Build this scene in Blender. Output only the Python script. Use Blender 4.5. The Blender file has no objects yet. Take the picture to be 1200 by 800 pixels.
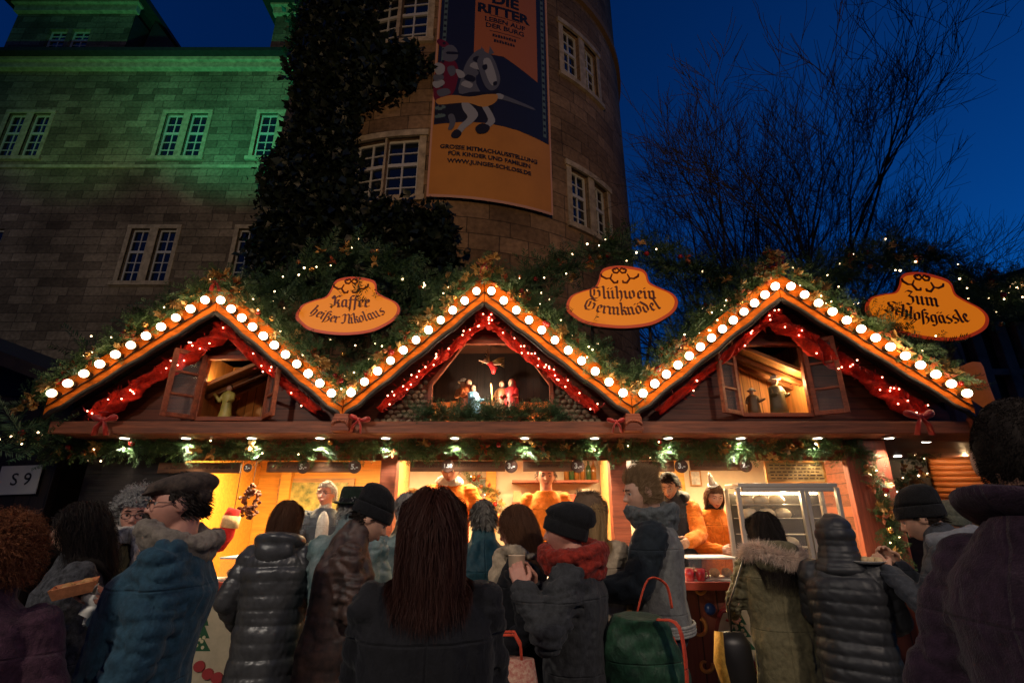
import bpy, bmesh, math, random
import numpy as np
from mathutils import Vector, Matrix, Euler, noise
from mathutils.geometry import tessellate_polygon
R = math.radians
PI = math.pi
random.seed(11)
rng = np.random.default_rng(11)
SC = bpy.context.scene
COL = SC.collection
V = Vector

# ---------------------------------------------------------------- view geometry that turns image pixels into positions
EYE = V((0, 0, 1.62)); FPX = 590.0; TILT = R(19.2)
CT, ST = math.cos(TILT), math.sin(TILT)
def ray(px, py):
    a = (px - 600) / FPX; b = (400 - py) / FPX
    return V((a, CT - b * ST, ST + b * CT))
def W(px, py, Y):
    d = ray(px, py); return EYE + d * (Y / d.y)
def ZW(py, Y): return W(600, py, Y).z
def raycyl(px, py, c, r):
    d = ray(px, py); ox, oy = -c[0], -c[1]
    A = d.x**2 + d.y**2; B = 2 * (ox * d.x + oy * d.y); C_ = ox * ox + oy * oy - r * r
    k = (-B - math.sqrt(max(0, B * B - 4 * A * C_))) / (2 * A)
    return EYE + d * k

# ---------------------------------------------------------------- materials
MATS = {}
def mat(name, col, rough=.6, metal=0., var=None, bump=None, emis=None, estr=0., spec=.5, sheen=0., trans=0., coat=0., alpha=1., stretch=None, wave=None):
    if name in MATS: return MATS[name]
    m = bpy.data.materials.new(name); m.use_nodes = True
    nt = m.node_tree; N = nt.nodes; L = nt.links
    b = N['Principled BSDF']
    c = (*col, 1.)
    b.inputs['Base Color'].default_value = c
    b.inputs['Roughness'].default_value = rough
    b.inputs['Metallic'].default_value = metal
    b.inputs['Specular IOR Level'].default_value = spec
    b.inputs['Sheen Weight'].default_value = sheen
    b.inputs['Transmission Weight'].default_value = trans
    b.inputs['Coat Weight'].default_value = coat
    if alpha < 1: b.inputs['Alpha'].default_value = alpha
    if emis:
        b.inputs['Emission Color'].default_value = (*emis, 1); b.inputs['Emission Strength'].default_value = estr
    if var or bump or wave:
        tc = N.new('ShaderNodeTexCoord'); mp = N.new('ShaderNodeMapping')
        if stretch: mp.inputs['Scale'].default_value = stretch
        L.new(tc.outputs['Object'], mp.inputs['Vector'])
    if var:
        sc, am = var[0], var[1]
        n = N.new('ShaderNodeTexNoise'); n.inputs['Scale'].default_value = sc; n.inputs['Detail'].default_value = 6; n.inputs['Roughness'].default_value = .65
        L.new(mp.outputs[0], n.inputs['Vector'])
        rp = N.new('ShaderNodeValToRGB')
        c2 = var[2] if len(var) > 2 else tuple(x * (1 - am) for x in col)
        c3 = var[3] if len(var) > 3 else tuple(min(1, x * (1 + am)) for x in col)
        rp.color_ramp.elements[0].position = .3; rp.color_ramp.elements[0].color = (*c2, 1)
        rp.color_ramp.elements[1].position = .7; rp.color_ramp.elements[1].color = (*c3, 1)
        L.new(n.outputs['Fac'], rp.inputs[0]); L.new(rp.outputs[0], b.inputs['Base Color'])
    if bump or wave:
        bp = N.new('ShaderNodeBump')
        if bump:
            n2 = N.new('ShaderNodeTexNoise'); n2.inputs['Scale'].default_value = bump[0]; n2.inputs['Detail'].default_value = 5
            L.new(mp.outputs[0], n2.inputs['Vector']); L.new(n2.outputs['Fac'], bp.inputs['Height'])
            bp.inputs['Strength'].default_value = bump[1]; bp.inputs['Distance'].default_value = bump[2] if len(bump) > 2 else .01
        else:
            w = N.new('ShaderNodeTexWave'); w.inputs['Scale'].default_value = wave[0]; w.inputs['Distortion'].default_value = wave[2] if len(wave) > 2 else 1.5; w.bands_direction = wave[3] if len(wave) > 3 else 'Z'
            L.new(mp.outputs[0], w.inputs['Vector']); L.new(w.outputs['Fac'], bp.inputs['Height'])
            bp.inputs['Strength'].default_value = wave[1]; bp.inputs['Distance'].default_value = .006
        L.new(bp.outputs[0], b.inputs['Normal'])
    MATS[name] = m
    return m
def fabric(name, col, rough=.9, amount=.3, scale=60, sheen=.07, bump=.5):
    new = name not in MATS; m = mat(name, col, rough, var=(38, amount), bump=(scale, bump, .004), sheen=sheen, spec=.25)
    if new: seams(m)
    return m
def seams(m):
    """sewn seams: a fine groove down the middle of the back, across the yoke and round the hem pockets, plus a woven ripple"""
    nt = m.node_tree; N = nt.nodes; L = nt.links; tc = N.new('ShaderNodeTexCoord'); sp = N.new('ShaderNodeSeparateXYZ'); L.new(tc.outputs['Object'], sp.inputs[0])
    def line(axis, at, w):
        a = N.new('ShaderNodeMath'); a.operation = 'SUBTRACT'; a.inputs[1].default_value = at; L.new(sp.outputs[axis], a.inputs[0])
        b = N.new('ShaderNodeMath'); b.operation = 'ABSOLUTE'; L.new(a.outputs[0], b.inputs[0]); c = N.new('ShaderNodeMapRange'); c.inputs['From Min'].default_value = 0; c.inputs['From Max'].default_value = w; L.new(b.outputs[0], c.inputs[0]); return c.outputs[0]
    h = None
    for ax, at, w in ((0, 0., .006), (2, 1.33, .006), (2, 1.02, .005)):
        o = line(ax, at, w)
        if h is None: h = o
        else:
            mn = N.new('ShaderNodeMath'); mn.operation = 'MINIMUM'; L.new(h, mn.inputs[0]); L.new(o, mn.inputs[1]); h = mn.outputs[0]
    nz = N.new('ShaderNodeTexNoise'); nz.inputs['Scale'].default_value = 22; nz.inputs['Detail'].default_value = 4; nz.inputs['Distortion'].default_value = 1.2; mp = N.new('ShaderNodeMapping'); mp.inputs['Scale'].default_value = (1, 1, .5); L.new(tc.outputs['Object'], mp.inputs[0]); L.new(mp.outputs[0], nz.inputs['Vector'])
    ad = N.new('ShaderNodeMath'); ad.operation = 'MULTIPLY_ADD'; ad.inputs[1].default_value = 1.6; L.new(nz.outputs['Fac'], ad.inputs[0]); L.new(h, ad.inputs[2])
    bp = N.new('ShaderNodeBump'); bp.inputs['Strength'].default_value = .7; bp.inputs['Distance'].default_value = .006; L.new(ad.outputs[0], bp.inputs['Height'])
    b = N['Principled BSDF']; lk = b.inputs['Normal'].links
    if lk: L.new(lk[0].from_socket, bp.inputs['Normal'])
    L.new(bp.outputs[0], b.inputs['Normal'])
def glow(name, col, strength):
    return mat(name, (.8, .8, .8), .4, emis=col, estr=strength)
def wood(name, col, stretch=(1.2, 14, 14), amount=.5, rough=.55, bump=.5):
    return mat(name, col, rough, var=(2.6, amount), bump=(5, bump, .006), stretch=stretch)

# ---------------------------------------------------------------- mesh building
class MB:
    def __init__(s): s.v = []; s.f = []; s.m = []; s.mi = 0
    def add(s, vs, fs):
        o = len(s.v); s.v.extend([tuple(p) for p in vs]); s.f.extend([tuple(i + o for i in f) for f in fs]); s.m.extend([s.mi] * len(fs)); return s
    def box(s, c, d, M=None):
        x, y, z = d[0] / 2, d[1] / 2, d[2] / 2
        vs = [V((sx * x, sy * y, sz * z)) for sz in (-1, 1) for sy in (-1, 1) for sx in (-1, 1)]
        if M is not None: vs = [M @ p for p in vs]
        vs = [p + V(c) for p in vs]
        return s.add(vs, [(0, 2, 3, 1), (4, 5, 7, 6), (0, 1, 5, 4), (2, 6, 7, 3), (0, 4, 6, 2), (1, 3, 7, 5)])
    def bx(s, x0, x1, y0, y1, z0, z1):
        return s.box(((x0 + x1) / 2, (y0 + y1) / 2, (z0 + z1) / 2), (abs(x1 - x0), abs(y1 - y0), abs(z1 - z0)))
    def bar(s, a, b, w, h, up=(0, 0, 1)):
        a = V(a); b = V(b); d = b - a; L = d.length
        if L < 1e-6: return s
        z = d / L; x = z.cross(V(up))
        if x.length < 1e-4: x = z.cross(V((1, 0, 0)))
        x.normalize(); y = z.cross(x)
        M = Matrix((x, y, z)).transposed()
        return s.box((a + b) / 2, (w, h, L), M)
    def tube(s, pts, rad, n=8, cap=True, ell=None):
        pts = [V(p) for p in pts]; k = len(pts)
        if not hasattr(rad, '__len__'): rad = [rad] * k
        vs = []; fs = []; X = None
        for i, p in enumerate(pts):
            t = (pts[min(i + 1, k - 1)] - pts[max(i - 1, 0)])
            if t.length < 1e-9: t = V((0, 0, 1))
            t.normalize()
            if X is None:
                X = t.cross(V((0, 1, 0)))
                if X.length < .1: X = t.cross(V((1, 0, 0)))
            X = X - t * X.dot(t); X.normalize(); Yv = t.cross(X)
            r = rad[i]
            rx, ry = (r, r) if not hasattr(r, '__len__') else r
            for j in range(n):
                a = 2 * PI * j / n
                vs.append(p + X * (rx * math.cos(a)) + Yv * (ry * math.sin(a)))
        for i in range(k - 1):
            for j in range(n):
                j2 = (j + 1) % n
                fs.append((i * n + j, i * n + j2, (i + 1) * n + j2, (i + 1) * n + j))
        if cap:
            fs.append(tuple(range(n - 1, -1, -1))); fs.append(tuple((k - 1) * n + j for j in range(n)))
        return s.add(vs, fs)
    def cap(s, a, b, r0, r1, n=12):
        a = V(a); b = V(b); d = (b - a)
        if d.length < 1e-6: return s.ell(a, (r0, r0, r0))
        u = d.normalized(); pts = []; rs = []
        for t in (85, 60, 30): pts.append(a - u * r0 * math.sin(R(t))); rs.append(r0 * math.cos(R(t)))
        pts.append(a); rs.append(r0); pts.append(b); rs.append(r1)
        for t in (30, 60, 85): pts.append(b + u * r1 * math.sin(R(t))); rs.append(r1 * math.cos(R(t)))
        return s.tube(pts, rs, n)
    def ell(s, c, r, M=None, n=14, m=9):
        vs = []; fs = []
        for i in range(m + 1):
            t = PI * i / m
            for j in range(n):
                a = 2 * PI * j / n
                p = V((r[0] * math.sin(t) * math.cos(a), r[1] * math.sin(t) * math.sin(a), -r[2] * math.cos(t)))
                if i in (0, m): p = V((0, 0, (-r[2] if i == 0 else r[2])))
                if M is not None: p = M @ p
                vs.append(p + V(c))
        for i in range(m):
            for j in range(n):
                j2 = (j + 1) % n
                if i == 0: fs.append((j, n + j2, n + j))
                elif i == m - 1: fs.append((i * n + j, i * n + j2, (i + 1) * n + j))
                else: fs.append((i * n + j, i * n + j2, (i + 1) * n + j2, (i + 1) * n + j))
        return s.add(vs, fs)
    def lathe(s, prof, c=(0, 0, 0), M=None, n=20):
        vs = []; fs = []; k = len(prof)
        for (r, z) in prof:
            for j in range(n):
                a = 2 * PI * j / n; p = V((r * math.cos(a), r * math.sin(a), z))
                if M is not None: p = M @ p
                vs.append(p + V(c))
        for i in range(k - 1):
            for j in range(n):
                j2 = (j + 1) % n; fs.append((i * n + j, i * n + j2, (i + 1) * n + j2, (i + 1) * n + j))
        if prof[0][0] > 1e-4: fs.append(tuple(range(n - 1, -1, -1)))
        if prof[-1][0] > 1e-4: fs.append(tuple((k - 1) * n + j for j in range(n)))
        return s.add(vs, fs)
    def prism(s, poly, f0, f1, holes=()):
        """poly: 2D outline; f0/f1 map (u,v) to the front and back faces"""
        loops = [list(poly)] + [list(h) for h in holes]
        flat = [p for l in loops for p in l]; n = len(flat)
        tris = tessellate_polygon([[V((p[0], p[1], 0)) for p in l] for l in loops])
        vs = [f0(*p) for p in flat] + [f1(*p) for p in flat]
        fs = [tuple(t) for t in tris] + [tuple(i + n for i in t[::-1]) for t in tris]
        o = 0
        for l in loops:
            k = len(l)
            for i in range(k):
                a = o + i; b = o + (i + 1) % k; fs.append((a, b, b + n, a + n))
            o += k
        return s.add(vs, fs)
    def quad(s, a, b, c, d): return s.add([a, b, c, d], [(0, 1, 2, 3)])
    def mesh(s, name):
        me = bpy.data.meshes.new(name); me.from_pydata(s.v, [], s.f); me.update(); return me
    def build(s, name, mats, parent=None, smooth=False, bevel=0, recalc=True, coll=None):
        me = s.mesh(name)
        if recalc:
            bm = bmesh.new(); bm.from_mesh(me); bmesh.ops.recalc_face_normals(bm, faces=bm.faces); bm.to_mesh(me); bm.free()
        if not isinstance(mats, (list, tuple)): mats = [mats]
        for m in mats: me.materials.append(m)
        if len(mats) > 1: me.polygons.foreach_set('material_index', s.m)
        if smooth: me.polygons.foreach_set('use_smooth', [True] * len(me.polygons))
        o = bpy.data.objects.new(name, me); COL.objects.link(o)
        if bevel:
            b = o.modifiers.new('bevel', 'BEVEL'); b.width = bevel; b.segments = 2; b.limit_method = 'ANGLE'; b.angle_limit = R(40)
        if parent is not None: adopt(o, parent)
        return o
def root_loc(p):
    while p.parent is not None: p = p.parent
    return p
def adopt(o, parent):
    o.parent = parent
    if parent.parent is None and not parent.get('local', False):
        o.matrix_parent_inverse = Matrix.Translation(-V(parent.location))
    return o
def tag(o, label=None, cat=None, group=None, kind=None):
    if label: o['label'] = label
    if cat: o['category'] = cat
    if group: o['group'] = group
    if kind: o['kind'] = kind
    return o
def empty(name, loc, label, cat, group=None):
    o = bpy.data.objects.new(name, None); o.location = loc; o.empty_display_size = .1; COL.objects.link(o); return tag(o, label, cat, group)
def np_obj(name, verts, faces, mats, parent=None, smooth=False, mi=None):
    """fast mesh from arrays; faces (M,3) or (M,4)"""
    verts = np.asarray(verts, dtype=np.float32); faces = np.asarray(faces, dtype=np.int32)
    me = bpy.data.meshes.new(name); k = faces.shape[1]; M_ = len(faces)
    me.vertices.add(len(verts)); me.vertices.foreach_set('co', verts.ravel())
    me.loops.add(M_ * k); me.loops.foreach_set('vertex_index', faces.ravel())
    me.polygons.add(M_); me.polygons.foreach_set('loop_start', np.arange(0, M_ * k, k, dtype=np.int32))
    if not isinstance(mats, (list, tuple)): mats = [mats]
    for m in mats: me.materials.append(m)
    if mi is not None: me.polygons.foreach_set('material_index', np.asarray(mi, dtype=np.int32))
    if smooth: me.polygons.foreach_set('use_smooth', np.ones(M_, dtype=bool))
    me.update(calc_edges=True)
    o = bpy.data.objects.new(name, me); COL.objects.link(o)
    if parent is not None: adopt(o, parent)
    return o
def rot_to(d, spin=None):
    """3x3 numpy matrices turning +Z to each direction d (N,3) with random spin"""
    d = d / np.maximum(np.linalg.norm(d, axis=1, keepdims=True), 1e-9); n = len(d)
    ref = np.where(np.abs(d[:, 2:3]) > .9, np.array([[1., 0, 0]]), np.array([[0, 0, 1.]]))
    x = np.cross(ref, d); x /= np.maximum(np.linalg.norm(x, axis=1, keepdims=True), 1e-9); y = np.cross(d, x)
    a = rng.uniform(0, 2 * PI, n) if spin is None else spin
    c, s = np.cos(a)[:, None], np.sin(a)[:, None]
    return np.stack([x * c + y * s, -x * s + y * c, d], axis=2)
def scatter(tv, tf, pos, rots, scale):
    """copies of a template placed at pos: arrays of verts, faces"""
    n = len(pos); vv = np.einsum('nij,kj->nki', rots, tv) * np.asarray(scale).reshape(-1, 1, 1) + pos[:, None, :]
    ff = tf[None] + (np.arange(n) * len(tv))[:, None, None]
    return vv.reshape(-1, 3), ff.reshape(-1, tf.shape[1])
def catmull(pts, n=6, closed=True):
    out = []; k = len(pts); rngi = range(k if closed else k - 1)
    for i in rngi:
        p = [V((*pts[(i + j) % k if closed else min(max(i + j, 0), k - 1)], 0)) for j in (-1, 0, 1, 2)]
        for s in range(n):
            t = s / n
            q = .5 * ((2 * p[1]) + (p[2] - p[0]) * t + (2 * p[0] - 5 * p[1] + 4 * p[2] - p[3]) * t * t + (3 * p[1] - p[0] - 3 * p[2] + p[3]) * t**3)
            out.append((q.x, q.y))
    if not closed: out.append(tuple(pts[-1]))
    return out
# deferred evaluation: all remeshed bodies, clothes and letterings are evaluated in one go
DEFER = []
def defer(o, fn=None): DEFER.append((o, fn)); return o
def flush():
    bpy.context.view_layer.update()
    dg = bpy.context.evaluated_depsgraph_get()
    done = [(o, bpy.data.meshes.new_from_object(o.evaluated_get(dg)), fn) for o, fn in DEFER]
    for o, me, fn in done:
        if o.type == 'FONT':
            fn(o, me); continue
        o.modifiers.clear(); old = o.data; nm = old.name; mats = list(old.materials)
        o.data = me; bpy.data.meshes.remove(old); me.name = nm
        if fn: fn(o, me)
    DEFER.clear()
def co_of(me):
    a = np.empty(len(me.vertices) * 3, dtype=np.float32); me.vertices.foreach_get('co', a); return a.reshape(-1, 3)
def no_of(me):
    a = np.empty(len(me.vertices) * 3, dtype=np.float32); me.vertex_normals.foreach_get('vector', a); return a.reshape(-1, 3)
def set_co(me, c): me.vertices.foreach_set('co', c.astype(np.float32).ravel()); me.update()
def wob(c, seed, freq, aniso=(1, 1, 1), k=6):
    r = np.random.default_rng(seed); out = np.zeros(len(c)); c = c * np.asarray(aniso)
    for i in range(k):
        d = r.normal(size=3); d /= np.linalg.norm(d); f = freq * r.uniform(.6, 1.8)
        out += np.sin(c @ d * f + r.uniform(0, 6.28) + 1.3 * np.sin(c @ r.normal(size=3) * f * .5))
    return out / k
# ================================================================ PEOPLE
def sm(x, a, b):
    t = np.clip((x - a) / (b - a), 0, 1); return t * t * (3 - 2 * t)
HR = np.array([.077, .098, .118])
def head_surface(n=44, m=34, scale=1.0):
    th = np.linspace(0, PI, m + 1)[1:-1]; ph = np.arange(n) * 2 * PI / n
    T, P = np.meshgrid(th, ph, indexing='ij')
    d = np.stack([np.sin(T) * np.sin(P), np.sin(T) * np.cos(P), np.cos(T)], -1).reshape(-1, 3)
    d = np.vstack([d, [[0, 0, 1], [0, 0, -1]]])
    p = d * HR * scale
    x, y, z = p[:, 0].copy(), p[:, 1].copy(), p[:, 2].copy()
    lo = sm(-z, .01, .115)
    x *= 1 - .27 * lo
    back = (y < 0)
    y = np.where(back, y * (1 - .42 * sm(-z, .03, .11)), y * (1 - .06 * lo))
    y += .012 * lo * (y > -.02)
    top = sm(z, .04, .118)
    y = np.where(y > 0, y * (1 - .10 * top), y)
    def g(cx, cy, cz, s, sz=None):
        sz = sz or s
        return np.exp(-((x - cx)**2 + (y - cy)**2) / (2 * s * s) - (z - cz)**2 / (2 * sz * sz))
    dy = np.zeros_like(x)
    for sx in (-1, 1):
        dy += .007 * g(sx * .03, .088, .028, .02, .009)
        dy -= .013 * g(sx * .031, .086, .004, .014, .011)
        dy += .005 * g(sx * .043, .07, -.028, .02)
    dy += .012 * g(0, .085, -.103, .02, .014)
    dy += .006 * g(0, .09, -.062, .024, .016)
    dy -= .004 * g(0, .09, -.082, .02, .006)
    y = y + dy
    out = np.stack([x, y, z], 1); fs = []
    for i in range(m - 2):
        for j in range(n):
            j2 = (j + 1) % n; fs.append((i * n + j, (i + 1) * n + j, (i + 1) * n + j2, i * n + j2))
    N_ = (m - 1) * n
    for j in range(n):
        fs.append((N_, j, (j + 1) % n)); fs.append((N_ + 1, (m - 2) * n + (j + 1) % n, (m - 2) * n + j))
    return out, fs, d
SKIN = {}
def skin_mats(tone):
    if tone not in SKIN:
        c = {'fair': (.60, .33, .22), 'pink': (.58, .27, .19), 'tan': (.42, .21, .12)}[tone]
        SKIN[tone] = [mat('skin_' + tone, c, .5, var=(14, .16), bump=(120, .15, .002), spec=.4),
                      mat('lips_' + tone, (c[0] * .72, c[1] * .42, c[2] * .42), .4)]
    return SKIN[tone]
def xf(M, pts): # numpy transform
    A = np.array(M); return np.asarray(pts) @ A[:3, :3].T + A[:3, 3]
def hand(mb, wr, f, n, thumb, curl=.5, spread=.02):
    f = V(f).normalized(); n = V(n); n = (n - f * n.dot(f)).normalized(); s = f.cross(n).normalized() * thumb
    wr = V(wr)
    for i, (off, L, mc) in enumerate([(1.4, .066, .088), (.45, .078, .092), (-.5, .072, .088), (-1.4, .055, .08)]):
        k0 = wr + s * (off * .0145) + f * .01; k1 = wr + s * (off * .0205) + f * mc
        mb.cap(k0, k1, .0155, .0115, 8)
        d = (f + s * (off * spread * 2)).normalized(); a = 0; p = k1; r = .0098
        for q, frac in enumerate((.45, .32, .23)):
            a += curl * (.75 if q == 0 else .95) * (1 + .06 * i)
            dd = d * math.cos(a) + n * math.sin(a); p2 = p + dd * (L * frac)
            mb.cap(p, p2, r, r * .9, 8); p = p2; r *= .9
    t0 = wr + f * .022 + s * .026; t1 = t0 + (f * .62 + s * .6 + n * .35).normalized() * .042
    t2 = t1 + (f * .85 + s * .1 + n * (.3 + .4 * curl)).normalized() * .032
    t3 = t2 + (f * .8 - s * .15 + n * (.3 + .6 * curl)).normalized() * .024
    mb.cap(t0 - f * .01 - s * .008, t1, .017, .0125, 8); mb.cap(t1, t2, .0125, .0105, 8); mb.cap(t2, t3, .0105, .009, 8)
    mb.cap(wr - f * .02, wr + f * .03, .024, .026, 10)
def remesh(o, vox, it=3):
    m = o.modifiers.new('remesh', 'REMESH'); m.mode = 'VOXEL'; m.voxel_size = vox; m.use_smooth_shade = True
    s = o.modifiers.new('smooth', 'SMOOTH'); s.factor = .5; s.iterations = it
    return o
ARMS = dict(down=(.27, .04, .86), pocket=(.235, .12, .97), front=(.12, .34, 1.12), cup=(.06, .27, 1.33), counter=(.2, .42, 1.12), reach=(.16, .5, 1.15), chest=(.1, .24, 1.22), back=(.3, -.05, .9))
class Person: pass
def person(px, top, D, yaw, label, base=0., hatz=.0, lean=0, hyaw=0, hpitch=0, roll=0, la='pocket', ra='pocket', coat=None, legs=None, shoes=None,
           tone='fair', vox=.008, gloves=None, hands=(.5, .5), wide=1.0, group='visitors crowding in front of the stall', coarse=False, hdir=(None, None), face=True, wtop=None, palm=(None, None)):
    P = Person(); P.k = 1
    U = Matrix.Translation((0, 0, .92)) @ Matrix.Rotation(R(-lean), 4, 'X') @ Matrix.Rotation(R(roll), 4, 'Y') @ Matrix.Translation((0, 0, -.92))
    MH = U @ Matrix.Translation((0, .0, 1.49)) @ Matrix.Rotation(R(hyaw), 4, 'Z') @ Matrix.Rotation(R(-hpitch), 4, 'X') @ Matrix.Translation((0, .022, .142))
    P.U, P.MH = U, MH
    ztop = (MH @ V((0, 0, .118))).z if abs(hpitch) < 25 else (MH @ V((0, -.05, .108))).z
    zt = (wtop if wtop else ZW(top, D)) - base - hatz
    k = zt / ztop; P.k = k
    hc = MH @ V((0, 0, 0)); rz = Matrix.Rotation(R(yaw), 4, 'Z'); off = rz @ (hc * k)
    hw = W(px, top + 25, D)
    loc = V((hw.x - off.x, D - off.y, base)); P.loc = loc
    P.Mw = Matrix.Translation(loc) @ rz @ Matrix.Scale(k, 4)
    mb = MB()
    hv, hf, hd = head_surface()
    mb.add([tuple(p) for p in xf(MH, hv)], hf)
    B = lambda *p: MH @ V(p)
    # nose, lips, ears
    mb.cap(B(0, .089, .012), B(0, .107, -.022), .0085, .0115, 10); mb.ell(B(0, .109, -.026), (.0115, .0115, .0105))
    for sx in (-1, 1):
        mb.ell(B(sx * .011, .099, -.030), (.008, .009, .007))
        mb.ell(B(sx * .078, -.012, -.004), (.009, .020, .032), (MH.to_3x3() @ Matrix.Rotation(R(-15), 3, 'X')))
        mb.cap(B(0, .0985, -.058), B(sx * .020, .089, -.060), .0062, .0035, 8)
        mb.cap(B(0, .0975, -.070), B(sx * .017, .089, -.067), .0072, .004, 8)
    # neck, torso, limbs: one continuous figure
    Ub = lambda p: U @ V(p)
    mb.cap(Ub((0, -.01, 1.42)), B(0, -.028, -.06), .062, .054, 16)
    def loft(rings, n=22, mbx=mb):
        vs = []; fs = []
        for (z, rx, ry, yo) in rings:
            w_ = min(1, max(0, (z - .84) / .16))
            for j in range(n):
                a = 2 * PI * j / n
                cx, sy = math.cos(a), math.sin(a)
                e = .82
                p = V((rx * math.copysign(abs(cx)**e, cx), yo + ry * math.copysign(abs(sy)**e, sy), z))
                vs.append(p.lerp(U @ p, w_))
        kk = len(rings)
        for i in range(kk - 1):
            for j in range(n):
                j2 = (j + 1) % n; fs.append((i * n + j, i * n + j2, (i + 1) * n + j2, (i + 1) * n + j))
        fs.append(tuple(range(n - 1, -1, -1))); fs.append(tuple((kk - 1) * n + j for j in range(n)))
        mbx.add(vs, fs)
    w = wide
    torso = [(.86, .145 * w, .105 * w, -.01), (.95, .152 * w, .11 * w, -.01), (1.07, .138 * w, .10 * w, 0), (1.2, .15 * w, .105 * w, .0), (1.33, .158 * w, .108 * w, -.005), (1.40, .138, .088, -.01), (1.45, .085, .066, -.01), (1.49, .055, .056, -.008)]
    loft(torso)
    P.arms = []
    Rw = rz.to_3x3().inverted()
    for i, (sx, tgt) in enumerate(((-1, la), (1, ra))):
        if isinstance(tgt, tuple) and tgt[0] == 'w': T = P.Mw.inverted() @ W(*tgt[1:])
        elif isinstance(tgt, str): tx, ty, tz = ARMS[tgt]; T = V((sx * tx, ty, tz))
        else: T = V(tgt)
        S = Ub((sx * .168 * (1 + (w - 1) * .6), -.005, 1.415)); d = T - S; L1, L2 = .285, .26
        dl = min(d.length, (L1 + L2) * .985); u = d.normalized(); T = S + u * dl
        a = (L1 * L1 - L2 * L2 + dl * dl) / (2 * dl); h = math.sqrt(max(1e-6, L1 * L1 - a * a))
        pole = V((sx * .45, -.45, -.75)); pole = (pole - u * pole.dot(u)).normalized()
        E = S + u * a + pole * h
        P.arms.append((S, E, T))
        mb.cap(S - V((sx * .012, 0, .012)), E, .046, .040); mb.cap(E, T, .039, .029)
        f = (T - E).normalized()
        if hdir[i] is not None: f = V(hdir[i])
        pn = V(palm[i]) if palm[i] is not None else V((-sx, .15, -.25))
        hand(mb, T, f, pn, sx if pn.dot(V((-sx, 0, -.5))) >= -.2 else sx, hands[i])
    for sx in (-1, 1):
        st = .03 * sx
        mb.cap((sx * .088, -.01, .9), (sx * .1, .02 + st, .5), .088, .058); mb.cap((sx * .1, .02 + st, .5), (sx * .11, -.01 + st, .09), .056, .04)
        mb.cap((sx * .11, -.03 + st, .045), (sx * .125, .14 + st, .035), .038, .03)
    o = mb.build('person', skin_mats(tone), recalc=False)
    o.location = loc; o.rotation_euler = (0, 0, R(yaw)); o.scale = (k, k, k)
    tag(o, label, 'person', group); P.o = o
    remesh(o, vox, 2)
    Mi = np.array(MH.inverted())
    def post(ob, me):
        # lips get their own colour
        c = co_of(me); h = c @ Mi[:3, :3].T + Mi[:3, 3]
        lip = (np.abs(h[:, 0]) < .024) & (np.abs(h[:, 2] + .0635) < .0115) & (h[:, 1] > .088)
        mi = []
        for p in me.polygons: mi.append(1 if all(lip[v] for v in p.vertices) else 0)
        me.polygons.foreach_set('material_index', mi); me.update()
    defer(o, post if face else None)
    def child(name, mbx, mats, smooth=True, rec=True):
        c = mbx.build(name, mats, smooth=smooth, recalc=rec); c.parent = o; return c
    P.child = child; P.B = B; P.loft = loft
    if face:
        em = mat('eye_white', (.40, .38, .36), .25); ip = mat('iris_dark', (.02, .015, .012), .1)
        bm_ = mat('brow_hair', (.05, .03, .02), .7)
        for sx in (-1, 1):
            e = MB(); c0 = B(sx * .031, .0725, .003); e.ell(c0, (.0116, .0116, .0116)); e.mi = 1
            e.ell(B(sx * .031, .0798, .002), (.0064, .006, .0064))
            child('eye', e, [em, ip])
            lid = MB(); lid.tube([B(sx * .018, .087, .011), B(sx * .031, .0905, .0145), B(sx * .045, .082, .010)], [.0025, .004, .0025], 6)
            child('eyelid', lid, skin_mats(tone)[0])
            b2 = MB(); b2.tube([B(sx * .014, .0975, .024), B(sx * .03, .0965, .03), B(sx * .048, .082, .025)], [(.003, .0035), (.0035, .0045), (.002, .002)], 6)
            child('eyebrow', b2, bm_)
    # trousers and shoes
    if legs:
        t = MB()
        for sx in (-1, 1):
            st = .03 * sx
            t.cap((sx * .088, -.01, .9), (sx * .1, .02 + st, .5), .1, .074); t.cap((sx * .1, .02 + st, .5), (sx * .11, -.01 + st, .1), .073, .058)
        t.ell((0, -.012, .92), (.175 * w, .13 * w, .12))
        c = child('trousers', t, legs); remesh(c, .014, 3)
        def fo(ob, me):
            cc = co_of(me); n_ = no_of(me); set_co(me, cc + n_ * (.006 * wob(cc, 5, 22, (1, 1, 1.6)))[:, None])
        defer(c, fo)
        sh = shoes or mat('black_leather', (.015, .013, .012), .4)
        for sx in (-1, 1):
            st = .03 * sx; s_ = MB()
            s_.cap((sx * .108, -.045 + st, .05), (sx * .13, .15 + st, .04), .05, .042); s_.cap((sx * .108, -.02 + st, .06), (sx * .108, -.02 + st, .16), .05, .052)
            for vi in range(len(s_.v)):
                if s_.v[vi][2] < .0: s_.v[vi] = (s_.v[vi][0], s_.v[vi][1], 0.)
            child('shoe', s_, sh)
    # coat
    if coat:
        P.coat = make_coat(P, **coat)
    return P
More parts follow.
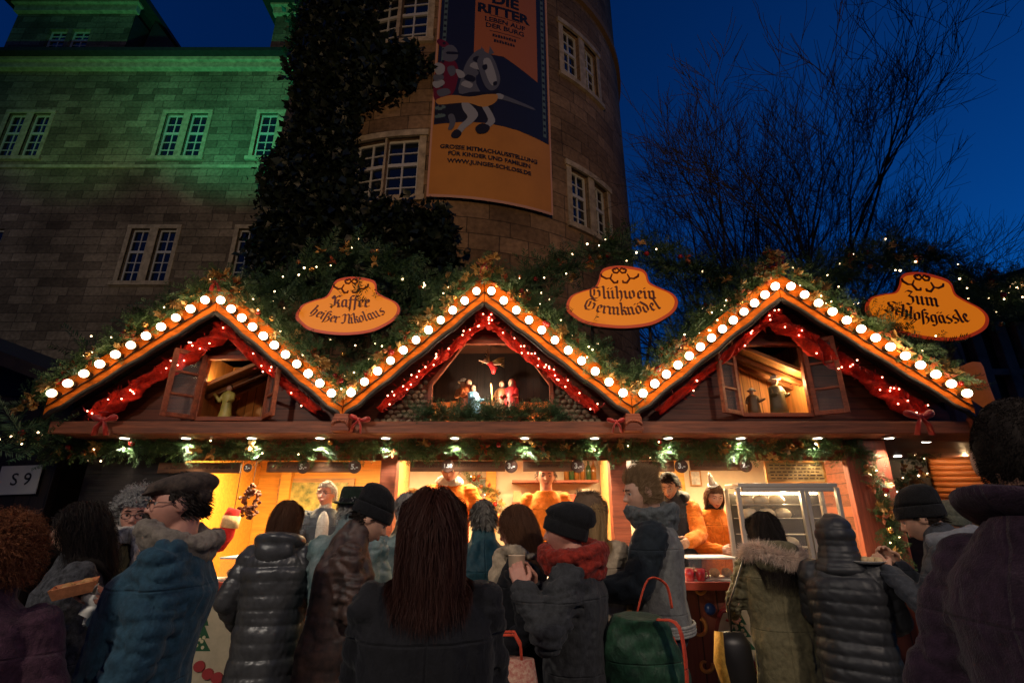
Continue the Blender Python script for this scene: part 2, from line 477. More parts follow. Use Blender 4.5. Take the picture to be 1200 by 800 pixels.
def make_coat(P, m, hem=.82, t=.035, style='plain', collar=.0, flare=.0, sleeve=.0, name='jacket', voxc=None, slm=None, quilt=.075, amp=.007, w=1.0, cuff=None, sleeve_end=.0):
    mb = MB(); U = P.U
    t *= .88; rings = []
    base = [(.86, .16, .12, -.01), (.95, .168, .125, -.01), (1.07, .158, .115, 0), (1.2, .168, .12, 0), (1.33, .176, .125, -.005), (1.41, .158, .106, -.01), (1.455, .112, .083, -.01), (1.50, .075, .075, -.008)]
    if hem < .86:
        for z in np.linspace(hem, .84, max(2, int((.86 - hem) / .08))):
            q = (.86 - z); rings.append((float(z), .165 * w + flare * q + t, .125 * w + flare * q * .8 + t, -.01))
    for (z, rx, ry, yo) in base:
        if z >= hem:
            f = 1 if z < 1.38 else .6
            rings.append((z, rx * (w if z < 1.4 else 1) + t * f, ry * (w if z < 1.4 else 1) + t * f, yo))
    P.loft(rings, 28, mb)
    for i, (S, E, T) in enumerate(P.arms):
        mb.ell(S + V((0, 0, -.018)), (.070 + t * .4, .074 + t * .4, .068 + t * .3))
        if slm is not None: continue
        mb.cap(S, E, .062 + t * .45 + sleeve, .055 + t * .35 + sleeve); mb.cap(E, E.lerp(T, .93 - sleeve_end), .055 + t * .35 + sleeve, .042 + t * .3 + sleeve)
    if collar:
        c0 = U @ V((0, -.012, 1.475)); c1 = P.MH @ V((0, -.03, -.135 + collar))
        mb.cap(c0, c0.lerp(c1, .8), .085 + t * .3, .082 + t * .2, 18)
    if slm is not None:
        for (S, E, T) in P.arms:
            sl = MB(); so = .010
            sl.cap(S.lerp(E, .10), E, .062 + t * .45 + sleeve + so, .055 + t * .35 + sleeve + so); sl.cap(E, E.lerp(T, .93), .055 + t * .35 + sleeve + so, .042 + t * .3 + sleeve + so)
            so_ = P.child('sleeve', sl, slm, rec=False); remesh(so_, .011, 4)
            def sp(ob, me):
                cc = co_of(me); set_co(me, cc + no_of(me) * (.009 * wob(cc, 12, 30, (1, 1, 1.4)) - .008 * (1 - np.abs(wob(cc, 14, 40))) ** 5)[:, None])
            defer(so_, sp)
    c = P.child(name, mb, m, rec=False)
    vx = voxc or (.009 if style == 'puffer' else .011)
    remesh(c, vx, 4 if style != 'puffer' else 3)
    arms = [(np.array(a), np.array(b), np.array(d)) for a, b, d in P.arms]; seed = int(abs(P.loc.x) * 1000) % 997
    def post(ob, me):
        cc = co_of(me); nn = no_of(me); par = cc[:, 2].copy(); arm = np.zeros(len(cc), bool)
        for (S, E, T) in arms:
            for (a, b, o_) in ((S, E, 0), (E, T, np.linalg.norm(E - S))):
                ab = b - a; tt = np.clip(((cc - a) @ ab) / (ab @ ab), 0, 1); dist = np.linalg.norm(cc - (a + tt[:, None] * ab), axis=1)
                isa = (dist < .078 + t * .5 + sleeve) & (np.abs(cc[:, 0]) > .13)
                par = np.where(isa, o_ + tt * np.linalg.norm(ab), par); arm |= isa
        if style == 'puffer':
            q = np.abs(np.sin(PI * par / quilt + .7 * wob(cc, seed, 7))) ** .5
            d = .0105 * (q - .62) * (1 + .5 * wob(cc, seed + 5, 12)) + .0045 * wob(cc, seed + 1, 48) + .003 * wob(cc, seed + 2, 110)
        else:
            bod = .6 * amp * (.7 * wob(cc, seed, 15, (1, 1, .35)) + .5 * wob(cc, seed + 1, 38, (1, 1, .5)) - 2.0 * (1 - np.abs(wob(cc, seed + 2, 17, (1, 1, .4)))) ** 5 - 1.0 * (1 - np.abs(wob(cc, seed + 6, 30, (.8, .8, 1.2)))) ** 7)
            slv = amp * (1.2 * wob(cc, seed + 3, 30, (.5, .5, 1.6)) - 2.0 * (1 - np.abs(wob(cc, seed + 4, 30, (.6, .6, 1.7)))) ** 5)
            d = np.where(arm, slv, bod)
            if style == 'rib':
                d += .003 * np.sin(cc[:, 2] * 260)
        set_co(me, cc + nn * d[:, None])
        me.update()
    defer(c, post)
    return c
# ---------------------------------------------------------------- hair
def hair(P, style, m, seed=1, L=.25, n=1100, thick=1.07, frizz=0., width=.0045, part='hair', front=.5, vol=.012, body=True, quiff=0.):
    r = np.random.default_rng(seed)
    def mask(d):
        fr = sm(d[:, 1], .1, .55) # how much it faces forward
        th = (1 - fr) * (-.55 if style != 'short' else -.42) + fr * front
        side = np.abs(d[:, 0]) > .75
        th = np.where(side & (d[:, 1] > -.15) & (style == 'short'), np.maximum(th, -.02), th)
        return d[:, 2] - th
    hv, hf, hd = head_surface(40, 26)
    mk = sm(mask(hd), -.08, .1)
    nr = hd
    sh = hv * (1 + (thick - 1) * mk[:, None] - .04 * (1 - mk[:, None])) + nr * (.006 * mk * wob(hd, seed, 14))[:, None]
    if quiff: sh[:, 2] += quiff * .5 * sm(hd[:, 1], -.2, .7) * sm(hd[:, 2], .2, .8)
    verts = [sh]; quads = [np.array([f if len(f) == 4 else (f[0], f[1], f[2], f[2]) for f in hf])]
    # root directions
    d = r.normal(size=(n * 4, 3)); d /= np.linalg.norm(d, axis=1, keepdims=True)
    d = d[mask(d) > 0][:n]; n = len(d)
    RR = HR * thick
    pos = d * RR * .99
    S = 9 if style in ('long', 'curly', 'bob') else 5
    Ls = L * r.uniform(.75, 1.1, n)
    if style == 'quiff': Ls = Ls * (.3 + .7 * sm(d[:, 2], .25, .8))
    off = r.uniform(.0, 1, n)[:, None] * vol
    lim = RR + off
    side = np.where(np.abs(d[:, :1]) < .05, r.choice([-1, 1], (n, 1)), np.sign(d[:, :1]))
    pts = [pos]; p = pos.copy()
    axis = r.normal(size=(n, 3)); ph = r.uniform(0, 6.28, n)
    for s in range(S):
        t = (s + 1) / S
        out = p / RR**2; out /= np.linalg.norm(out, axis=1, keepdims=True)
        if style in ('long', 'bob'):
            g = np.tile([[0, -.25, -1.]], (n, 1)) + side * np.array([[.30, .0, 0]]) * (d[:, 2:3] > .3) * (s < 4)
            g = g + out * (.25 if s < 2 else 0)
            fr_ = sm(d[:, 1:2], .15, .6) * (s < 4); g = g * (1 - .5 * fr_) + side * np.array([[1.1, -.2, 0]]) * fr_
        elif style == 'curly':
            g = out * .8 + np.array([[0, -.2, -.5]]) * t + .9 * np.stack([np.sin(ph + s * 1.7), np.cos(ph * 1.3 + s * 1.9), np.sin(ph * 2.1 + s * 2.3)], 1)
        elif style == 'quiff':
            g = np.array([[0, -.9, .35]]) + out * .6 + np.array([[0, .9, .9]]) * sm(d[:, 1:2], 0, .8) * (1 - t)
        else:
            g = np.array([[0, -.8, -.6]]) + out * .22 + side * np.array([[.3, 0, 0]])
        g = g + r.normal(size=(n, 3)) * (.12 + frizz)
        g = g - out * np.minimum(0, (g * out).sum(1, keepdims=True))
        g /= np.linalg.norm(g, axis=1, keepdims=True)
        p = p + g * (Ls / S)[:, None]
        f = np.linalg.norm(p / lim, axis=1, keepdims=True); fix = (f < 1) & (p[:, 2:3] > -.11)
        p = np.where(fix, p / np.maximum(f, 1e-3), p)
        if style == 'long' or style == 'bob':
            hw_ = .088 + off * .8; over = np.abs(p[:, :1]) > hw_; p = np.concatenate([np.where(over, np.sign(p[:, :1]) * (hw_ + (np.abs(p[:, :1]) - hw_) * .35), p[:, :1]), p[:, 1:]], 1)
        if style in ('long', 'bob'):
            inf = (p[:, 1:2] > .025) & (p[:, 2:3] < .05) & (np.abs(p[:, :1]) < .076); p = np.where(inf, np.concatenate([side * .078, np.minimum(p[:, 1:2], .05), p[:, 2:3]], 1), p)
        if body and style in ('long', 'bob'):
            c = np.array([[0, -.03, -.30]]); q = (p - c) / (np.array([[.21, .15, .155]]) + off); fq = np.linalg.norm(q, axis=1, keepdims=True)
            p = np.where(fq < 1, c + (p - c) / np.maximum(fq, .05), p)
            nk = (p[:, 2:3] < -.06) & (p[:, 2:3] > -.3) # keep off the throat
            ry = np.hypot(p[:, :1] / .078, (p[:, 1:2] + .02) / .082); p = np.where(nk & (ry < 1), np.concatenate([p[:, :1] / np.maximum(ry, .2), (p[:, 1:2] + .02) / np.maximum(ry, .2) - .02, p[:, 2:3]], 1), p)
        pts.append(p.copy())
    pts = np.stack(pts, 1) # n,S+1,3
    tan = np.gradient(pts, axis=1); tan /= np.maximum(np.linalg.norm(tan, axis=2, keepdims=True), 1e-6)
    outv = pts / RR**2; outv /= np.linalg.norm(outv, axis=2, keepdims=True)
    wv = np.cross(tan, outv + .4 * r.normal(size=(n, 1, 3))); wv /= np.maximum(np.linalg.norm(wv, axis=2, keepdims=True), 1e-6)
    tw = np.linspace(1, .25, S + 1)[None, :, None] * (width * r.uniform(.6, 1.3, (n, 1, 1)))
    a = pts + wv * tw; b = pts - wv * tw
    sv = np.stack([a, b], 2).reshape(-1, 3)
    base = np.arange(n)[:, None] * (S + 1) * 2 + np.arange(S)[None] * 2
    q = np.stack([base, base + 1, base + 3, base + 2], -1).reshape(-1, 4) + len(sh)
    vv = xf(P.MH, np.vstack([sh, sv])); fq = np.vstack([quads[0], q])
    tri = fq[:, 2] == fq[:, 3]
    o = bpy.data.objects.new(part, bpy.data.meshes.new(part)); me = o.data
    me.from_pydata(vv.tolist(), [], [tuple(x[:3]) if t_ else tuple(x) for x, t_ in zip(fq.tolist(), tri.tolist())])
    me.materials.append(m); me.polygons.foreach_set('use_smooth', [True] * len(me.polygons)); me.update()
    COL.objects.link(o); o.parent = P.o
    return o
def hairmat(name, col, rough=.6):
    return mat(name, col, rough, var=(30, .25), stretch=(1, 1, .12), spec=.15)
# ---------------------------------------------------------------- headgear
def lathe_head(P, prof, name, m, tilt=0, shift=(0, 0, 0), rib=0, n=56, top_shift=(0, 0), wobble=.0, sx=.078, sy=.0995, seed=3):
    mb = MB(); T = P.MH @ Matrix.Translation(shift) @ Matrix.Rotation(R(tilt), 4, 'X')
    vs = []; fs = []; k = len(prof); zt = prof[-1][1]
    rr = np.random.default_rng(seed); ph = rr.uniform(0, 6, 4)
    for (r, z) in prof:
        for j in range(n):
            a = 2 * PI * j / n; q = r * (1 + (rib if j % 2 else 0) * (1 if r > .4 else .3)) + wobble * (math.sin(3 * a + ph[0] + z * 40) + math.sin(5 * a + ph[1] - z * 60))
            f = max(0, z / zt) ** 2
            vs.append(T @ V((q * math.cos(a) * sx + top_shift[0] * f, q * math.sin(a) * sy + top_shift[1] * f, z)))
    for i in range(k - 1):
        for j in range(n):
            j2 = (j + 1) % n; fs.append((i * n + j, i * n + j2, (i + 1) * n + j2, (i + 1) * n + j))
    fs.append(tuple((k - 1) * n + j for j in range(n)))
    mb.add(vs, fs); return P.child(name, mb, m)
def beanie(P, m, tall=.165, slouch=(0, -.02), tilt=14, name='beanie', cuff=True, low=-.02, shift=(0, -.008, .01), fat=1.0):
    pr = [(1.03, low), (1.17, low), (1.2, low + .012), (1.2, low + .05), (1.17, low + .062)] if cuff else [(1.03, low), (1.13, low), (1.15, low + .02)]
    pr += [(1.12, low + .066), (1.14 * fat, .055), (1.09 * fat, .085), (.98 * fat, tall - .05), (.78 * fat, tall - .024), (.5 * fat, tall - .008), (.2, tall - .001), (.03, tall)]
    return lathe_head(P, pr, name, m, tilt, shift, rib=.022, top_shift=slouch, wobble=.014)
def pompom(P, m, c, r=.04):
    mb = MB(); d = rng.normal(size=(260, 3)); d /= np.linalg.norm(d, axis=1, keepdims=True)
    c = P.B(*c)
    tv = np.array([[-.004, 0, 0], [.004, 0, 0], [0, 0, 1.]]); tf = np.array([[0, 1, 2]])
    v, f = scatter(tv, tf, np.tile(np.array(c)[None], (260, 1)), rot_to(d), r)
    v2 = v * 1.0
    o = np_obj('pompom', v2, f, m); o.parent = P.o; return o
def scarf(P, m, turns=2, r=.045, rad=(.105, .105), drop=None, z=1.50, name='scarf', seed=2):
    mb = MB(); rr = np.random.default_rng(seed)
    for q in range(turns):
        pts = []; rs = []
        for j in range(33):
            a = 2 * PI * j / 32 + q
            p = V(((rad[0] + .012 * q) * math.cos(a), (rad[1] + .01 * q) * math.sin(a) - .005, z + .038 * q + .016 * math.sin(a * 1 + q) + .01 * math.sin(3 * a + q)))
            pts.append(P.U @ p); rs.append((r * (.85 + .15 * math.sin(4 * a + q)), r * (1 + .2 * math.sin(3 * a + 2 * q))))
        mb.tube(pts, rs, 12)
    if drop:
        for (x, y, zl) in drop:
            mb.tube([P.U @ V((x * .7, .1, z + .01)), P.U @ V((x, y, z - .12)), P.U @ V((x * 1.1, y + .01, zl))], [(.03, .05), (.02, .06), (.012, .06)], 12)
    c = P.child(name, mb, m); remesh(c, .008, 3)
    def post(ob, me):
        cc = co_of(me); set_co(me, cc + no_of(me) * (.008 * wob(cc, seed, 50) + .006 * wob(cc, seed + 1, 100) - .007 * (1 - np.abs(wob(cc, seed + 2, 60))) ** 4)[:, None])
    defer(c, post); return c
def glasses(P, m):
    mb = MB()
    for sx in (-1, 1):
        pts = [P.B(sx * .033 + .022 * math.cos(a), .103 - .012 * abs(math.cos(a)) * 0, .0 + .017 * math.sin(a)) for a in np.linspace(0, 2 * PI, 19)]
        mb.tube(pts, .0018, 6)
        mb.tube([P.B(sx * .055, .102, .004), P.B(sx * .078, .07, .006), P.B(sx * .082, -.005, .004)], .0018, 6)
    mb.tube([P.B(-.011, .104, .003), P.B(0, .107, .006), P.B(.011, .104, .003)], .0018, 6)
    return P.child('glasses', mb, m)
def fur(P, pts, m, n=2600, L=.05, name='fur_trim', rad=.02, w=.0022, seed=4):
    """tufts standing off a path (person coordinates)"""
    r = np.random.default_rng(seed); pts = np.array([list(p) for p in pts]); k = len(pts) - 1
    u = r.uniform(0, k, n); i = np.minimum(u.astype(int), k - 1); f = (u - i)[:, None]
    c = pts[i] * (1 - f) + pts[i + 1] * f
    d = r.normal(size=(n, 3)); d /= np.linalg.norm(d, axis=1, keepdims=True)
    c = c + d * rad * .6
    tv = np.array([[-1, 0, 0], [1, 0, 0], [.5, .25, .6], [-.5, .25, .6], [0, .7, 1.]]) * np.array([w / L, .25, 1]); tf = np.array([[0, 1, 2], [0, 2, 3], [3, 2, 4]])
    v, fa = scatter(tv, tf, c, rot_to(d + np.array([[0, 0, -.3]])), L * r.uniform(.6, 1.2, n))
    o = np_obj(name, v, fa, m); o.parent = P.o; return o
def hood_back(P, m, name='hood', s=1.0, post_amp=.006, lift=0., puff=False):
    """a hood lying folded down behind the neck"""
    mb = MB()
    pts = [P.U @ V((.13 * s * math.cos(a), -.03 + .115 * s * math.sin(a), 1.5 + lift + .025 * (math.sin(a) < 0) * -math.sin(a))) for a in np.linspace(R(-215), R(35), 24)]
    mb.tube(pts, [(.045 * s, .05 * s)] * 24, 12)
    mb.ell(P.U @ V((0, -.13 * s, 1.45 + lift)), (.14 * s, .06 * s, .1 * s), P.U.to_3x3())
    c = P.child(name, mb, m); remesh(c, .01, 4)
    def post(ob, me):
        cc = co_of(me); set_co(me, cc + no_of(me) * (post_amp * wob(cc, 9, 45))[:, None])
    defer(c, post); return c
# ================================================================ THE CROWD
M_navy = fabric('navy_wool', (.020, .058, .088), .85, .35, 70)
M_teal = fabric('teal_softshell', (.02, .07, .085), .55, .3, 40)
M_black = fabric('black_wool', (.008, .008, .010), .9, .3, 80)
M_char = fabric('charcoal_wool', (.035, .036, .038), .9, .4, 60)
M_tweed = fabric('black_tweed', (.055, .055, .058), .95, .8, 180, bump=.9)
M_olive = fabric('olive_cotton', (.135, .115, .06), .75, .3, 50)
M_puff = mat('black_nylon', (.022, .023, .026), .5, var=(12, .3), bump=(55, .25, .003), spec=.5)
M_puffg = mat('graphite_nylon', (.055, .055, .058), .34, var=(12, .3), bump=(55, .25, .003), spec=.5)
M_fleece = fabric('grey_fleece', (.16, .16, .15), .95, .25, 120, sheen=.2)
M_dsleeve = fabric('dark_blue_sleeve', (.012, .018, .024), .8, .3, 60)
M_purple = fabric('purple_black_wool', (.035, .018, .032), .95, .5, 260, bump=.8)
M_plum = fabric('plum_knit', (.055, .022, .035), .95, .5, 200, bump=.9)
M_orange = fabric('orange_sweatshirt', (.72, .17, .012), .85, .2, 90)
M_jeans = fabric('dark_denim', (.014, .018, .03), .85, .4, 150)
M_btrous = fabric('black_trousers', (.012, .012, .013), .85, .3, 90)
M_beige = fabric('beige_wool', (.40, .31, .21), .9, .25, 70)
M_stripe = fabric('striped_scarf_cloth', (.42, .38, .33), .9, .5, 90)
M_redsc = fabric('rust_red_scarf_cloth', (.25, .022, .012), .95, .5, 90, bump=.9)
M_camo = mat('dark_camouflage_cloth', (.05, .03, .022), .55, var=(16, .9, (.012, .012, .012), (.10, .05, .035)), bump=(40, .4, .004))
M_tealw = mat('teal_and_white_cloth', (.1, .2, .2), .6, var=(9, .9, (.03, .10, .10), (.32, .38, .36)), bump=(40, .4, .004))
M_knitk = fabric('black_knit', (.008, .008, .009), .95, .4, 240, bump=.9)
M_knitg = fabric('grey_green_knit', (.12, .13, .10), .95, .5, 240, bump=.9)
M_felt = fabric('dark_green_felt', (.012, .022, .014), .9, .3, 120)
M_capb = mat('brown_check_cloth', (.05, .03, .02), .9, var=(40, .8, (.02, .013, .01), (.10, .065, .045)), bump=(200, .6, .003))
M_gold = mat('gold_metal', (.75, .5, .18), .3, 1.0)
M_wire = mat('spectacle_metal', (.10, .09, .08), .3, .8)
H_dark = hairmat('dark_hair', (.018, .012, .009)); H_brown = hairmat('brown_hair', (.09, .038, .018)); H_aub = hairmat('auburn_hair', (.034, .010, .006))
H_red = hairmat('ginger_hair', (.22, .075, .03), .6); H_grey = hairmat('grey_hair', (.38, .36, .33)); H_blond = hairmat('blond_hair', (.42, .26, .11)); H_fair = hairmat('sandy_hair', (.26, .16, .08))
H_buzz = hairmat('cropped_hair', (.022, .016, .013), .8)
F_fur = hairmat('beige_fur', (.75, .58, .46), .8); F_dk = hairmat('brown_fur', (.16, .10, .06), .8)
PEOPLE = {}
def jk(m, **k): return dict(m=m, **k)

# foreground, left
p = person(8, 604, 1.8, 24, 'person with frizzy ginger hair and plum knit jumper seen from behind at the left edge', legs=M_btrous, coat=jk(M_plum, hem=.78, t=.03, collar=.07, amp=.005), la='pocket', ra='pocket', face=False, hatz=.025)
hair(p, 'curly', H_red, 3, L=.075, n=6500, thick=1.10, frizz=.35, width=.0012, vol=.03, front=.45)
p = person(95, 588, 2.75, 134, 'woman in black tweed coat with shaggy dark shoulder length hair, face turned left', legs=M_btrous, coat=jk(M_tweed, hem=.5, t=.04, collar=.08, flare=.1), la='front', ra='pocket', hatz=.02)
hair(p, 'bob', H_dark, 5, L=.30, n=6500, thick=1.10, frizz=.14, width=.0013, vol=.035, front=.42); PEOPLE['tweed'] = p
p = person(162, 572, 3.1, 205, 'woman with curly grey hair, glasses and a pale striped scarf facing the camera', legs=M_btrous, coat=jk(M_olive, hem=.7, t=.04, collar=.06), la='chest', ra='down', hatz=.03, hpitch=4, vox=.006, tone='pink')
hair(p, 'curly', H_grey, 6, L=.09, n=1700, thick=1.1, frizz=.3, width=.0026, vol=.03, front=.42); glasses(p, M_wire)
scarf(p, M_stripe, 2, .04, drop=[(-.06, .15, 1.05), (.07, .15, 1.1)])
p = person(214, 549, 2.25, 112, 'man in brown flat cap, glasses and moustache with wide dark blue coat', legs=M_jeans, coat=jk(M_navy, hem=.62, t=.06, collar=.0, flare=.5, w=1.12, sleeve=.012, amp=.010), la='down', ra=('w', 134, 704, 2.32), hatz=.025, vox=.0055, tone='pink', hpitch=8, lean=-7, palm=(None, (-.2, .1, 1)), hdir=(None, (-.1, .9, .1)), hands=(.25, .3), hyaw=4)
PEOPLE['cap'] = p
mb = MB(); B = p.B
mb.ell(B(0, -.012, .072), (.092, .122, .056), p.MH.to_3x3() @ Matrix.Rotation(R(-10), 3, 'X'), 30, 16); mb.ell(B(0, .035, .074), (.088, .098, .04), p.MH.to_3x3() @ Matrix.Rotation(R(-16), 3, 'X'), 30, 14)
mb.ell(B(0, .094, .047), (.070, .046, .011), p.MH.to_3x3() @ Matrix.Rotation(R(-16), 3, 'X'), 24, 9); mb.ell(B(0, -.075, .035), (.072, .04, .045), p.MH.to_3x3())
c = p.child('flat_cap', mb, M_capb); remesh(c, .006, 3); defer(c)
mb = MB(); mb.ell(B(0, .07, .062), (.003, .003, .003)); glasses(p, M_wire)
mb = MB(); mb.tube([B(-.036, .088, -.058), B(-.018, .105, -.047), B(0, .110, -.045), B(.018, .105, -.047), B(.036, .088, -.058)], [.005, .011, .012, .011, .005], 8); p.child('moustache', mb, H_dark)
hair(p, 'short', H_dark, 8, L=.03, n=1200, thick=1.03, front=.75, width=.0025)
scarf(p, fabric('taupe_fleece', (.20, .165, .13), .95, .3, 120), 2, .046, (.112, .112), z=1.475)

# middle left
p = person(335, 585, 3.55, 4, 'woman with short brown hair in long shiny graphite quilted coat, seen from behind', legs=M_btrous, coat=jk(M_puffg, hem=.36, t=.045, style='puffer', collar=.07, flare=.1, quilt=.085, name='quilted_coat'), la='pocket', ra='front', hatz=.015, face=False)
hair(p, 'bob', H_brown, 11, L=.16, n=5000, thick=1.07, frizz=.10, width=.0013, vol=.012, front=.4); hood_back(p, M_puffg, s=.9)
p = person(381, 563, 5.0, 196, 'grey haired man with glasses, dark jacket and pale sweater behind the counter', base=.3, group='stall keepers behind the counter', legs=M_btrous, coat=jk(fabric('slate_jacket_cloth', (.03, .034, .042), .8, .3, 60), hem=.8, t=.03, collar=.0), la='counter', ra='counter', tone='pink', vox=.006, hyaw=-22, hatz=.012)
mb = MB(); mb.ell(p.U @ V((0, .125, 1.26)), (.065, .045, .21)); mb.cap(p.U @ V((0, .0, 1.44)), p.U @ V((0, .01, 1.50)), .072, .066); p.child('pale_sweater', mb, fabric('pale_grey_sweater', (.36, .33, .29), .9, .2, 100))
hair(p, 'short', H_grey, 12, L=.05, n=800, thick=1.06, front=.55); glasses(p, M_wire); PEOPLE['grey'] = p
p = person(414, 568, 3.5, 2, 'man in dark green felt hat and teal and white jacket seen from behind', legs=M_btrous, coat=jk(M_tealw, hem=.78, t=.045, collar=.07, amp=.01), la='front', ra='front', hatz=.03, face=False)
lathe_head(p, [(1.02, .018), (1.55, .028), (1.6, .034), (1.52, .036), (1.12, .03), (1.06, .06), (1.0, .1), (.9, .128), (.5, .130), (.2, .118), (.02, .114)], 'felt_hat', M_felt, 4, (0, -.005, .01), wobble=.02)
lathe_head(p, [(1.125, .032), (1.14, .034), (1.10, .058), (1.07, .058)], 'hat_band', M_black, 4, (0, -.005, .01))
hair(p, 'short', H_grey, 13, L=.04, n=500, thick=1.04, front=.9)
p = person(436, 573, 3.1, -72, 'man in black slouch beanie and dark camouflage jacket looking down to the right', legs=M_btrous, coat=jk(M_camo, hem=.72, t=.05, collar=.05, amp=.011), la='pocket', ra='front', hatz=.05, hpitch=26, vox=.006, lean=6)
beanie(p, M_knitk, tall=.185, slouch=(0, -.035), tilt=10, cuff=True, low=-.005)
hair(p, 'short', H_dark, 14, L=.03, n=300, thick=1.03, front=.9)
p = person(508, 572, 1.75, 8, 'woman in plain black coat with long auburn hair down her back, largest in the middle', legs=M_btrous, coat=jk(M_black, hem=.4, t=.045, collar=.03, flare=.15, w=1.0), la='front', ra='front', hatz=.018, face=False)
hair(p, 'long', H_aub, 15, L=.25, n=13000, thick=1.07, frizz=.05, width=.0011, vol=.028, front=.4); PEOPLE['aub'] = p
p = person(476, 577, 3.8, 30, 'person with silver hair and dark jacket half hidden beyond the auburn haired woman', legs=M_btrous, coat=jk(M_tealw, hem=.78, t=.04, collar=.05), hatz=.012, face=False)
hair(p, 'short', H_grey, 16, L=.06, n=700, thick=1.07, front=.6)
p = person(566, 585, 3.5, 10, 'man with cropped grey hair and teal jacket at the counter, seen from behind', legs=M_btrous, coat=jk(M_teal, hem=.76, t=.045, collar=.06, amp=.01), la='front', ra='front', hatz=.012, face=False)
hair(p, 'short', hairmat('pepper_hair', (.20, .18, .15)), 17, L=.04, n=900, thick=1.05, front=.6)
p = person(606, 590, 3.05, 84, 'woman with chin length brown hair in black coat and beige collar, face turned left', legs=fabric('red_patterned_cloth', (.30, .05, .04), .9, .8, 90), coat=jk(M_black, hem=.72, t=.035, collar=.05, amp=.008), la='pocket', ra='down', hatz=.015, tone='pink', vox=.006)
hair(p, 'bob', H_brown, 18, L=.21, n=5500, thick=1.09, frizz=.05, width=.0013, vol=.014, front=.36); scarf(p, M_beige, 1, .035, (.1, .1), drop=[(-.05, .13, .95)], z=1.5, name='shawl_collar')
# cup woman
p = person(661, 586, 2.7, 72, 'woman in black beanie and rust red scarf lifting a cup with both hands', legs=fabric('dark_red_cloth', (.07, .012, .01), .9, .4, 80), coat=jk(M_char, hem=.68, t=.05, collar=.0, flare=.12, amp=.01, sleeve=.012), la=('w', 612, 690, 2.54), ra=('w', 624, 688, 2.66), hatz=.035, vox=.005, hpitch=6, tone='pink', hdir=((.15, .35, .9), (-.15, .35, .9)), palm=((1, .3, 0), (-1, .3, 0)), hands=(.55, .55))
beanie(p, M_knitk, tall=.15, slouch=(0, -.05), tilt=24, low=-.03, fat=1.16); scarf(p, M_redsc, 3, .052, (.125, .12), z=1.455, seed=5); PEOPLE['cup'] = p
p = person(690, 574, 3.4, -18, 'woman with long fair hair and light brown fur hat in beige coat seen from behind', legs=M_btrous, coat=jk(M_beige, hem=.6, t=.045, collar=.05, flare=.1), la='front', ra='front', hatz=.03, face=False)
hair(p, 'long', H_blond, 21, L=.33, n=5500, thick=1.06, frizz=.05, width=.0013, vol=.022, front=.5)
lathe_head(p, [(1.0, .0), (1.18, .0), (1.2, .05), (1.12, .09), (.8, .125), (.4, .14), (.02, .143)], 'fur_hat', F_dk, 10, wobble=.03)
fur(p, [p.B(.088 * math.cos(a), .112 * math.sin(a) - .01, .04 + .02 * math.sin(a)) for a in np.linspace(0, 2 * PI, 30)] + [p.B(.06 * math.cos(a), .08 * math.sin(a), .115) for a in np.linspace(0, 2 * PI, 20)], F_dk, 2200, .032, 'hat_fur')
# tall man
p = person(752, 547, 3.3, 74, 'tall young man with sandy quiff in grey fleece jacket with dark sleeves', legs=M_jeans, coat=jk(M_fleece, hem=.93, t=.035, collar=.0, slm=M_dsleeve, amp=.006, sleeve=.01), la='front', ra='pocket', hatz=.03, vox=.0055, hpitch=10, hyaw=18)
hair(p, 'quiff', H_fair, 22, L=.07, n=5200, thick=1.05, front=.5, quiff=.02, frizz=.2, width=.0014)
mb = MB(); hr = []
for q, z in enumerate((.925, .938, .951, .964)): mb.tube([p.U @ V(((.205 + (.002 if q % 2 else 0)) * math.cos(a), -.01 + (.158 + (.002 if q % 2 else 0)) * math.sin(a), z)) for a in np.linspace(0, 2 * PI, 41)], .0085, 8)
mb2 = MB(); mb2.v, mb2.f, mb2.m = mb.v, mb.f, mb.m; p.child('striped_waistband', mb2, fabric('pale_rib_knit', (.30, .29, .26), .9, .3, 120))
scarf(p, fabric('grey_rib_knit', (.10, .11, .11), .95, .4, 160, bump=.9), 3, .04, (.098, .1), z=1.455, name='roll_collar', seed=8)
mb = MB(); mb.tube([p.U @ V((0, -.152 - .004 * math.sin(i), z)) for i, z in enumerate(np.linspace(.98, 1.45, 12))], .003, 6); PEOPLE['tall'] = p

# right group
p = person(897, 597, 3.6, -12, 'woman in olive parka with pale fur hood and long dark hair seen from behind', legs=fabric('green_grey_jeans', (.05, .065, .055), .85, .3, 120), coat=jk(M_olive, hem=.55, t=.042, collar=.02, amp=.012, flare=-.02), la=(-.24, .28, 1.05), ra=(.23, .3, 1.0), hatz=.015, face=False)
hair(p, 'long', H_dark, 25, L=.36, n=6500, thick=1.05, frizz=.05, width=.0012, vol=.012, front=.4); hood_back(p, M_olive, s=1.0)
fur(p, [p.U @ V((.165 * math.cos(a), -.05 + .15 * math.sin(a), 1.475 + .035 * math.sin(a * 2))) for a in np.linspace(R(-200), R(20), 40)], F_fur, 9000, .055, 'fur_trim', .05, w=.0012); PEOPLE['parka'] = p
p = person(978, 598, 3.25, -34, 'person in shiny black quilted jacket with the hood up, seen from behind', legs=M_btrous, coat=jk(M_puff, hem=.6, t=.055, style='puffer', collar=.05, quilt=.07, name='quilted_jacket'), la='front', ra=(.2, .34, 1.08), hatz=.035, face=False)
mb = MB(); mb.ell(p.B(0, -.012, -.0), (.112, .13, .14), p.MH.to_3x3(), 40, 28); mb.ell(p.B(0, -.03, -.11), (.118, .12, .09), p.MH.to_3x3(), 30, 14); mb.ell(p.B(0, -.05, -.19), (.15, .13, .08), p.MH.to_3x3(), 30, 14)
c = p.child('quilted_hood', mb, M_puff); remesh(c, .008, 3)
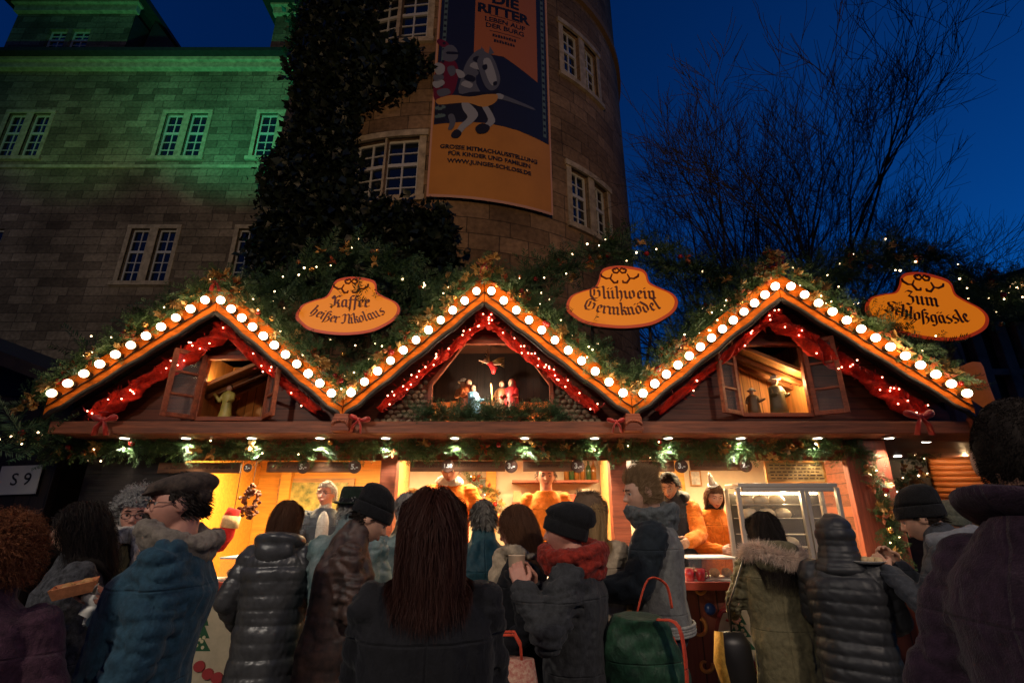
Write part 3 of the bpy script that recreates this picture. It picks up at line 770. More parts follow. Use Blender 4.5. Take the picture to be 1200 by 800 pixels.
def hp(ob, me):
    cc = co_of(me); q = np.abs(np.sin(PI * cc[:, 2] / .07 + .6 * wob(cc, 3, 10))) ** .5; set_co(me, cc + no_of(me) * (.0095 * (q - .6) * (1 + .5 * wob(cc, 6, 14)) + .004 * wob(cc, 4, 50))[:, None])
defer(c, hp); PEOPLE['puffer'] = p
p = person(1076, 571, 3.05, 46, 'man in pointed dark beanie and grey hooded jacket holding a snack at the counter', legs=M_btrous, coat=jk(fabric('blue_grey_cloth', (.05, .055, .065), .8, .3, 70), hem=.7, t=.045, collar=.04), la=('w', 1040, 668, 3.08), ra=('w', 1050, 660, 3.2), hatz=.06, hpitch=14, vox=.0055, hands=(.8, .6), lean=6)
beanie(p, M_knitk, tall=.175, slouch=(0, -.03), tilt=14, low=-.008); hood_back(p, fabric('pale_grey_jersey', (.20, .21, .23), .9, .2, 120), s=1.0); PEOPLE['snack'] = p
hair(p, 'short', H_dark, 27, L=.03, n=300, thick=1.03, front=.9)
p = person(1112, 583, 3.8, 20, 'person in ribbed grey green bobble hat beyond the snack eater', legs=M_btrous, coat=jk(M_char, hem=.75, t=.045, collar=.05), hatz=.05, face=False)
beanie(p, M_knitg, tall=.15, tilt=10, name='bobble_hat'); pompom(p, fabric('dark_green_yarn', (.02, .04, .02), .95), (0, -.04, .17), .042)
p = person(1132, 588, 4.2, 120, 'blond person in brown jacket partly hidden beside the foreground man', legs=M_btrous, coat=jk(M_capb, hem=.75, t=.04, collar=.05), hatz=.01, tone='pink')
hair(p, 'bob', H_blond, 29, L=.18, n=900, thick=1.07, front=.4)
p = person(1188, 466, 1.12, -80, 'man with cropped hair in purple black coat with upturned collar filling the right foreground', legs=M_btrous, coat=jk(M_purple, hem=.5, t=.04, collar=.03, w=.95, amp=.008, flare=.05), hatz=.008, vox=.006, face=False, hyaw=34)
hair(p, 'short', H_buzz, 30, L=.007, n=11000, thick=1.045, front=.5, width=.0009, vol=.002, frizz=.4); PEOPLE['front'] = p
mb = MB()
for q in range(2):
    pts = [p.U @ V((.093 * math.cos(a) * (1 + .08 * q), -.012 + .092 * math.sin(a) * (1 + .08 * q), 1.505 + .02 * q - .035 * math.sin(a))) for a in np.linspace(R(-250), R(70), 30)]
    mb.tube(pts, [(.011, .044 - .012 * q)] * 30, 10)
c = p.child('upturned_collar', mb, M_purple); remesh(c, .007, 4)
def cp(ob, me):
    cc = co_of(me); set_co(me, cc + no_of(me) * (.006 * wob(cc, 2, 30))[:, None])
defer(c, cp)

# stall keepers on the raised floor behind the counter
VG = 'stall keepers behind the counter'
p = person(527, 533, 5.1, 188, 'stall keeper in orange sweatshirt and white neckerchief leaning under the price boards', base=.3, lean=14, legs=M_btrous, coat=jk(M_orange, hem=.85, t=.03), la=(-.45, .35, 1.15), ra='counter', group=VG, tone='pink', hatz=.01, hyaw=-10, hpitch=12)
hair(p, 'short', H_brown, 31, L=.05, n=600, thick=1.06); scarf(p, fabric('white_cotton', (.7, .68, .62), .9, .1, 90), 1, .04, (.088, .09), z=1.5, name='neckerchief')
p = person(640, 541, 5.1, 178, 'young man in plain orange sweatshirt facing out from under the price boards', base=.3, legs=M_btrous, coat=jk(M_orange, hem=.85, t=.03), la='down', ra='down', group=VG, tone='pink', hatz=.012, vox=.006, hpitch=6)
hair(p, 'short', H_brown, 32, L=.05, n=700, thick=1.06)
p = person(785, 554, 5.05, 148, 'dark haired man in black body warmer over orange sleeves looking down', base=.3, legs=M_btrous, coat=jk(fabric('black_bodywarmer', (.02, .02, .022), .7, .3, 50), hem=.82, t=.035, slm=M_orange, collar=.04), la='counter', ra='counter', group=VG, tone='tan', hatz=.012, vox=.006, hpitch=18, lean=6)
hair(p, 'short', H_dark, 33, L=.06, n=800, thick=1.08); hood_back(p, fabric('black_bodywarmer', (.02, .02, .022)), s=.9)
p = person(839, 566, 5.0, 188, 'young woman in orange sweater and small silver party hat looking down at the counter', base=.3, legs=M_btrous, coat=jk(M_orange, hem=.85, t=.028, collar=.0), la='counter', ra='front', group=VG, tone='fair', hatz=.012, vox=.0055, hpitch=14, hyaw=-12, lean=6)
hair(p, 'bob', H_brown, 34, L=.14, n=900, thick=1.05, front=.45, vol=.008); scarf(p, M_btrous, 1, .022, (.075, .075), z=1.5, name='roll_neck')
T = p.MH @ Matrix.Translation((.03, .02, .115)) @ Matrix.Rotation(R(18), 4, 'Y') @ Matrix.Rotation(R(-6), 4, 'X')
mb = MB(); mb.lathe([(.038, 0), (.03, .05), (.018, .10), (.004, .14)], (0, 0, 0), None, 20); mb.v = [tuple(T @ V(q)) for q in mb.v]; p.child('party_hat', mb, mat('silver_foil', (.6, .58, .52), .3, .7, bump=(80, .6, .003)))
mb = MB(); mb.tube([T @ V((.04 * math.cos(a), .04 * math.sin(a), .004)) for a in np.linspace(0, 2 * PI, 25)], .012, 8); p.child('hat_trim', mb, fabric('white_fleece', (.75, .73, .7), .95, .1, 160))
# ================================================================ THE MARKET STALL
FY = 3.48
STALL_SCALE = 1.22 # enlargement of the built stall about the eye, which sets it farther off
ZG = 1.62 - 1.62 / STALL_SCALE # ground level before that enlargement
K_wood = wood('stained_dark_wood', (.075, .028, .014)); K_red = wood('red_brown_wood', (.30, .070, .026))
K_fasc = mat('orange_painted_board', (.60, .14, .011), .7, spec=.10, var=(3, .5), bump=(9, .3, .004), stretch=(3, 3, 10))
K_trim = wood('black_brown_trim', (.014, .008, .006)); K_pine = wood('honey_pine', (.46, .23, .07)); K_yel = wood('yellow_painted_board', (.70, .31, .035), amount=.25)
K_cream = mat('cream_wall_paint', (.75, .62, .42), .7, var=(3, .15)); K_white = mat('white_laminate', (.8, .78, .72), .35, var=(4, .1))
K_steel = mat('brushed_steel', (.62, .54, .44), .42, .55, bump=(60, .2, .002), stretch=(1, 20, 1)); K_glass = mat('clear_glass', (1, 1, 1), .03, trans=1.0, spec=.5)
K_black = mat('black_lacquer', (.01, .01, .011), .35); K_shing = mat('dark_roof_shingle', (.03, .022, .018), .8, var=(6, .5), bump=(14, .8, .01))
K_socket = mat('bulb_socket', (.03, .02, .015), .4)
G_bulb = glow('bulb_glass', (1.0, .80, .52), 17.0)
G_bulbs = [G_bulb, glow('bulb_glass_dim', (1.0, .80, .52), 11.0), glow('bulb_glass_bright', (1.0, .80, .52), 21.0), glow('bulb_glass_old', (1.0, .72, .40), 6.0)]
for G_ in G_bulbs:
    _n = G_.node_tree; _g = _n.nodes.new('ShaderNodeTexCoord'); _s = _n.nodes.new('ShaderNodeSeparateXYZ'); _r = _n.nodes.new('ShaderNodeValToRGB'); _n.links.new(_g.outputs['Generated'], _s.inputs[0]); _n.links.new(_s.outputs[1], _r.inputs[0])
    _r.color_ramp.elements[0].position = .18; _r.color_ramp.elements[0].color = (1, .84, .60, 1); _r.color_ramp.elements[1].position = .60; _r.color_ramp.elements[1].color = (.90, .46, .15, 1); _n.links.new(_r.outputs[0], _n.nodes['Principled BSDF'].inputs['Emission Color'])
G_fairy = glow('fairy_light_glass', (1.0, .66, .34), 9.0); G_fairyr = glow('warm_fairy_light_glass', (1.0, .34, .20), 12.0)
G_lamp = glow('downlight_glass', (1.0, .93, .80), 14.0); G_tube = glow('tube_lamp_glass', (1.0, .84, .58), 9.0)
def planks_mat(name, col, period, axis='Z', amount=.45, rough=.55, gap=.25):
    """boards with dark joints, run of the grain along X (axis Z) or Z (axis X)"""
    m = bpy.data.materials.new(name); m.use_nodes = True; nt = m.node_tree; N = nt.nodes; L = nt.links; b = N['Principled BSDF']; b.inputs['Roughness'].default_value = rough
    tc = N.new('ShaderNodeTexCoord'); sep = N.new('ShaderNodeSeparateXYZ'); L.new(tc.outputs['Object'], sep.inputs[0])
    dv = N.new('ShaderNodeMath'); dv.operation = 'DIVIDE'; dv.inputs[1].default_value = period; L.new(sep.outputs[{'X': 0, 'Y': 1, 'Z': 2}[axis]], dv.inputs[0])
    fl = N.new('ShaderNodeMath'); fl.operation = 'FLOOR'; L.new(dv.outputs[0], fl.inputs[0])
    fr = N.new('ShaderNodeMath'); fr.operation = 'FRACT'; L.new(dv.outputs[0], fr.inputs[0])
    wn = N.new('ShaderNodeTexWhiteNoise'); wn.noise_dimensions = '1D'; L.new(fl.outputs[0], wn.inputs['W'])
    mp = N.new('ShaderNodeMapping'); mp.inputs['Scale'].default_value = (1.5, 12, 22) if axis == 'Z' else (22, 12, 1.5); L.new(tc.outputs['Object'], mp.inputs[0])
    no = N.new('ShaderNodeTexNoise'); no.inputs['Scale'].default_value = 2.4; no.inputs['Detail'].default_value = 7; L.new(mp.outputs[0], no.inputs['Vector'])
    ad = N.new('ShaderNodeMath'); ad.operation = 'MULTIPLY_ADD'; ad.inputs[1].default_value = .6; L.new(wn.outputs['Value'], ad.inputs[0]); L.new(no.outputs['Fac'], ad.inputs[2])
    rp = N.new('ShaderNodeValToRGB'); e = rp.color_ramp.elements; e[0].position = .35; e[0].color = (*[c * (1 - amount) for c in col], 1); e[1].position = 1.0; e[1].color = (*[min(1, c * (1 + amount)) for c in col], 1); L.new(ad.outputs[0], rp.inputs[0])
    g = N.new('ShaderNodeMath'); g.operation = 'LESS_THAN'; g.inputs[1].default_value = .07; L.new(fr.outputs[0], g.inputs[0])
    mx = N.new('ShaderNodeMix'); mx.data_type = 'RGBA'; L.new(g.outputs[0], mx.inputs['Factor']); L.new(rp.outputs[0], mx.inputs['A']); mx.inputs['B'].default_value = (*[c * gap for c in col], 1)
    L.new(mx.outputs['Result'], b.inputs['Base Color'])
    bp = N.new('ShaderNodeBump'); bp.inputs['Strength'].default_value = .6; bp.inputs['Distance'].default_value = .006; sb = N.new('ShaderNodeMath'); sb.operation = 'SUBTRACT'; L.new(no.outputs['Fac'], sb.inputs[0]); L.new(g.outputs[0], sb.inputs[1]); L.new(sb.outputs[0], bp.inputs['Height']); L.new(bp.outputs[0], b.inputs['Normal'])
    return m
K_gable = planks_mat('dark_plank_cladding', (.15, .040, .016), .085); K_room = planks_mat('honey_plank_cladding', (.50, .22, .06), .07, 'X'); K_slope = planks_mat('honey_ceiling_boards', (.42, .18, .05), .06, 'Y')
K_soff = planks_mat('red_brown_soffit_boards', (.20, .055, .025), .11, 'Y'); K_front = planks_mat('red_counter_boards', (.16, .04, .022), .12, 'X')

stall = empty('market_stall', (0, 3.9, 0), 'long wooden market stall with three bulb-lit gables and orange boards', 'market stall')
TH = .04
PEAKS = [(258, 338, 259, 364), (568, 318, 568, 353), (908, 312, 905, 348)]
ends = [(46, 498), (400, 492), (742, 494), (1146, 492)]
pk = [W(a, b, FY) for a, b, _, _ in PEAKS]; pl = [W(c, d, FY) for _, _, c, d in PEAKS]
vl = [W(a, b, FY) for a, b in ends]
BH = .205 # height of a board measured upright
SLOPES = [] # (low point centre line, high point centre line)
XB = [vl[0].x, vl[1].x, vl[2].x, vl[3].x]
zv = 2.265
fascias = []
for g in range(3):
    xm = pk[g].x; zl = pl[g].z; zh = zl + .21
    for sd in (0, 1):
        xe = XB[g] if sd == 0 else XB[g + 1]
        g0 = .004 if sd == 0 else -.004
        outer = [(xe - g0 * 0, zv + .02), (xe, zv + .21), (xm - (.003 if sd == 0 else -.003), zh), (xm - (.003 if sd == 0 else -.003), zl)]
        xe2 = xe + (.003 if sd == 0 else -.003)
        outer[0] = (xe2, zv + .015); outer[1] = (xe2, zv + .215)
        # scalloped lower edge from peak to valley
        low = []
        for i in range(1, 28):
            t = i / 28; x = outer[3][0] + (outer[0][0] - outer[3][0]) * t; z = outer[3][1] + (outer[0][1] - outer[3][1]) * t
            low.append((x, z + .014 * abs(math.sin(t * PI * 4.5)) - .006 + .03 * max(0, t - .9) * 6))
        poly = outer + low
        mb = MB(); mb.prism(poly, lambda u, v: V((u, FY, v)), lambda u, v: V((u, FY + TH, v)))
        fb = mb.build('fascia_board', K_fasc, stall); fascias.append(fb)
        # dark moulding under the board
        tr = MB(); ed = [outer[3]] + low + [outer[0]]
        tr.tube([V((x, FY + .012, z - .012)) for x, z in ed], [(.020, .017)] * len(ed), 8)
        tr.build('edge_moulding', K_trim, fb, smooth=True)
        a = V((outer[0][0], FY, zv + .115)); b = V((outer[3][0], FY, (zl + zh) / 2))
        SLOPES.append((a, b, g, sd))
        L = (b - a).length; n = max(9, round((L - .16) / .106)); 
        for i in range(n):
            t = (.085 + (L - .155) * i / (n - 1)) / L; c = a.lerp(b, t); c.y = FY
            bl = MB(); M = Matrix.Rotation(R(90), 3, 'X')
            bl.mi = 0; bl.ell((c.x, FY - .056, c.z), (.028, .031, .028), None, 16, 11)
            bl.mi = 1; bl.lathe([(.024, .0), (.024, .03), (.017, .034)], (c.x, FY - .001, c.z), M, 14)
            o = bl.build('light_bulb', [G_bulbs[random.choice((0, 0, 1, 1, 2, 2, 0, 3))], K_socket], fb, smooth=True)
        cb = MB(); cb.tube([a.lerp(b, q / 20) + V((0, -.008, -.032 - .008 * (q % 2))) for q in range(21)], .0045, 6); cb.build('cable', K_socket, fb, smooth=True)
        # roof panel behind
        rp = MB(); up = (b - a).normalized(); nrm = V((-up.z, 0, up.x)) * (1 if sd == 0 else -1)
        c0 = V((outer[1][0], FY + TH, zv + .20)); c1 = V((outer[2][0], FY + TH, zh - .012)); d = V((0, 2.2, 0)); th = nrm * -.05
        rp.add([c0, c1, c1 + d, c0 + d, c0 + th, c1 + th, c1 + d + th, c0 + d + th], [(0, 1, 2, 3), (4, 7, 6, 5), (0, 4, 5, 1), (1, 5, 6, 2), (2, 6, 7, 3), (3, 7, 4, 0)])
        rp.build('roof_panel', K_shing, stall)
# carved console below each inner valley
for x in (vl[1].x, vl[2].x):
    mb = MB(); mb.box((x, FY + .035, 2.235), (.115, .11, .075)); mb.box((x, FY + .035, 2.188), (.13, .12, .022)); mb.box((x, FY + .03, 2.283), (.10, .09, .03))
    for i in range(9):
        a = i / 8 * PI; mb.ell((x + .05 * math.cos(a), FY - .024, 2.225 + .02 * math.sin(a)), (.011, .01, .011))
    mb.build('carved_console', K_red, stall, bevel=.004)
ZB = ZW(507, FY + .03) # soffit height
# long beam
mb = MB(); mb.bx(XB[0] + .02, XB[3] - .02, FY + .055, FY + .10, ZB, ZB + .085); mb.build('front_beam', wood('front_beam_wood', (.24, .070, .028)), stall, bevel=.004)
mb = MB(); mb.bx(XB[0] + .02, XB[3] + .9, FY + .1, 3.99, ZB + .004, ZB + .03); mb.build('soffit', K_soff, stall)
# gable walls with openings
GY = 3.72
def rectpx(x0, y0, x1, y1, Y): a = W(x0, y0, Y); b = W(x1, y1, Y); return a.x, b.x, b.z, a.z
holes = []
gl = [(238, 420, 316, 492), (505, 402, 646, 505), (862, 404, 944, 488)]
zsill = [ZW(491, GY), ZW(497, GY), ZW(486.5, GY)]
openings = []
for g in range(3):
    x0, _, _, z1 = rectpx(gl[g][0], gl[g][1], gl[g][2], gl[g][3], GY)
    mid = W((gl[g][0] + gl[g][2]) / 2, (gl[g][1] + gl[g][3]) / 2, GY).x
    hw = (gl[g][2] - gl[g][0]) / 2 / FPX * (3.72 * CT + .9 * ST)
    z0 = zsill[g]
    if g == 1: op = [(mid - hw, z0), (mid + hw, z0), (mid + hw, z0 + .30), (mid + hw * .47, z1), (mid - hw * .47, z1), (mid - hw, z0 + .30)]
    else: op = [(mid - hw, z0), (mid + hw, z0), (mid + hw, z1), (mid - hw, z1)]
    openings.append(op)
    xo0 = XB[g] + (.002 if g else -.02); xo1 = XB[g + 1] + (-.002 if g < 2 else .02)
    outer = [(xo0, ZB + .02), (xo1, ZB + .02), (xo1, ZB + .19), (pk[g].x, pl[g].z + .13), (xo0, ZB + .19)]
    mb = MB(); mb.prism(outer, lambda u, v: V((u, GY, v)), lambda u, v: V((u, GY + .03, v)), [op[::-1]])
    w_ = mb.build('gable_wall', K_gable, stall)
    # opening trim
    tr = MB(); k = len(op)
    for i in range(k):
        a = op[i]; b = op[(i + 1) % k]; tr.bar((a[0], GY - .008 - .001 * i, a[1]), (b[0], GY - .008 - .001 * i, b[1]), .03, .045, (0, 1, 0))
    tr.build('opening_trim', K_red, w_, bevel=.003)
    # little room behind the opening
    rm = MB(); xs = [p[0] for p in op]; zs = [p[1] for p in op]; xa, xb, za, zb = min(xs) - .06, max(xs) + .06, min(zs) - .006, max(zs) + .06; D = .42
    fl_, bk_, sd_, sl_ = MB(), MB(), MB(), MB()
    fl_.bx(xa, xb, GY + .03, GY + .03 + D, za - .02, za)
    bk_.bx(xa, xb, GY + .03 + D, GY + .05 + D, za, zb)
    for x in (xa - .02, xb):
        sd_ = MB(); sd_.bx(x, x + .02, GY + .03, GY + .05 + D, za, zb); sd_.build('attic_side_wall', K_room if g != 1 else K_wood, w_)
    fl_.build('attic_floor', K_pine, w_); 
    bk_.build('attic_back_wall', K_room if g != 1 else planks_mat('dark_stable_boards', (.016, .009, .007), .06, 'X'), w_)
    if g == 1:
        bt = MB()
        for i in range(20):
            x = xa + .03 + (xb - xa - .06) * i / 19; bt.box((x, GY + .03 + D - .012, za + .13 + .008 * random.random()), (.05, .018, .26 + .02 * random.random()))
        bt.build('low_board_fence', wood('stable_board_wood', (.40, .15, .04), (14, 14, 1.2)), w_)
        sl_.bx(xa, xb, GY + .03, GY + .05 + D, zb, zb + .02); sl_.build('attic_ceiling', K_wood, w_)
    else:
        s = -1 if g == 2 else 1
        # sloping ceiling boards dropping to one side
        xl, xr = (xa, xb) if g == 0 else (xb, xa)
        sl_.add([(xl, GY + .03, zb - .30), (xl, GY + D, zb - .30), (xr, GY + D, zb), (xr, GY + .03, zb), (xl, GY + .03, zb - .27), (xl, GY + D, zb - .27), (xr, GY + D, zb + .03), (xr, GY + .03, zb + .03)], [(0, 1, 2, 3), (4, 7, 6, 5), (0, 3, 7, 4), (0, 4, 5, 1), (1, 5, 6, 2), (2, 6, 7, 3)])
        sl_.build('sloping_ceiling', K_slope, w_)
        bm2 = MB()
        for q in (.12, .3):
            bm2.bar((xl, GY + .06 + q * .8, zb - .335), (xr, GY + .06 + q * .8, zb - .035), .035, .04, (0, 1, 0))
        bm2.build('rafter', wood('rafter_wood', (.26, .10, .03)), w_)
# stone infill beside the crib
K_stone = mat('field_stone', (.36, .27, .17), .8, var=(14, .75), bump=(30, .8, .006))
for sx in (-1, 1):
    mb = MB(); op = openings[1]; xe = op[0][0] if sx < 0 else op[1][0]
    z = zsill[1] + .02
    row = 0
    while z < zsill[1] + .5:
        x = xe + sx * (.045 + .024 * (row % 2)) + random.random() * .012 * sx
        for q in range(14):
            zlim = ZB + .02 + (abs((XB[1] if sx < 0 else XB[2]) - x) - .08) * .95
            if z < zlim and abs(x - pk[1].x) < abs((XB[1] if sx < 0 else XB[2]) - pk[1].x) - .06:
                w = random.uniform(.020, .030); mb.ell((x, GY - .004, z + random.uniform(-.006, .006)), (w, .022, random.uniform(.014, .023)), Matrix.Rotation(random.uniform(-.2, .2), 3, 'Y'), 12, 8)
            x += sx * .048
        z += .037; row += 1
    mb.build('stone_infill', K_stone, stall, smooth=True)
# glazed casements standing open
def casement(x, z0, h, w, ang, side):
    fr = MB(); t = .032
    M = Matrix.Translation((x, GY - .03, z0)) @ Matrix.Rotation(R(ang), 4, 'Z')
    def b(x0, x1, za, zb, d=.03): 
        n = len(fr.v); fr.bx(x0 * side, x1 * side, -d / 2, d / 2, za, zb); fr.v[n:] = [tuple(M @ V(q)) for q in fr.v[n:]]
    b(0, t, 0, h); b(w - t, w, 0, h); b(t, w - t, 0, t); b(t, w - t, h - t, h)
    for q in (1, 2): b(t, w - t, h * q / 3 - .009, h * q / 3 + .009, .022)
    o = fr.build('window_casement', K_red, stall, bevel=.003)
    gl_ = MB(); n = 0; gl_.bx(t * side, (w - t) * side, -.002, .002, t, h - t); gl_.v = [tuple(M @ V(q)) for q in gl_.v]; gl_.build('casement_pane', mat('thin_pane_glass', (.9, .9, .9), .05, alpha=.05), o)
for g in (0, 2):
    op = openings[g]; h = op[2][1] - op[0][1] + .03; w = .22
    casement(op[0][0] - .005, op[0][1] - .01, h, w, 52 if g == 0 else 34, -1); casement(op[1][0] + .005, op[1][1] - .01, h, w, -50 if g == 0 else -36, 1)
# posts, side boarding, counter, interior
PY = 3.97
def postx(px): return W(px, 560, PY).x
ZS = ZB + .004
pf = MB()
mb = MB(); mb.bx(XB[0] + .03, postx(214), PY - .03, PY, ZG, ZS - .004); mb.build('closed_side_boarding', planks_mat('tarred_side_boards', (.012, .008, .006), .12), stall)
for px, w in ((455, .12), (725, .13)):
    mb = MB(); x = postx(px); mb.bx(x - w / 2, x + w / 2, PY - .02, PY + .10, ZG, ZS - .004); mb.build('post', K_red, stall, bevel=.006)
mb = MB(); x = postx(1010); mb.bx(x - .16, x + .16, 3.86, 3.92, ZG, ZS - .004); mb.build('corner_board', wood('red_corner_board_wood', (.26, .055, .025), (14, 14, 1.2)), stall, bevel=.005)
XL, XR = postx(214), postx(1000)
mb = MB(); mb.bx(XL - .02, XR - .02, 3.50, 3.84, 1.195, 1.23); mb.build('counter_top', mat('pale_counter_top', (.62, .56, .48), .35, var=(5, .2)), stall, bevel=.006)
mb = MB(); mb.bx(XL - .02, XR - .02, 3.47, 3.499, 1.188, 1.236); mb.build('counter_edge', mat('red_edge_paint', (.45, .06, .03), .4), stall, bevel=.004)
mb = MB(); mb.bx(XL, XR - .04, 3.62, 3.66, ZG + .02, 1.194); mb.build('counter_front', K_front, stall)
mb = MB(); mb.bx(XL - .05, XR + .05, 3.67, 5.3, ZG, .538); mb.build('raised_floor', K_wood, stall)
mb = MB(); mb.bx(XL - .05, postx(440), 5.28, 5.32, .54, 2.22); mb.build('back_wall', K_yel, stall)
mb = MB(); mb.bx(postx(440) + .003, XR + .1, 5.28, 5.32, .54, 2.22); mb.build('back_wall', K_cream, stall)
for x in (XL - .07, XR + .07):
    mb = MB(); mb.bx(x - .02, x + .02, 4.031, 5.279, .54, 2.22); mb.build('side_wall', K_yel if x < 0 else K_gable, stall)
mb = MB(); mb.bx(XL - .05, XR + .05, 4.031, 5.3, 2.222, 2.25); mb.build('ceiling', K_white, stall)
mb = MB(); mb.bx(XL - .05, XR + .05, 3.992, 4.03, 2.035, 2.25); mb.build('lintel', K_gable, stall)
for px in (330, 575, 640, 715, 800):
    mb = MB(); x = W(px, 560, 5.1).x; mb.bx(x - .05, x + .05, 5.2, 5.279, .54, 2.22); mb.build('wall_stud', K_yel, stall)
# partitions between the bays
for px in (455, 725):
    x = postx(px); mb = MB(); mb.bx(x - .015, x + .015, PY + .11, 4.7, .54, 2.22); mb.build('partition', K_pine, stall)
# downlights along the soffit (parts), each with its lamp
DL = [146, 218, 295, 375, 452, 533, 615, 697, 783, 868, 958, 1042]
for i, px in enumerate(DL):
    p = W(px, 513, 3.74); mb = MB()
    mb.mi = 1; mb.lathe([(.045, -.006), (.047, .0), (.03, .003)], (p.x, 3.74, ZS - .002), None, 18); mb.mi = 0; mb.lathe([(.001, -.0065), (.028, -.0068), (.028, -.003)], (p.x, 3.74, ZS - .003), None, 16)
    mb.build('downlight', [G_lamp, K_steel], stall, smooth=False)
# tube lamps inside
for i, (a, b) in enumerate(((250, 430), (480, 700), (745, 960))):
    mb = MB(); xa, xb = postx(a), postx(b); mb.tube([(xa, 4.25, 2.19), (xb, 4.25, 2.19)], .02, 10); o = mb.build('tube_lamp', G_tube, stall, smooth=True)
# painted counter front: medallion, scrolls and rosettes
pa = MB(); c0 = W(905, 752, 3.62); CX, CZ = c0.x, c0.z - .02
yo = [3.617]
def flat(mb, poly, t=.003):
    y = yo[0]; yo[0] -= .0006; mb.prism(poly, lambda u, v: V((u, y - t, v)), lambda u, v: V((u, 3.6195, v)))
el = lambda rx, rz, k=48, cx=CX, cz=CZ: [(cx + rx * math.cos(2 * PI * i / k), cz + rz * math.sin(2 * PI * i / k)) for i in range(k)]
medals = []
for CXm in (CX, CX - 1.75, CX - 3.4):
    mb = MB(); flat(mb, el(.37, .36, cx=CXm)); m1 = mb.build('medallion_rim', mat('dark_red_paint', (.20, .03, .02), .5), stall)
    mb = MB(); flat(mb, el(.345, .335, cx=CXm)); mb.build('medallion_field', mat('ivory_paint', (.55, .46, .30), .5, var=(5, .25)), m1)
    mb = MB()
    for k in range(3):
        w = .09 - .02 * k; z = CZ - .02 + .07 * k; flat(mb, [(CXm - .2 - w, z), (CXm - .2 + w, z), (CXm - .2, z + .11)])
    mb.build('painted_fir_tree', mat('green_paint', (.02, .10, .04), .5), m1)
    mb = MB()
    for k in range(16): flat(mb, el(.010, .010, 10, CXm - .2 + random.uniform(-.06, .06) * (1 - k / 18), CZ + k * .011))
    mb.build('painted_baubles', mat('cream_paint', (.7, .6, .35), .5), m1)
    for (dx, dz) in ((-.16, -.10), (-.1, -.14), (-.04, -.16), (.02, -.17), (.18, -.12), (.24, -.11), (.21, -.16)):
        mb = MB(); flat(mb, el(.035, .03, 14, CXm + dx, CZ + dz)); mb.build('painted_gift', mat('crimson_paint', (.40, .04, .04), .5), m1)
    for sx in (-1, 1):
        for q, (dx, dz, r0, col) in enumerate(((.27, .16, .05, 'a'), (.43, .33, .07, 'b'), (.46, .10, .06, 'b'), (.44, -.10, .05, 'b'), (.40, -.28, .08, 'b'))):
            pts = []
            for i in range(22):
                a = i / 21 * 5.2; r = r0 * (1 - .75 * i / 21); pts.append((CXm + sx * (dx + r * math.cos(a + q)), 3.612, CZ + dz + r * math.sin(a + q)))
            mb = MB(); mb.tube(pts, [(.014 * (1 - .5 * i / 21)) for i in range(22)], 8)
            mb.build('carved_scroll', mat('crimson_paint', (.40, .04, .04), .5) if col == 'a' else mat('ochre_paint', (.62, .25, .05), .45), stall, smooth=True)
        mb = MB(); mb.ell((CXm + sx * .375, 3.60, CZ + .21), (.036, .03, .036)); mb.build('blue_rosette', mat('blue_paint', (.02, .05, .16), .3), stall, smooth=True)
# shelves and doors on the back wall
mb = MB(); xa, xb = W(600, 565, 5.1).x, W(700, 565, 5.1).x
for z in (ZW(563, 5.1), ZW(588, 5.1), ZW(612, 5.1)): mb.bx(xa, xb, 5.0, 5.27, z - .02, z)
mb.build('shelf', K_red, stall); ZSH = ZW(563, 5.1)
mb = MB(); xa2, xb2 = W(462, 600, 5.15).x, W(485, 600, 5.15).x
for z in (ZW(572, 5.15), ZW(596, 5.15), ZW(622, 5.15)): mb.bx(xa2, xb2, 5.05, 5.27, z - .02, z)
mb.build('shelf', K_pine, stall)
mb = MB(); xa, xb = W(322, 600, 5.26).x, W(412, 600, 5.26).x
mb.bx(xa, xb, 5.255, 5.277, 1.4, ZW(560, 5.26)); wf = mb.build('back_window', K_pine, stall); mb = MB(); mb.bx(xa + .06, xb - .06, 5.245, 5.254, 1.5, ZW(565, 5.26)); mb.build('back_window_pane', mat('leafy_window_view', (.20, .24, .05), .4, var=(12, .9, (.05, .09, .02), (.55, .42, .10))), wf)

# ---------------------------------------------------------------- things on and in the stall
SG = 'price discs hanging under the eaves'
def text_obj(txt, size, fn, font_align='CENTER'):
    cu = bpy.data.curves.new('lettering', 'FONT'); cu.body = txt; cu.size = size; cu.align_x = font_align; cu.align_y = 'CENTER'; cu.resolution_u = 3
    o = bpy.data.objects.new('lettering', cu); COL.objects.link(o); defer(o, fn)
def lettering(txt, size, M, m, parent, name='lettering', warp=None, sx=1.0, bold=0.0):
    """flat lettering laid on a surface by the matrix M, or by warp(x, y)"""
    def fn(o, me):
        for v in me.vertices:
            p = V((v.co.x * sx, v.co.y, 0)); v.co = warp(p.x, p.y) if warp else M @ p
        me.name = name; t = bpy.data.objects.new(name, me); me.materials.clear(); me.materials.append(m); COL.objects.link(t); adopt(t, parent)
        bpy.data.objects.remove(o)
    text_obj(txt, size, fn)
    if bold: DEFER[-1][0].data.offset = bold
M_chalk = mat('chalk_white', (.75, .74, .70), .8); M_slate = mat('slate_black', (.006, .006, .007), .8, spec=.15)
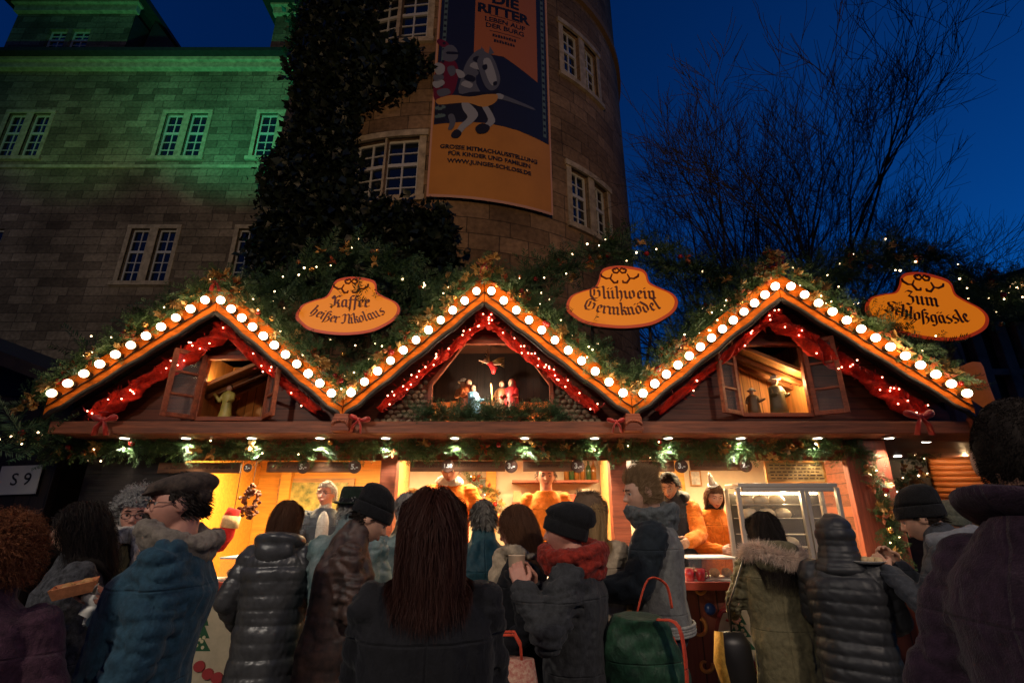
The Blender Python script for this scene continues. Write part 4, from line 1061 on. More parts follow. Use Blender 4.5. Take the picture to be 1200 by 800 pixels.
discs = [(291, 548, '3.-', .030, 'small black price disc reading 3.- beside the first plank on the far left'), (356, 547, '5.-', .046, 'black price disc reading 5.- left of the second 5.- disc'), (416, 547, '5.-', .046, 'black price disc reading 5.- next to the post, above the green hat'), (525, 546, '1.50', .046, 'black price disc with a small number 1.50 in front of the leaning keeper'), (599, 546, '3.-', .047, 'black price disc reading 3.- above the brown bobbed woman'),
         (677, 546, '3.-', .047, 'black price disc reading 3.- above the fair haired woman in the fur hat'), (798, 546, '3.-', .047, 'black price disc reading 3.- in the bay right of the tall man'), (873, 545, '2.-', .047, 'black price disc reading 2.- left of the gold notice board')]
WY = 3.93
for px, py, t, r, lab in discs:
    p = W(px, py, WY - .03); e = empty('price_disc', p, lab, 'price sign', SG)
    mb = MB(); mb.lathe([(r, 0), (r, .012)], p, Matrix.Rotation(R(90), 3, 'X'), 28); mb.build('disc', M_slate, e, bevel=.002)
    mb = MB(); mb.lathe([(r * 1.0, 0), (r * 1.06, .004), (r * 1.06, .010), (r, .014)], p, Matrix.Rotation(R(90), 3, 'X'), 28); mb.build('rim', K_wood, e)
    lettering(t, r * (1.15 if len(t) < 4 else .85), Matrix.Translation(p + V((0, -.016, 0))) @ Matrix.Rotation(R(90), 4, 'X'), M_chalk, e, bold=.0015)
boards = [(234, 548, 96, 'Punsch'), (336, 547, 46, 'Glühwein'), (385, 547, 58, 'Heidelbeer'), (500, 546, 38, 'Kinder'), (562, 546, 60, 'Punsch'), (642, 546, 58, 'Nikolaus'), (765, 546, 50, 'Kakao'), (838, 545, 60, 'Germknödel')]
lab8 = ['long wooden drinks board at the far left end of the row', 'wooden drinks board between the small disc and the first 5.- disc', 'wooden drinks board between the two 5.- discs', 'short wooden drinks board just right of the left post', 'wooden drinks board left of the disc above the bobbed woman', 'wooden drinks board above the orange clad young man', 'wooden drinks board above the man in the body warmer', 'wooden drinks board above the party hat woman']
for (px, py, w, t), lab in zip(boards, lab8):
    p = W(px, py, WY); ww = w / FPX * (WY * CT + .4 * ST); e = empty('drinks_board', p, lab, 'menu board', 'wooden menu boards under the eaves')
    mb = MB(); mb.box(p, (ww, .016, .078)); mb.build('plank', wood('menu_board_wood', (.15, .058, .02)), e, bevel=.004)
    # carved script, too soft to read: a wavering line of strokes
    sc = MB(); x = -ww * .42
    while x < ww * .42:
        h = random.choice((.008, .012, .02)); sc.bar(p + V((x, -.009, -.008)), p + V((x + .006, -.009, -.008 + h)), .003, .003, (0, 1, 0)); x += random.uniform(.008, .013) * (2.2 if random.random() < .12 else 1)
    sc.build('carved_script', mat('burnt_wood', (.05, .018, .008), .8), e)
p0 = W(931, 553, WY - .02); e = empty('notice_board', p0, 'gold framed wooden notice board above the glass steam cabinet', 'menu board')
ww = 66 / FPX * 4.0
mb = MB(); mb.box(p0, (ww, .02, .155)); mb.build('panel', wood('gold_brown_board_wood', (.45, .26, .08)), e, bevel=.004)
fr = MB()
for s in (-1, 1): fr.box(p0 + V((0, -.012, s * .075)), (ww, .012, .012)); fr.box(p0 + V((s * (ww / 2 - .006), -.013, 0)), (.012, .012, .138))
fr.build('frame', mat('ochre_paint', (.62, .25, .05)), e)
sc = MB()
for row in range(5):
    x = -ww * .42
    while x < ww * .40:
        l = random.uniform(.012, .04); sc.box(p0 + V((x + l / 2, -.0115, .05 - row * .024)), (l, .003, .007)); x += l + .012
sc.build('painted_script', mat('burnt_wood', (.05, .018, .008)), e)

# glass steam cabinet with dumplings
cy0, cy1 = 3.60, 3.83
xa, xm_, xb = W(872, 620, cy0).x, W(948, 620, cy0).x, W(992, 620, cy0).x
za, zb = 1.232, ZW(571, cy0)
xa_c, xb_c, zb_c = xa, xb, zb
e = empty('steam_cabinet', ((xa + xb) / 2, cy0, 1.23), 'steel framed glass steam cabinet with dumplings on racks', 'display cabinet')
mb = MB(); t = .028
for x in (xa, xm_, xm_ + .035, xb - .005): mb.bx(x - t / 2, x + t / 2, cy0, cy0 + .03, za, zb)
for z in (za + .012, zb - .012): mb.bx(xa + t, xb - t, cy0 + .001, cy0 + .028, z - .014, z + .014)
for x in (xa, xb): mb.bx(x - t / 2, x + t / 2, cy1 - .03, cy1, za, zb)
mb.build('frame', K_steel, e, bevel=.004)
mb = MB(); mb.bx(xa, xb, cy0, cy1, zb + .002, zb + .03); mb.build('lid', K_steel, e, bevel=.004)
mb = MB(); mb.bx(xa + .02, xb - .02, cy1 - .012, cy1 - .002, za, zb - .03); mb.build('rear_panel', mat('dark_steel', (.12, .10, .08), .5, .3), e)
for a, b in ((xa + t, xm_ - t), (xm_ + .05, xb - t)):
    mb = MB(); mb.bx(a, b, cy0 + .012, cy0 + .016, za + .03, zb - .03); mb.build('door_pane', mat('thin_pane_glass', (.9, .9, .9)), e)
zr = [ZW(591, cy0 + .1), ZW(607, cy0 + .1), ZW(626, cy0 + .1), ZW(641, cy0 + .1), ZW(655, cy0 + .1)]
for z in zr:
    mb = MB()
    for q in range(7): mb.tube([(xa + .03, cy0 + .05 + q * .04, z), (xb - .03, cy0 + .05 + q * .04, z)], .003, 5)
    mb.build('rack', K_steel, e)
K_dough = mat('steamed_dough', (.70, .55, .34), .5, var=(20, .15))
n = 0
for ri, xs in ((0, (.03, .14, .25)), (1, (.05, .17, .28)), (3, (.20, .30))):
    for qx in xs:
        c = V((xa + .05 + qx, cy0 + .11, zr[ri] + .036)); mb = MB(); mb.lathe([(.045, -.033), (.058, -.018), (.055, .005), (.035, .026), (.001, .034)], c, None, 20)
        o = mb.build('steamed_dumpling', K_dough, smooth=True); o.data.transform(Matrix.Translation(-c)); o.location = c
        tag(o, ['pale dumpling at %s of the cabinet\'s %s rack' % (w, ('top', 'second', '', 'lower')[ri]) for w in (('the left', 'the middle', 'the right') if len(xs) == 3 else ('the left', 'the right'))][xs.index(qx)], 'dumpling', 'dumplings in the steam cabinet'); n += 1
# glowing tube added inside the cabinet to brighten the dumplings
mb = MB(); mb.tube([(xa + .05, cy1 - .05, zb - .03), (xb - .05, cy1 - .05, zb - .03)], .008, 8); mb.build('cabinet_fill_tube', glow('cabinet_fill_tube_glass', (1, .8, .5), 18), e)
# counter glass cases
for i, (pa_, pb_, lab) in enumerate(((803, 862, 'low glass case of pastries on the counter before the party hat woman'), (262, 318, 'low glass case on the counter left of the brown haired woman'), (360, 402, 'low glass case on the counter before the grey haired man'))):
    x0, x1 = W(pa_, 660, 3.62).x, W(pb_, 660, 3.62).x; z0, z1 = 1.231, 1.231 + .13
    e = empty('glass_case', ((x0 + x1) / 2, 3.7, 1.231), lab, 'display case', 'glass cases on the counter')
    mb = MB(); mb.bx(x0, x1, 3.56, 3.82, z0, z0 + .012); mb.build('base', K_steel, e, bevel=.003)
    mb = MB(); mb.bx(x0, x1, 3.56, 3.82, z1, z1 + .012); mb.build('top', K_white, e, bevel=.003)
    mb = MB(); mb.bx(x0 + .005, x1 - .005, 3.563, 3.567, z0 + .013, z1 - .001); mb.build('front_pane', mat('thin_pane_glass', (.9, .9, .9)), e)
    for q in range(4):
        xx = x0 + (x1 - x0) * (q + .5) / 4; mb = MB(); mb.ell((xx, 3.68, z0 + .04), (.032, .05, .028)); o = mb.build('pastry', mat('baked_crust', (.45, .22, .07), .6, var=(30, .4)), smooth=True)
        o.data.transform(Matrix.Translation((-xx, -3.68, -z0 - .04))); o.location = (xx, 3.68, z0 + .04); tag(o, 'oval baked pastry inside the %s' % ('glass case before the party hat woman', 'glass case left of the brown haired woman', 'glass case before the grey haired man')[i], 'pastry', 'pastries in the ' + lab[:40])
# bottles and jars on the shelves
K_jar = [mat('amber_glass', (.25, .10, .02), .15, coat=.5), mat('white_cap_jar', (.6, .5, .35), .4), mat('green_glass', (.04, .09, .03), .15, coat=.5)]
for i, px in enumerate((664, 670, 676, 683, 690, 696)):
    x = W(px, 560, 5.12).x; mb = MB(); mb.lathe([(.026, 0), (.026, .12), (.011, .155), (.011, .185), (.013, .19)], (0, 0, 0), None, 16); o = mb.build('bottle', K_jar[(0, 2, 0)[i % 3]], smooth=True); o.location = (x, 5.12, ZSH + .001)
    tag(o, ('amber', 'green', 'amber')[i % 3] + ' bottle, %s in the row on the red shelf' % ('first', 'second', 'third', 'fourth', 'fifth', 'last')[i], 'bottle', 'bottles on the shelf behind the young man')
for r_, (zz, nm) in enumerate(((ZW(596, 5.15), 'middle'), (ZW(622, 5.15), 'lowest'))):
    for i in range(4):
        x = xa2 + .025 + i * (xb2 - xa2 - .05) / 3; mb = MB(); mb.mi = 0; mb.lathe([(.020, 0), (.024, .01), (.024, .07), (.018, .08)], (0, 0, 0), None, 14); mb.mi = 1; mb.lathe([(.021, .08), (.021, .098)], (0, 0, 0), None, 14)
        o = mb.build('jar', [K_jar[1], M_slate]); o.location = (x, 5.12, zz + .001); tag(o, 'preserve jar on the %s shelf beside the left post' % nm, 'jar', 'jars on the %s shelf' % nm)
# red stocking and dried wreath in the left bay
c = W(268, 618, 4.2); mb = MB(); mb.tube([c + V((.02, 0, .14)), c + V((0, 0, .06)), c + V((-.01, 0, -.06)), c + V((-.05, 0, -.13)), c + V((-.11, 0, -.16))], [(.05, .03), (.065, .035), (.06, .035), (.055, .03), (.03, .02)], 14)
o = empty('christmas_stocking', c, 'red christmas stocking with beige band hanging in the left bay', 'stocking'); mb.build('stocking', fabric('red_felt', (.42, .015, .015)), o, smooth=True)
mb = MB(); mb.tube([c + V((.012, 0, .09)), c + V((.002, 0, .0))], [(.068, .042), (.073, .044)], 16); mb.build('beige_band', fabric('beige_felt', (.6, .45, .25)), o, smooth=True)
mb = MB(); mb.tube([c + V((.02, 0, .14)), c + V((.02, 0, .5)) ], .003, 5); mb.build('hanging_cord', K_trim, o)
c = W(293, 588, 4.3); o = empty('dried_wreath', c, 'brown dried wreath of cones hanging in the left bay', 'wreath')
mb = MB()
for i in range(70):
    a = random.uniform(0, 2 * PI); r = .07 + random.uniform(-.03, .035); d = V((math.cos(a) * r * .8, random.uniform(-.04, .03), math.sin(a) * r * 1.35)); mb.ell(c + d, (.013, .013, .024), Euler((random.uniform(0, 3), random.uniform(0, 3), 0)).to_matrix(), 8, 6)
mb.build('cones', mat('dried_cone', (.10, .035, .02), .7, var=(30, .8)), o)
mb = MB(); mb.tube([c + V((0, .0, .1)), c + V((0, 0, .45))], .003, 5); mb.build('hanging_cord', K_trim, o)
# hanging paper lamp above the tall man
c = W(741, 545, 3.98); mb = MB(); mb.lathe([(.055, -.03), (.062, 0), (.055, .03)], c, None, 20); e = empty('small_lampshade', c, 'small glowing white lampshade above the tall young man', 'lamp'); mb.build('shade', glow('paper_shade', (1, .72, .45), 1.6), e, smooth=True)
mb = MB(); mb.tube([c + V((0, 0, .03)), (c.x, c.y, ZS)], .004, 6); mb.build('cord', K_trim, e)

# mugs waiting on the counter
for i, (px, d) in enumerate(((806, .0), (812, .06), (820, .01), (868, .05), (560, .0), (568, .05), (576, .0), (584, .06), (540, .04), (478, .02), (486, .06))):
    c = W(px, 660, 3.56); x = c.x; mb = MB(); mb.mi = 0; mb.lathe([(.024, 0), (.030, .004), (.033, .075), (.031, .075), (.027, .012), (.001, .01)], (0, 0, 0), None, 20)
    mb.tube([V((.031, 0, .06)), V((.052, 0, .055)), V((.052, 0, .022)), V((.029, 0, .016))], .005, 6)
    o = mb.build('mug', [mat('red_glaze', (.42, .02, .02), .25, coat=.5), mat('cream_glaze', (.62, .45, .30), .3)][i % 2], smooth=True); o.location = (x, 3.56 + d, 1.2305)
    tag(o, ('red', 'cream')[i % 2] + ' mulled wine mug waiting on the counter in the ' + ('right' if px > 725 else 'middle') + ' bay', 'mug', 'mugs waiting on the ' + ('right' if px > 725 else 'middle') + ' counter, ' + ('red', 'cream')[i % 2])

# odds and ends inside the bays
c = W(622, 602, 4.7); e = empty('striped_crate', c, 'red and white striped crate behind the counter of the middle bay', 'crate')
mb = MB(); mb.box(c, (.30, .16, .12)); mb.build('body', mat('crimson_paint', (.40, .04, .04)), e, bevel=.004)
for q in (-.035, .005, .045): mb = MB(); mb.box(c + V((0, -.0815, q)), (.295, .003, .018)); mb.build('white_stripe', K_white, e)
mb = MB(); mb.box(c + V((0, .02, -.22)), (.34, .2, .316)); mb.build('pedestal', K_wood, e)
for k, (px, py, w, h, col, lab) in enumerate(((470, 566, .10, .16, (.55, .30, .10), 'ochre drinks poster on the back wall right of the left post'), (560, 572, .16, .20, (.62, .60, .55), 'white price sheet on the back wall of the middle bay'), (815, 560, .10, .14, (.55, .52, .45), 'small white notice on the back wall behind the party hat woman'), (400, 600, .12, .16, (.50, .22, .06), 'brown framed picture on the back wall of the left bay'))):
    c = W(px, py, 5.262); e = empty('wall_poster', c, lab, 'poster', 'papers on the back wall'); mb = MB(); mb.box(c, (w, .008, h)); mb.build('sheet', mat('poster_%d_paper' % k, col, .7, var=(18, .5)), e)
    fr = MB()
    for sx in (-1, 1): fr.box(c + V((sx * w / 2, -.004, 0)), (.012, .014, h + .012)); fr.box(c + V((0, -.0045, sx * h / 2)), (w - .012, .013, .012))
    fr.build('frame', K_pine, e)
for i in range(6):
    x = W(606 + i * 16, 580, 5.1).x; z = ZW(588, 5.1); mb = MB(); hh = (.10, .07, .12)[i % 3]; mb.box((0, 0, hh / 2), (.075, .10, hh)); o = mb.build('carton', mat('carton_%d_card' % (i % 3), ((.50, .30, .14), (.55, .10, .05), (.60, .52, .38))[i % 3], .8, var=(20, .3)), bevel=.003); o.location = (x, 5.12, z + .001)
    tag(o, ('brown', 'red', 'cream')[i % 3] + (' carton at the left end' if i < 3 else ' carton at the right end') + ' of the middle red shelf', 'carton', 'cartons on the middle red shelf')
# ================================================================ GREENERY, LIGHT CHAINS, SIGNS
def fir_mat(name, a, b):
    return mat(name, a, .55, var=(26, .5, b, a), spec=.4)
F_fir = fir_mat('fir_needles', (.10, .17, .05), (.04, .09, .03)); F_fird = fir_mat('dark_fir_needles', (.055, .12, .045), (.022, .055, .022)); F_stem = mat('fir_twig', (.06, .035, .018), .8)
def sprig_template(n=26, L=1.0, droop=.25, seed=1):
    r = np.random.default_rng(seed); vs = []; fs = []; mi = []
    for s in range(4): # twig
        pass
    vs += [[-.012, 0, 0], [.012, 0, 0], [0, -droop * .9, 1.0]]; fs += [[0, 1, 2]]
    for i in range(n):
        t = (i + .6) / n; y = -droop * t * t * .9; sgn = 1 if i % 2 else -1
        if i % 5 == 0: base_d = np.array([r.uniform(-.3, .3), .8, .55])
        else: base_d = np.array([sgn * .85, r.uniform(-.05, .35), .62])
        base_d = base_d / np.linalg.norm(base_d); l = (.34 - .20 * t) * r.uniform(.8, 1.15); w = .020
        side = np.cross(base_d, [0, 1, .3]); side /= np.linalg.norm(side)
        p = np.array([0, y, t]); k = len(vs)
        vs += [list(p - side * w * .5), list(p + base_d * l * .5 - side * w), list(p + base_d * l), list(p + base_d * l * .5 + side * w)]
        fs += [[k, k + 1, k + 2], [k, k + 2, k + 3]]
    return np.array(vs) * L, np.array(fs)
SPR = [sprig_template(30, 1, .2, 1), sprig_template(36, 1, .35, 2), sprig_template(24, 1, .1, 3)]
def sprigs(name, pos, dirs, size, m, parent, seed=0):
    pos = np.asarray(pos); dirs = np.asarray(dirs); n = len(pos); VV = []; FF = []; o = 0
    idx = np.arange(n) % 3
    for q in range(3):
        s = idx == q
        if not s.any(): continue
        v, f = scatter(SPR[q][0], SPR[q][1], pos[s], rot_to(dirs[s]), np.asarray(size)[s]); VV.append(v); FF.append(f + o); o += len(v)
    return np_obj(name, np.vstack(VV), np.vstack(FF), m, parent)
def along(path, n, seed):
    r = np.random.default_rng(seed); P_ = np.array([list(p) for p in path]); sl = np.linalg.norm(np.diff(P_, axis=0), axis=1); cs = np.concatenate([[0], np.cumsum(sl)])
    u = r.uniform(0, cs[-1], n); i = np.clip(np.searchsorted(cs, u) - 1, 0, len(sl) - 1); f = ((u - cs[i]) / sl[i])[:, None]
    return P_[i] * (1 - f) + P_[i + 1] * f, (P_[i + 1] - P_[i]) / sl[i][:, None]
def sphere_mesh(name, r, mats, n=10, m=7):
    mb = MB(); mb.ell((0, 0, 0), (r, r, r), None, n, m); me = mb.mesh(name)
    for x in (mats if isinstance(mats, list) else [mats]): me.materials.append(x)
    me.polygons.foreach_set('use_smooth', [True] * len(me.polygons)); return me
ME_f = sphere_mesh('fairy_light', .0058, G_fairy, 8, 6); ME_fb = sphere_mesh('fairy_light_bright', .0085, G_fairy, 8, 6); ME_fr = sphere_mesh('fairy_light_warm', .0055, G_fairyr, 8, 6)
ME_bau = [sphere_mesh('bauble_gold', .024, mat('gold_bauble', (.72, .38, .10), .25, .8)), sphere_mesh('bauble_red', .022, mat('red_bauble', (.45, .02, .015), .2, .2, coat=.6)), sphere_mesh('bauble_copper', .020, mat('copper_bauble', (.55, .20, .08), .3, .7))]
def put(me, name, loc, parent, rot=None):
    o = bpy.data.objects.new(name, me); COL.objects.link(o); o.location = loc
    if rot is not None: o.rotation_euler = rot
    adopt(o, parent); return o
# gilded oak leaf / cone cluster mesh
def leafcluster(name, m, seed, n=9, L=.05):
    r = np.random.default_rng(seed); tv = np.array([[0, 0, 0], [-.28, .06, .45], [0, -.05, 1.], [.28, .06, .45]]); tf = np.array([[0, 1, 2], [0, 2, 3]])
    d = r.normal(size=(n, 3)); d[:, 1] = -abs(d[:, 1]) * .7; v, f = scatter(tv, tf, np.zeros((n, 3)), rot_to(d), L * r.uniform(.7, 1.2, n)); me = bpy.data.meshes.new(name); me.from_pydata(v.tolist(), [], f.tolist()); me.materials.append(m); return me
ME_leaf = [leafcluster('gilded_leaves', mat('gilded_leaf', (.60, .34, .10), .45, .1, var=(40, .5)), s, 11, .055) for s in (1, 2)] + [leafcluster('rust_leaves', mat('rust_leaf', (.42, .10, .03), .6, var=(40, .5)), 3, 10, .05)]
def garland(name, path, n, rad, label, group, size=(.11, .17), m=None, lights=12, baubles=8, leaves=8, seed=1, bias=(0, 0, .2), deco_y=-.8, bright=0):
    r = np.random.default_rng(seed)
    mid = path[len(path) // 2]; e = empty(name, V(mid), label, 'garland', group)
    c, t = along(path, n, seed); d = r.normal(size=(n, 3)); d += np.array(bias); d /= np.linalg.norm(d, axis=1, keepdims=True)
    dirs = d * .8 + t * r.choice([-1, 1], (n, 1)) * .75
    sprigs('foliage', c + d * rad * r.uniform(0, .55, (n, 1)), dirs, r.uniform(size[0], size[1], n), m or F_fir, e)
    def spots(k, s, out):
        c, t = along(path, k, s); d = r.normal(size=(k, 3)) * np.array([1, .5, 1]); d[:, 1] += deco_y; d /= np.linalg.norm(d, axis=1, keepdims=True); return c + d * rad * out
    for i, p in enumerate(spots(lights, seed + 50, 1.05)): put(ME_fb if i < bright else ME_f, 'fairy_light', p, e)
    for i, p in enumerate(spots(baubles, seed + 51, .85)): put(ME_bau[i % 3], 'bauble', p, e)
    for i, p in enumerate(spots(leaves, seed + 52, .9)): put(ME_leaf[i % 3], 'gilded_leaves', p, e, (r.uniform(-.5, .5), r.uniform(0, 6), 0))
    return e
gname = [('left', 'outer'), ('left', 'inner'), ('middle', 'left'), ('middle', 'right'), ('right', 'inner'), ('right', 'outer')]
gl_lab = ['fir garland on the lowest left roof edge, ending above the S 9 notice', 'fir garland on the roof edge falling from the left peak to the first valley', 'fir garland on the roof edge rising from the first valley to the middle peak', 'fir garland on the roof edge falling from the middle peak to the second valley', 'fir garland on the roof edge rising from the second valley to the right peak', 'fir garland on the right roof edge running down to the foreground man']
for i, (a, b, g, sd) in enumerate(SLOPES):
    off = V((0, .005, .132)); path = [a + off + V((0, 0, -.03)), a.lerp(b, .5) + off, b + off + V((0, 0, .02))]
    if i == 0: path = [a + V((-.15, .03, -.02))] + path
    garland('fir_garland', path, 300, .07, gl_lab[i], 'fir garlands along the gable edges', seed=20 + i, lights=6, baubles=10, leaves=26, bias=(0, -.25, .40))
# tops of the gables: bows of ribbon
K_rib = mat('red_satin_ribbon', (.42, .02, .015), .35, var=(8, .3), sheen=.2)
def bow(c, s, label, m=K_rib, tails=True, tilt=0):
    e = empty('ribbon_bow', c, label, 'bow', 'red ribbon bows'); M = Matrix.Rotation(R(tilt), 3, 'Y')
    for sx in (-1, 1):
        mb = MB(); Ml = M @ Matrix.Rotation(R(-sx * 18), 3, 'Y') @ Matrix.Rotation(R(25), 3, 'X')
        mb.ell((0, 0, 0), (s * .46, s * .20, s * .30), None, 22, 14)
        mb.v = [tuple(V(c) + M @ V((sx * s * .46, 0, s * .12)) + Ml @ V((x, y, z * (.45 + .55 * min(1, max(0, .5 + sx * x / s))) * (1 + .10 * math.sin(7 * x / s + 9 * y / s)))) ) for x, y, z in mb.v]; mb.build('loop', m, e, smooth=True)
        if tails:
            mb = MB(); mb.tube([V(c), V(c) + M @ V((sx * s * .3, -.012, -s * .5)), V(c) + M @ V((sx * s * .42, 0, -s * 1.05))], [(.006, .014), (.006, .026), (.004, .03)], 8); mb.build('tail', m, e, smooth=True)
    mb = MB(); mb.ell(c, (s * .2, s * .2, s * .22)); mb.build('knot', m, e, smooth=True); return e
for g, lab in ((0, 'small red and gold bow on the left gable peak'), (1, 'small red and gold bow on the middle gable peak'), (2, 'small red and gold bow on the right gable peak')):
    e = bow(pk[g] + V((0, -.05, .03)), .07, lab)
    for q in range(5): put(ME_leaf[q % 3], 'gilded_leaves', pk[g] + V((random.uniform(-.08, .08), -.05, .05 + random.uniform(-.03, .05))), e, (0, random.uniform(0, 6), 0))
# arches of fir over the three signs and fir boughs lying on the roof valleys
def arch(px, Y, seed, n, lab, rad=.13, lights=15, **k):
    return garland('roof_garland', [W(x, y, Y) for x, y in px], n, rad, lab, 'big fir garlands arching above the signs', size=(.15, .26), m=F_fird, lights=lights, baubles=9, leaves=9, seed=seed, **k)
arch([(268, 345), (325, 345), (365, 312), (412, 296), (455, 312), (495, 335), (545, 335)], 3.75, 41, 330, 'large fir garland arching above the coffee sign', bright=6)
arch([(590, 345), (640, 325), (690, 300), (738, 290), (790, 308), (835, 328), (885, 328)], 3.75, 42, 330, 'large fir garland arching above the mulled wine sign', bright=6)
arch([(935, 330), (985, 322), (1030, 298), (1075, 300), (1120, 322), (1160, 335), (1205, 350)], 3.75, 43, 330, 'large fir garland arching above the alley sign', bright=7, lights=20)
def boughs(tri, n, seed, lab, lights=10, dens=1.0):
    """loose fir boughs lying over a valley between two roofs"""
    r = np.random.default_rng(seed); P_ = [W(x, y, Y) for x, y, Y in tri]; c = sum(P_, V()) / len(P_); e = empty('fir_boughs', c, lab, 'fir boughs', 'loose fir boughs lying on the roofs')
    w = r.dirichlet(np.ones(len(P_)) * .9, n); pos = w @ np.array([list(p) for p in P_]); pos += r.normal(size=(n, 3)) * np.array([.05, .12, .04]); d = r.normal(size=(n, 3)) + np.array([0, -.3, .3])
    sprigs('foliage', pos, d, r.uniform(.14, .25, n), F_fird, e)
    for p in pos[:lights]: put(ME_f, 'fairy_light', p + np.array([0, -.12, .02]), e)
    for i, p in enumerate(pos[lights:lights + 4]): put(ME_bau[i % 3], 'bauble', p + np.array([0, -.1, 0]), e)
boughs([(285, 350, 3.8), (330, 345, 3.9), (500, 350, 3.9), (540, 345, 3.8), (400, 470, 3.75), (330, 400, 3.75), (470, 400, 3.75)], 340, 51, 'dark heap of fir boughs below the coffee sign', 16)
boughs([(600, 350, 3.8), (640, 345, 3.9), (650, 390, 3.75), (735, 462, 3.7), (690, 430, 3.75)], 150, 52, 'fir boughs on the roof left of the mulled wine sign', 10)
boughs([(875, 335, 3.8), (830, 340, 3.9), (825, 380, 3.75), (748, 462, 3.7), (790, 425, 3.75)], 130, 53, 'fir boughs on the roof right of the mulled wine sign', 9)
boughs([(950, 340, 3.8), (985, 345, 3.8), (1010, 390, 3.75), (1060, 420, 3.75), (1110, 450, 3.7)], 190, 54, 'fir boughs on the right roof under the alley sign', 9)
boughs([(1090, 335, 4.0), (1150, 330, 4.1), (1200, 350, 4.1), (1205, 385, 4.2), (1130, 360, 4.0)], 150, 55, 'fir boughs at the far right beyond the alley sign', 16)
boughs([(60, 480, 3.7), (120, 435, 3.75), (200, 375, 3.75), (245, 345, 3.75), (230, 380, 3.8)], 150, 56, 'fir boughs along the left roof slope', 3)
boughs([(22, 500, 3.65), (30, 524, 3.7), (90, 522, 3.7), (60, 512, 3.6)], 60, 57, 'fir boughs hanging over the left end of the eaves', 5)
# garland under the soffit, one length per bay, and the one on the corner board
yy = 3.87
def G(a, b, k=6): return [V((a + (b - a) * i / k, yy, ZS - .062 - .012 * math.sin(i * 2.1))) for i in range(k + 1)]
e1 = garland('eaves_garland', G(postx(60), postx(455)), 560, .085, 'fir garland hung under the eaves of the left bay', 'fir garlands under the eaves', size=(.09, .14), lights=6, baubles=8, leaves=9, seed=61, bias=(0, -.3, -.25))
garland('eaves_garland', G(postx(456), postx(725)), 400, .085, 'fir garland hung under the eaves of the middle bay', 'fir garlands under the eaves', size=(.09, .14), lights=4, baubles=7, leaves=7, seed=62, bias=(0, -.3, -.25))
garland('eaves_garland', G(postx(726), postx(1000)), 420, .085, 'fir garland hung under the eaves of the right bay', 'fir garlands under the eaves', size=(.09, .14), lights=4, baubles=7, leaves=8, seed=63, bias=(0, -.3, -.25))
garland('corner_garland', [W(1003, 528, 3.84), W(1022, 545, 3.84), W(1034, 590, 3.84), W(1046, 640, 3.84), W(1052, 668, 3.84)], 190, .06, 'fir garland hanging down the red corner board beside the hooded person', 'corner garlands', size=(.08, .13), lights=4, baubles=8, leaves=10, seed=64)
garland('crib_greens', [V((openings[1][0][0] - .06, GY - .045, zsill[1] + .05)), V((openings[1][1][0] + .06, GY - .045, zsill[1] + .055))], 460, .09, 'dark bank of fir in front of the nativity scene', 'fir bank at the crib', size=(.09, .14), m=F_fird, lights=0, baubles=1, leaves=0, seed=65, bias=(0, -.2, .3))
# red cloth swags and red tinsel below the boards
K_red1 = fabric('red_swag_cloth', (.68, .030, .010), .95, .4, 60)
K_tins = mat('red_tinsel_foil', (.45, .02, .012), .35, .3)
swl = ['red cloth swag with tiny lights under the far left board', 'thin red swag under the board right of the left window', 'red glittering swag under the left board of the middle gable', 'red glittering swag under the right board of the middle gable', 'thin red swag under the board left of the right window', 'wide red cloth swag with tiny lights under the far right board']
for i, (a, b, g, sd) in enumerate(SLOPES):
    wide = {0: .15, 5: .16}.get(i, .07); s = 1 if sd == 0 else -1; u = (b - a).normalized(); nn = V((u.z * s, 0, -abs(u.x))); nn.normalize()
    a2 = a + u * .14 + nn * .135 + V((0, .13, 0)); b2 = b - u * .06 + nn * .13 + V((0, .13, 0))
    e = empty('cloth_swag', (a2 + b2) / 2, swl[i], 'swag', 'red swags under the gable boards')
    vs = []; fs = []; na, nb = 70, 10
    for j in range(na + 1):
        t = j / na; sag = .5 + .5 * abs(math.sin(t * PI * 2.5)); w_ = wide * (.55 + .45 * sag)
        for k in range(nb + 1):
            q = k / nb; p = a2.lerp(b2, t) + nn * (w_ * q) ; p.y += .018 * math.sin(q * 9 + 5 * math.sin(t * 11)) + .010 * math.sin(t * 60 + q * 4) + .006 * math.sin(t * 150 + q * 7) - .03 * math.sin(q * PI)
            vs.append(p)
    W_ = nb + 1
    for j in range(na):
        for k in range(nb): fs.append((j * W_ + k, j * W_ + k + 1, (j + 1) * W_ + k + 1, (j + 1) * W_ + k))
    mb = MB(); mb.add(vs, fs); c = mb.build('cloth', K_red1, e, smooth=True, recalc=False); sol = c.modifiers.new('thickness', 'SOLIDIFY'); sol.thickness = .006
    if True:
        n = (170, 90, 240, 240, 90, 190)[i]; pos, t_ = along([a2 + nn * wide * .5 + V((0, -.04, 0)), b2 + nn * wide * .4 + V((0, -.04, 0))], n, 70 + i); d = rng.normal(size=(n, 3)); pos = pos + d * .016
        tv = np.array([[0, 0, 0], [-.12, .02, .5], [0, 0, 1.], [.12, .02, .5]]); tf = np.array([[0, 1, 2], [0, 2, 3]]); v, f = scatter(tv, tf, pos, rot_to(d + t_), rng.uniform(.025, .055, n)); tag(np_obj('tinsel', v, f, K_tins, e), kind='stuff')
    n = (20, 8, 26, 26, 9, 22)[i]; pos, _ = along([a2 + nn * wide * .55, b2 + nn * wide * .5], n, 80 + i)
    for j, p in enumerate(pos):
        put(ME_fr, 'fairy_light', V(p) + nn * random.uniform(-.06, .06) * wide * 8 + V((0, -.065 if i in (2, 3) else -.055, 0)), e)
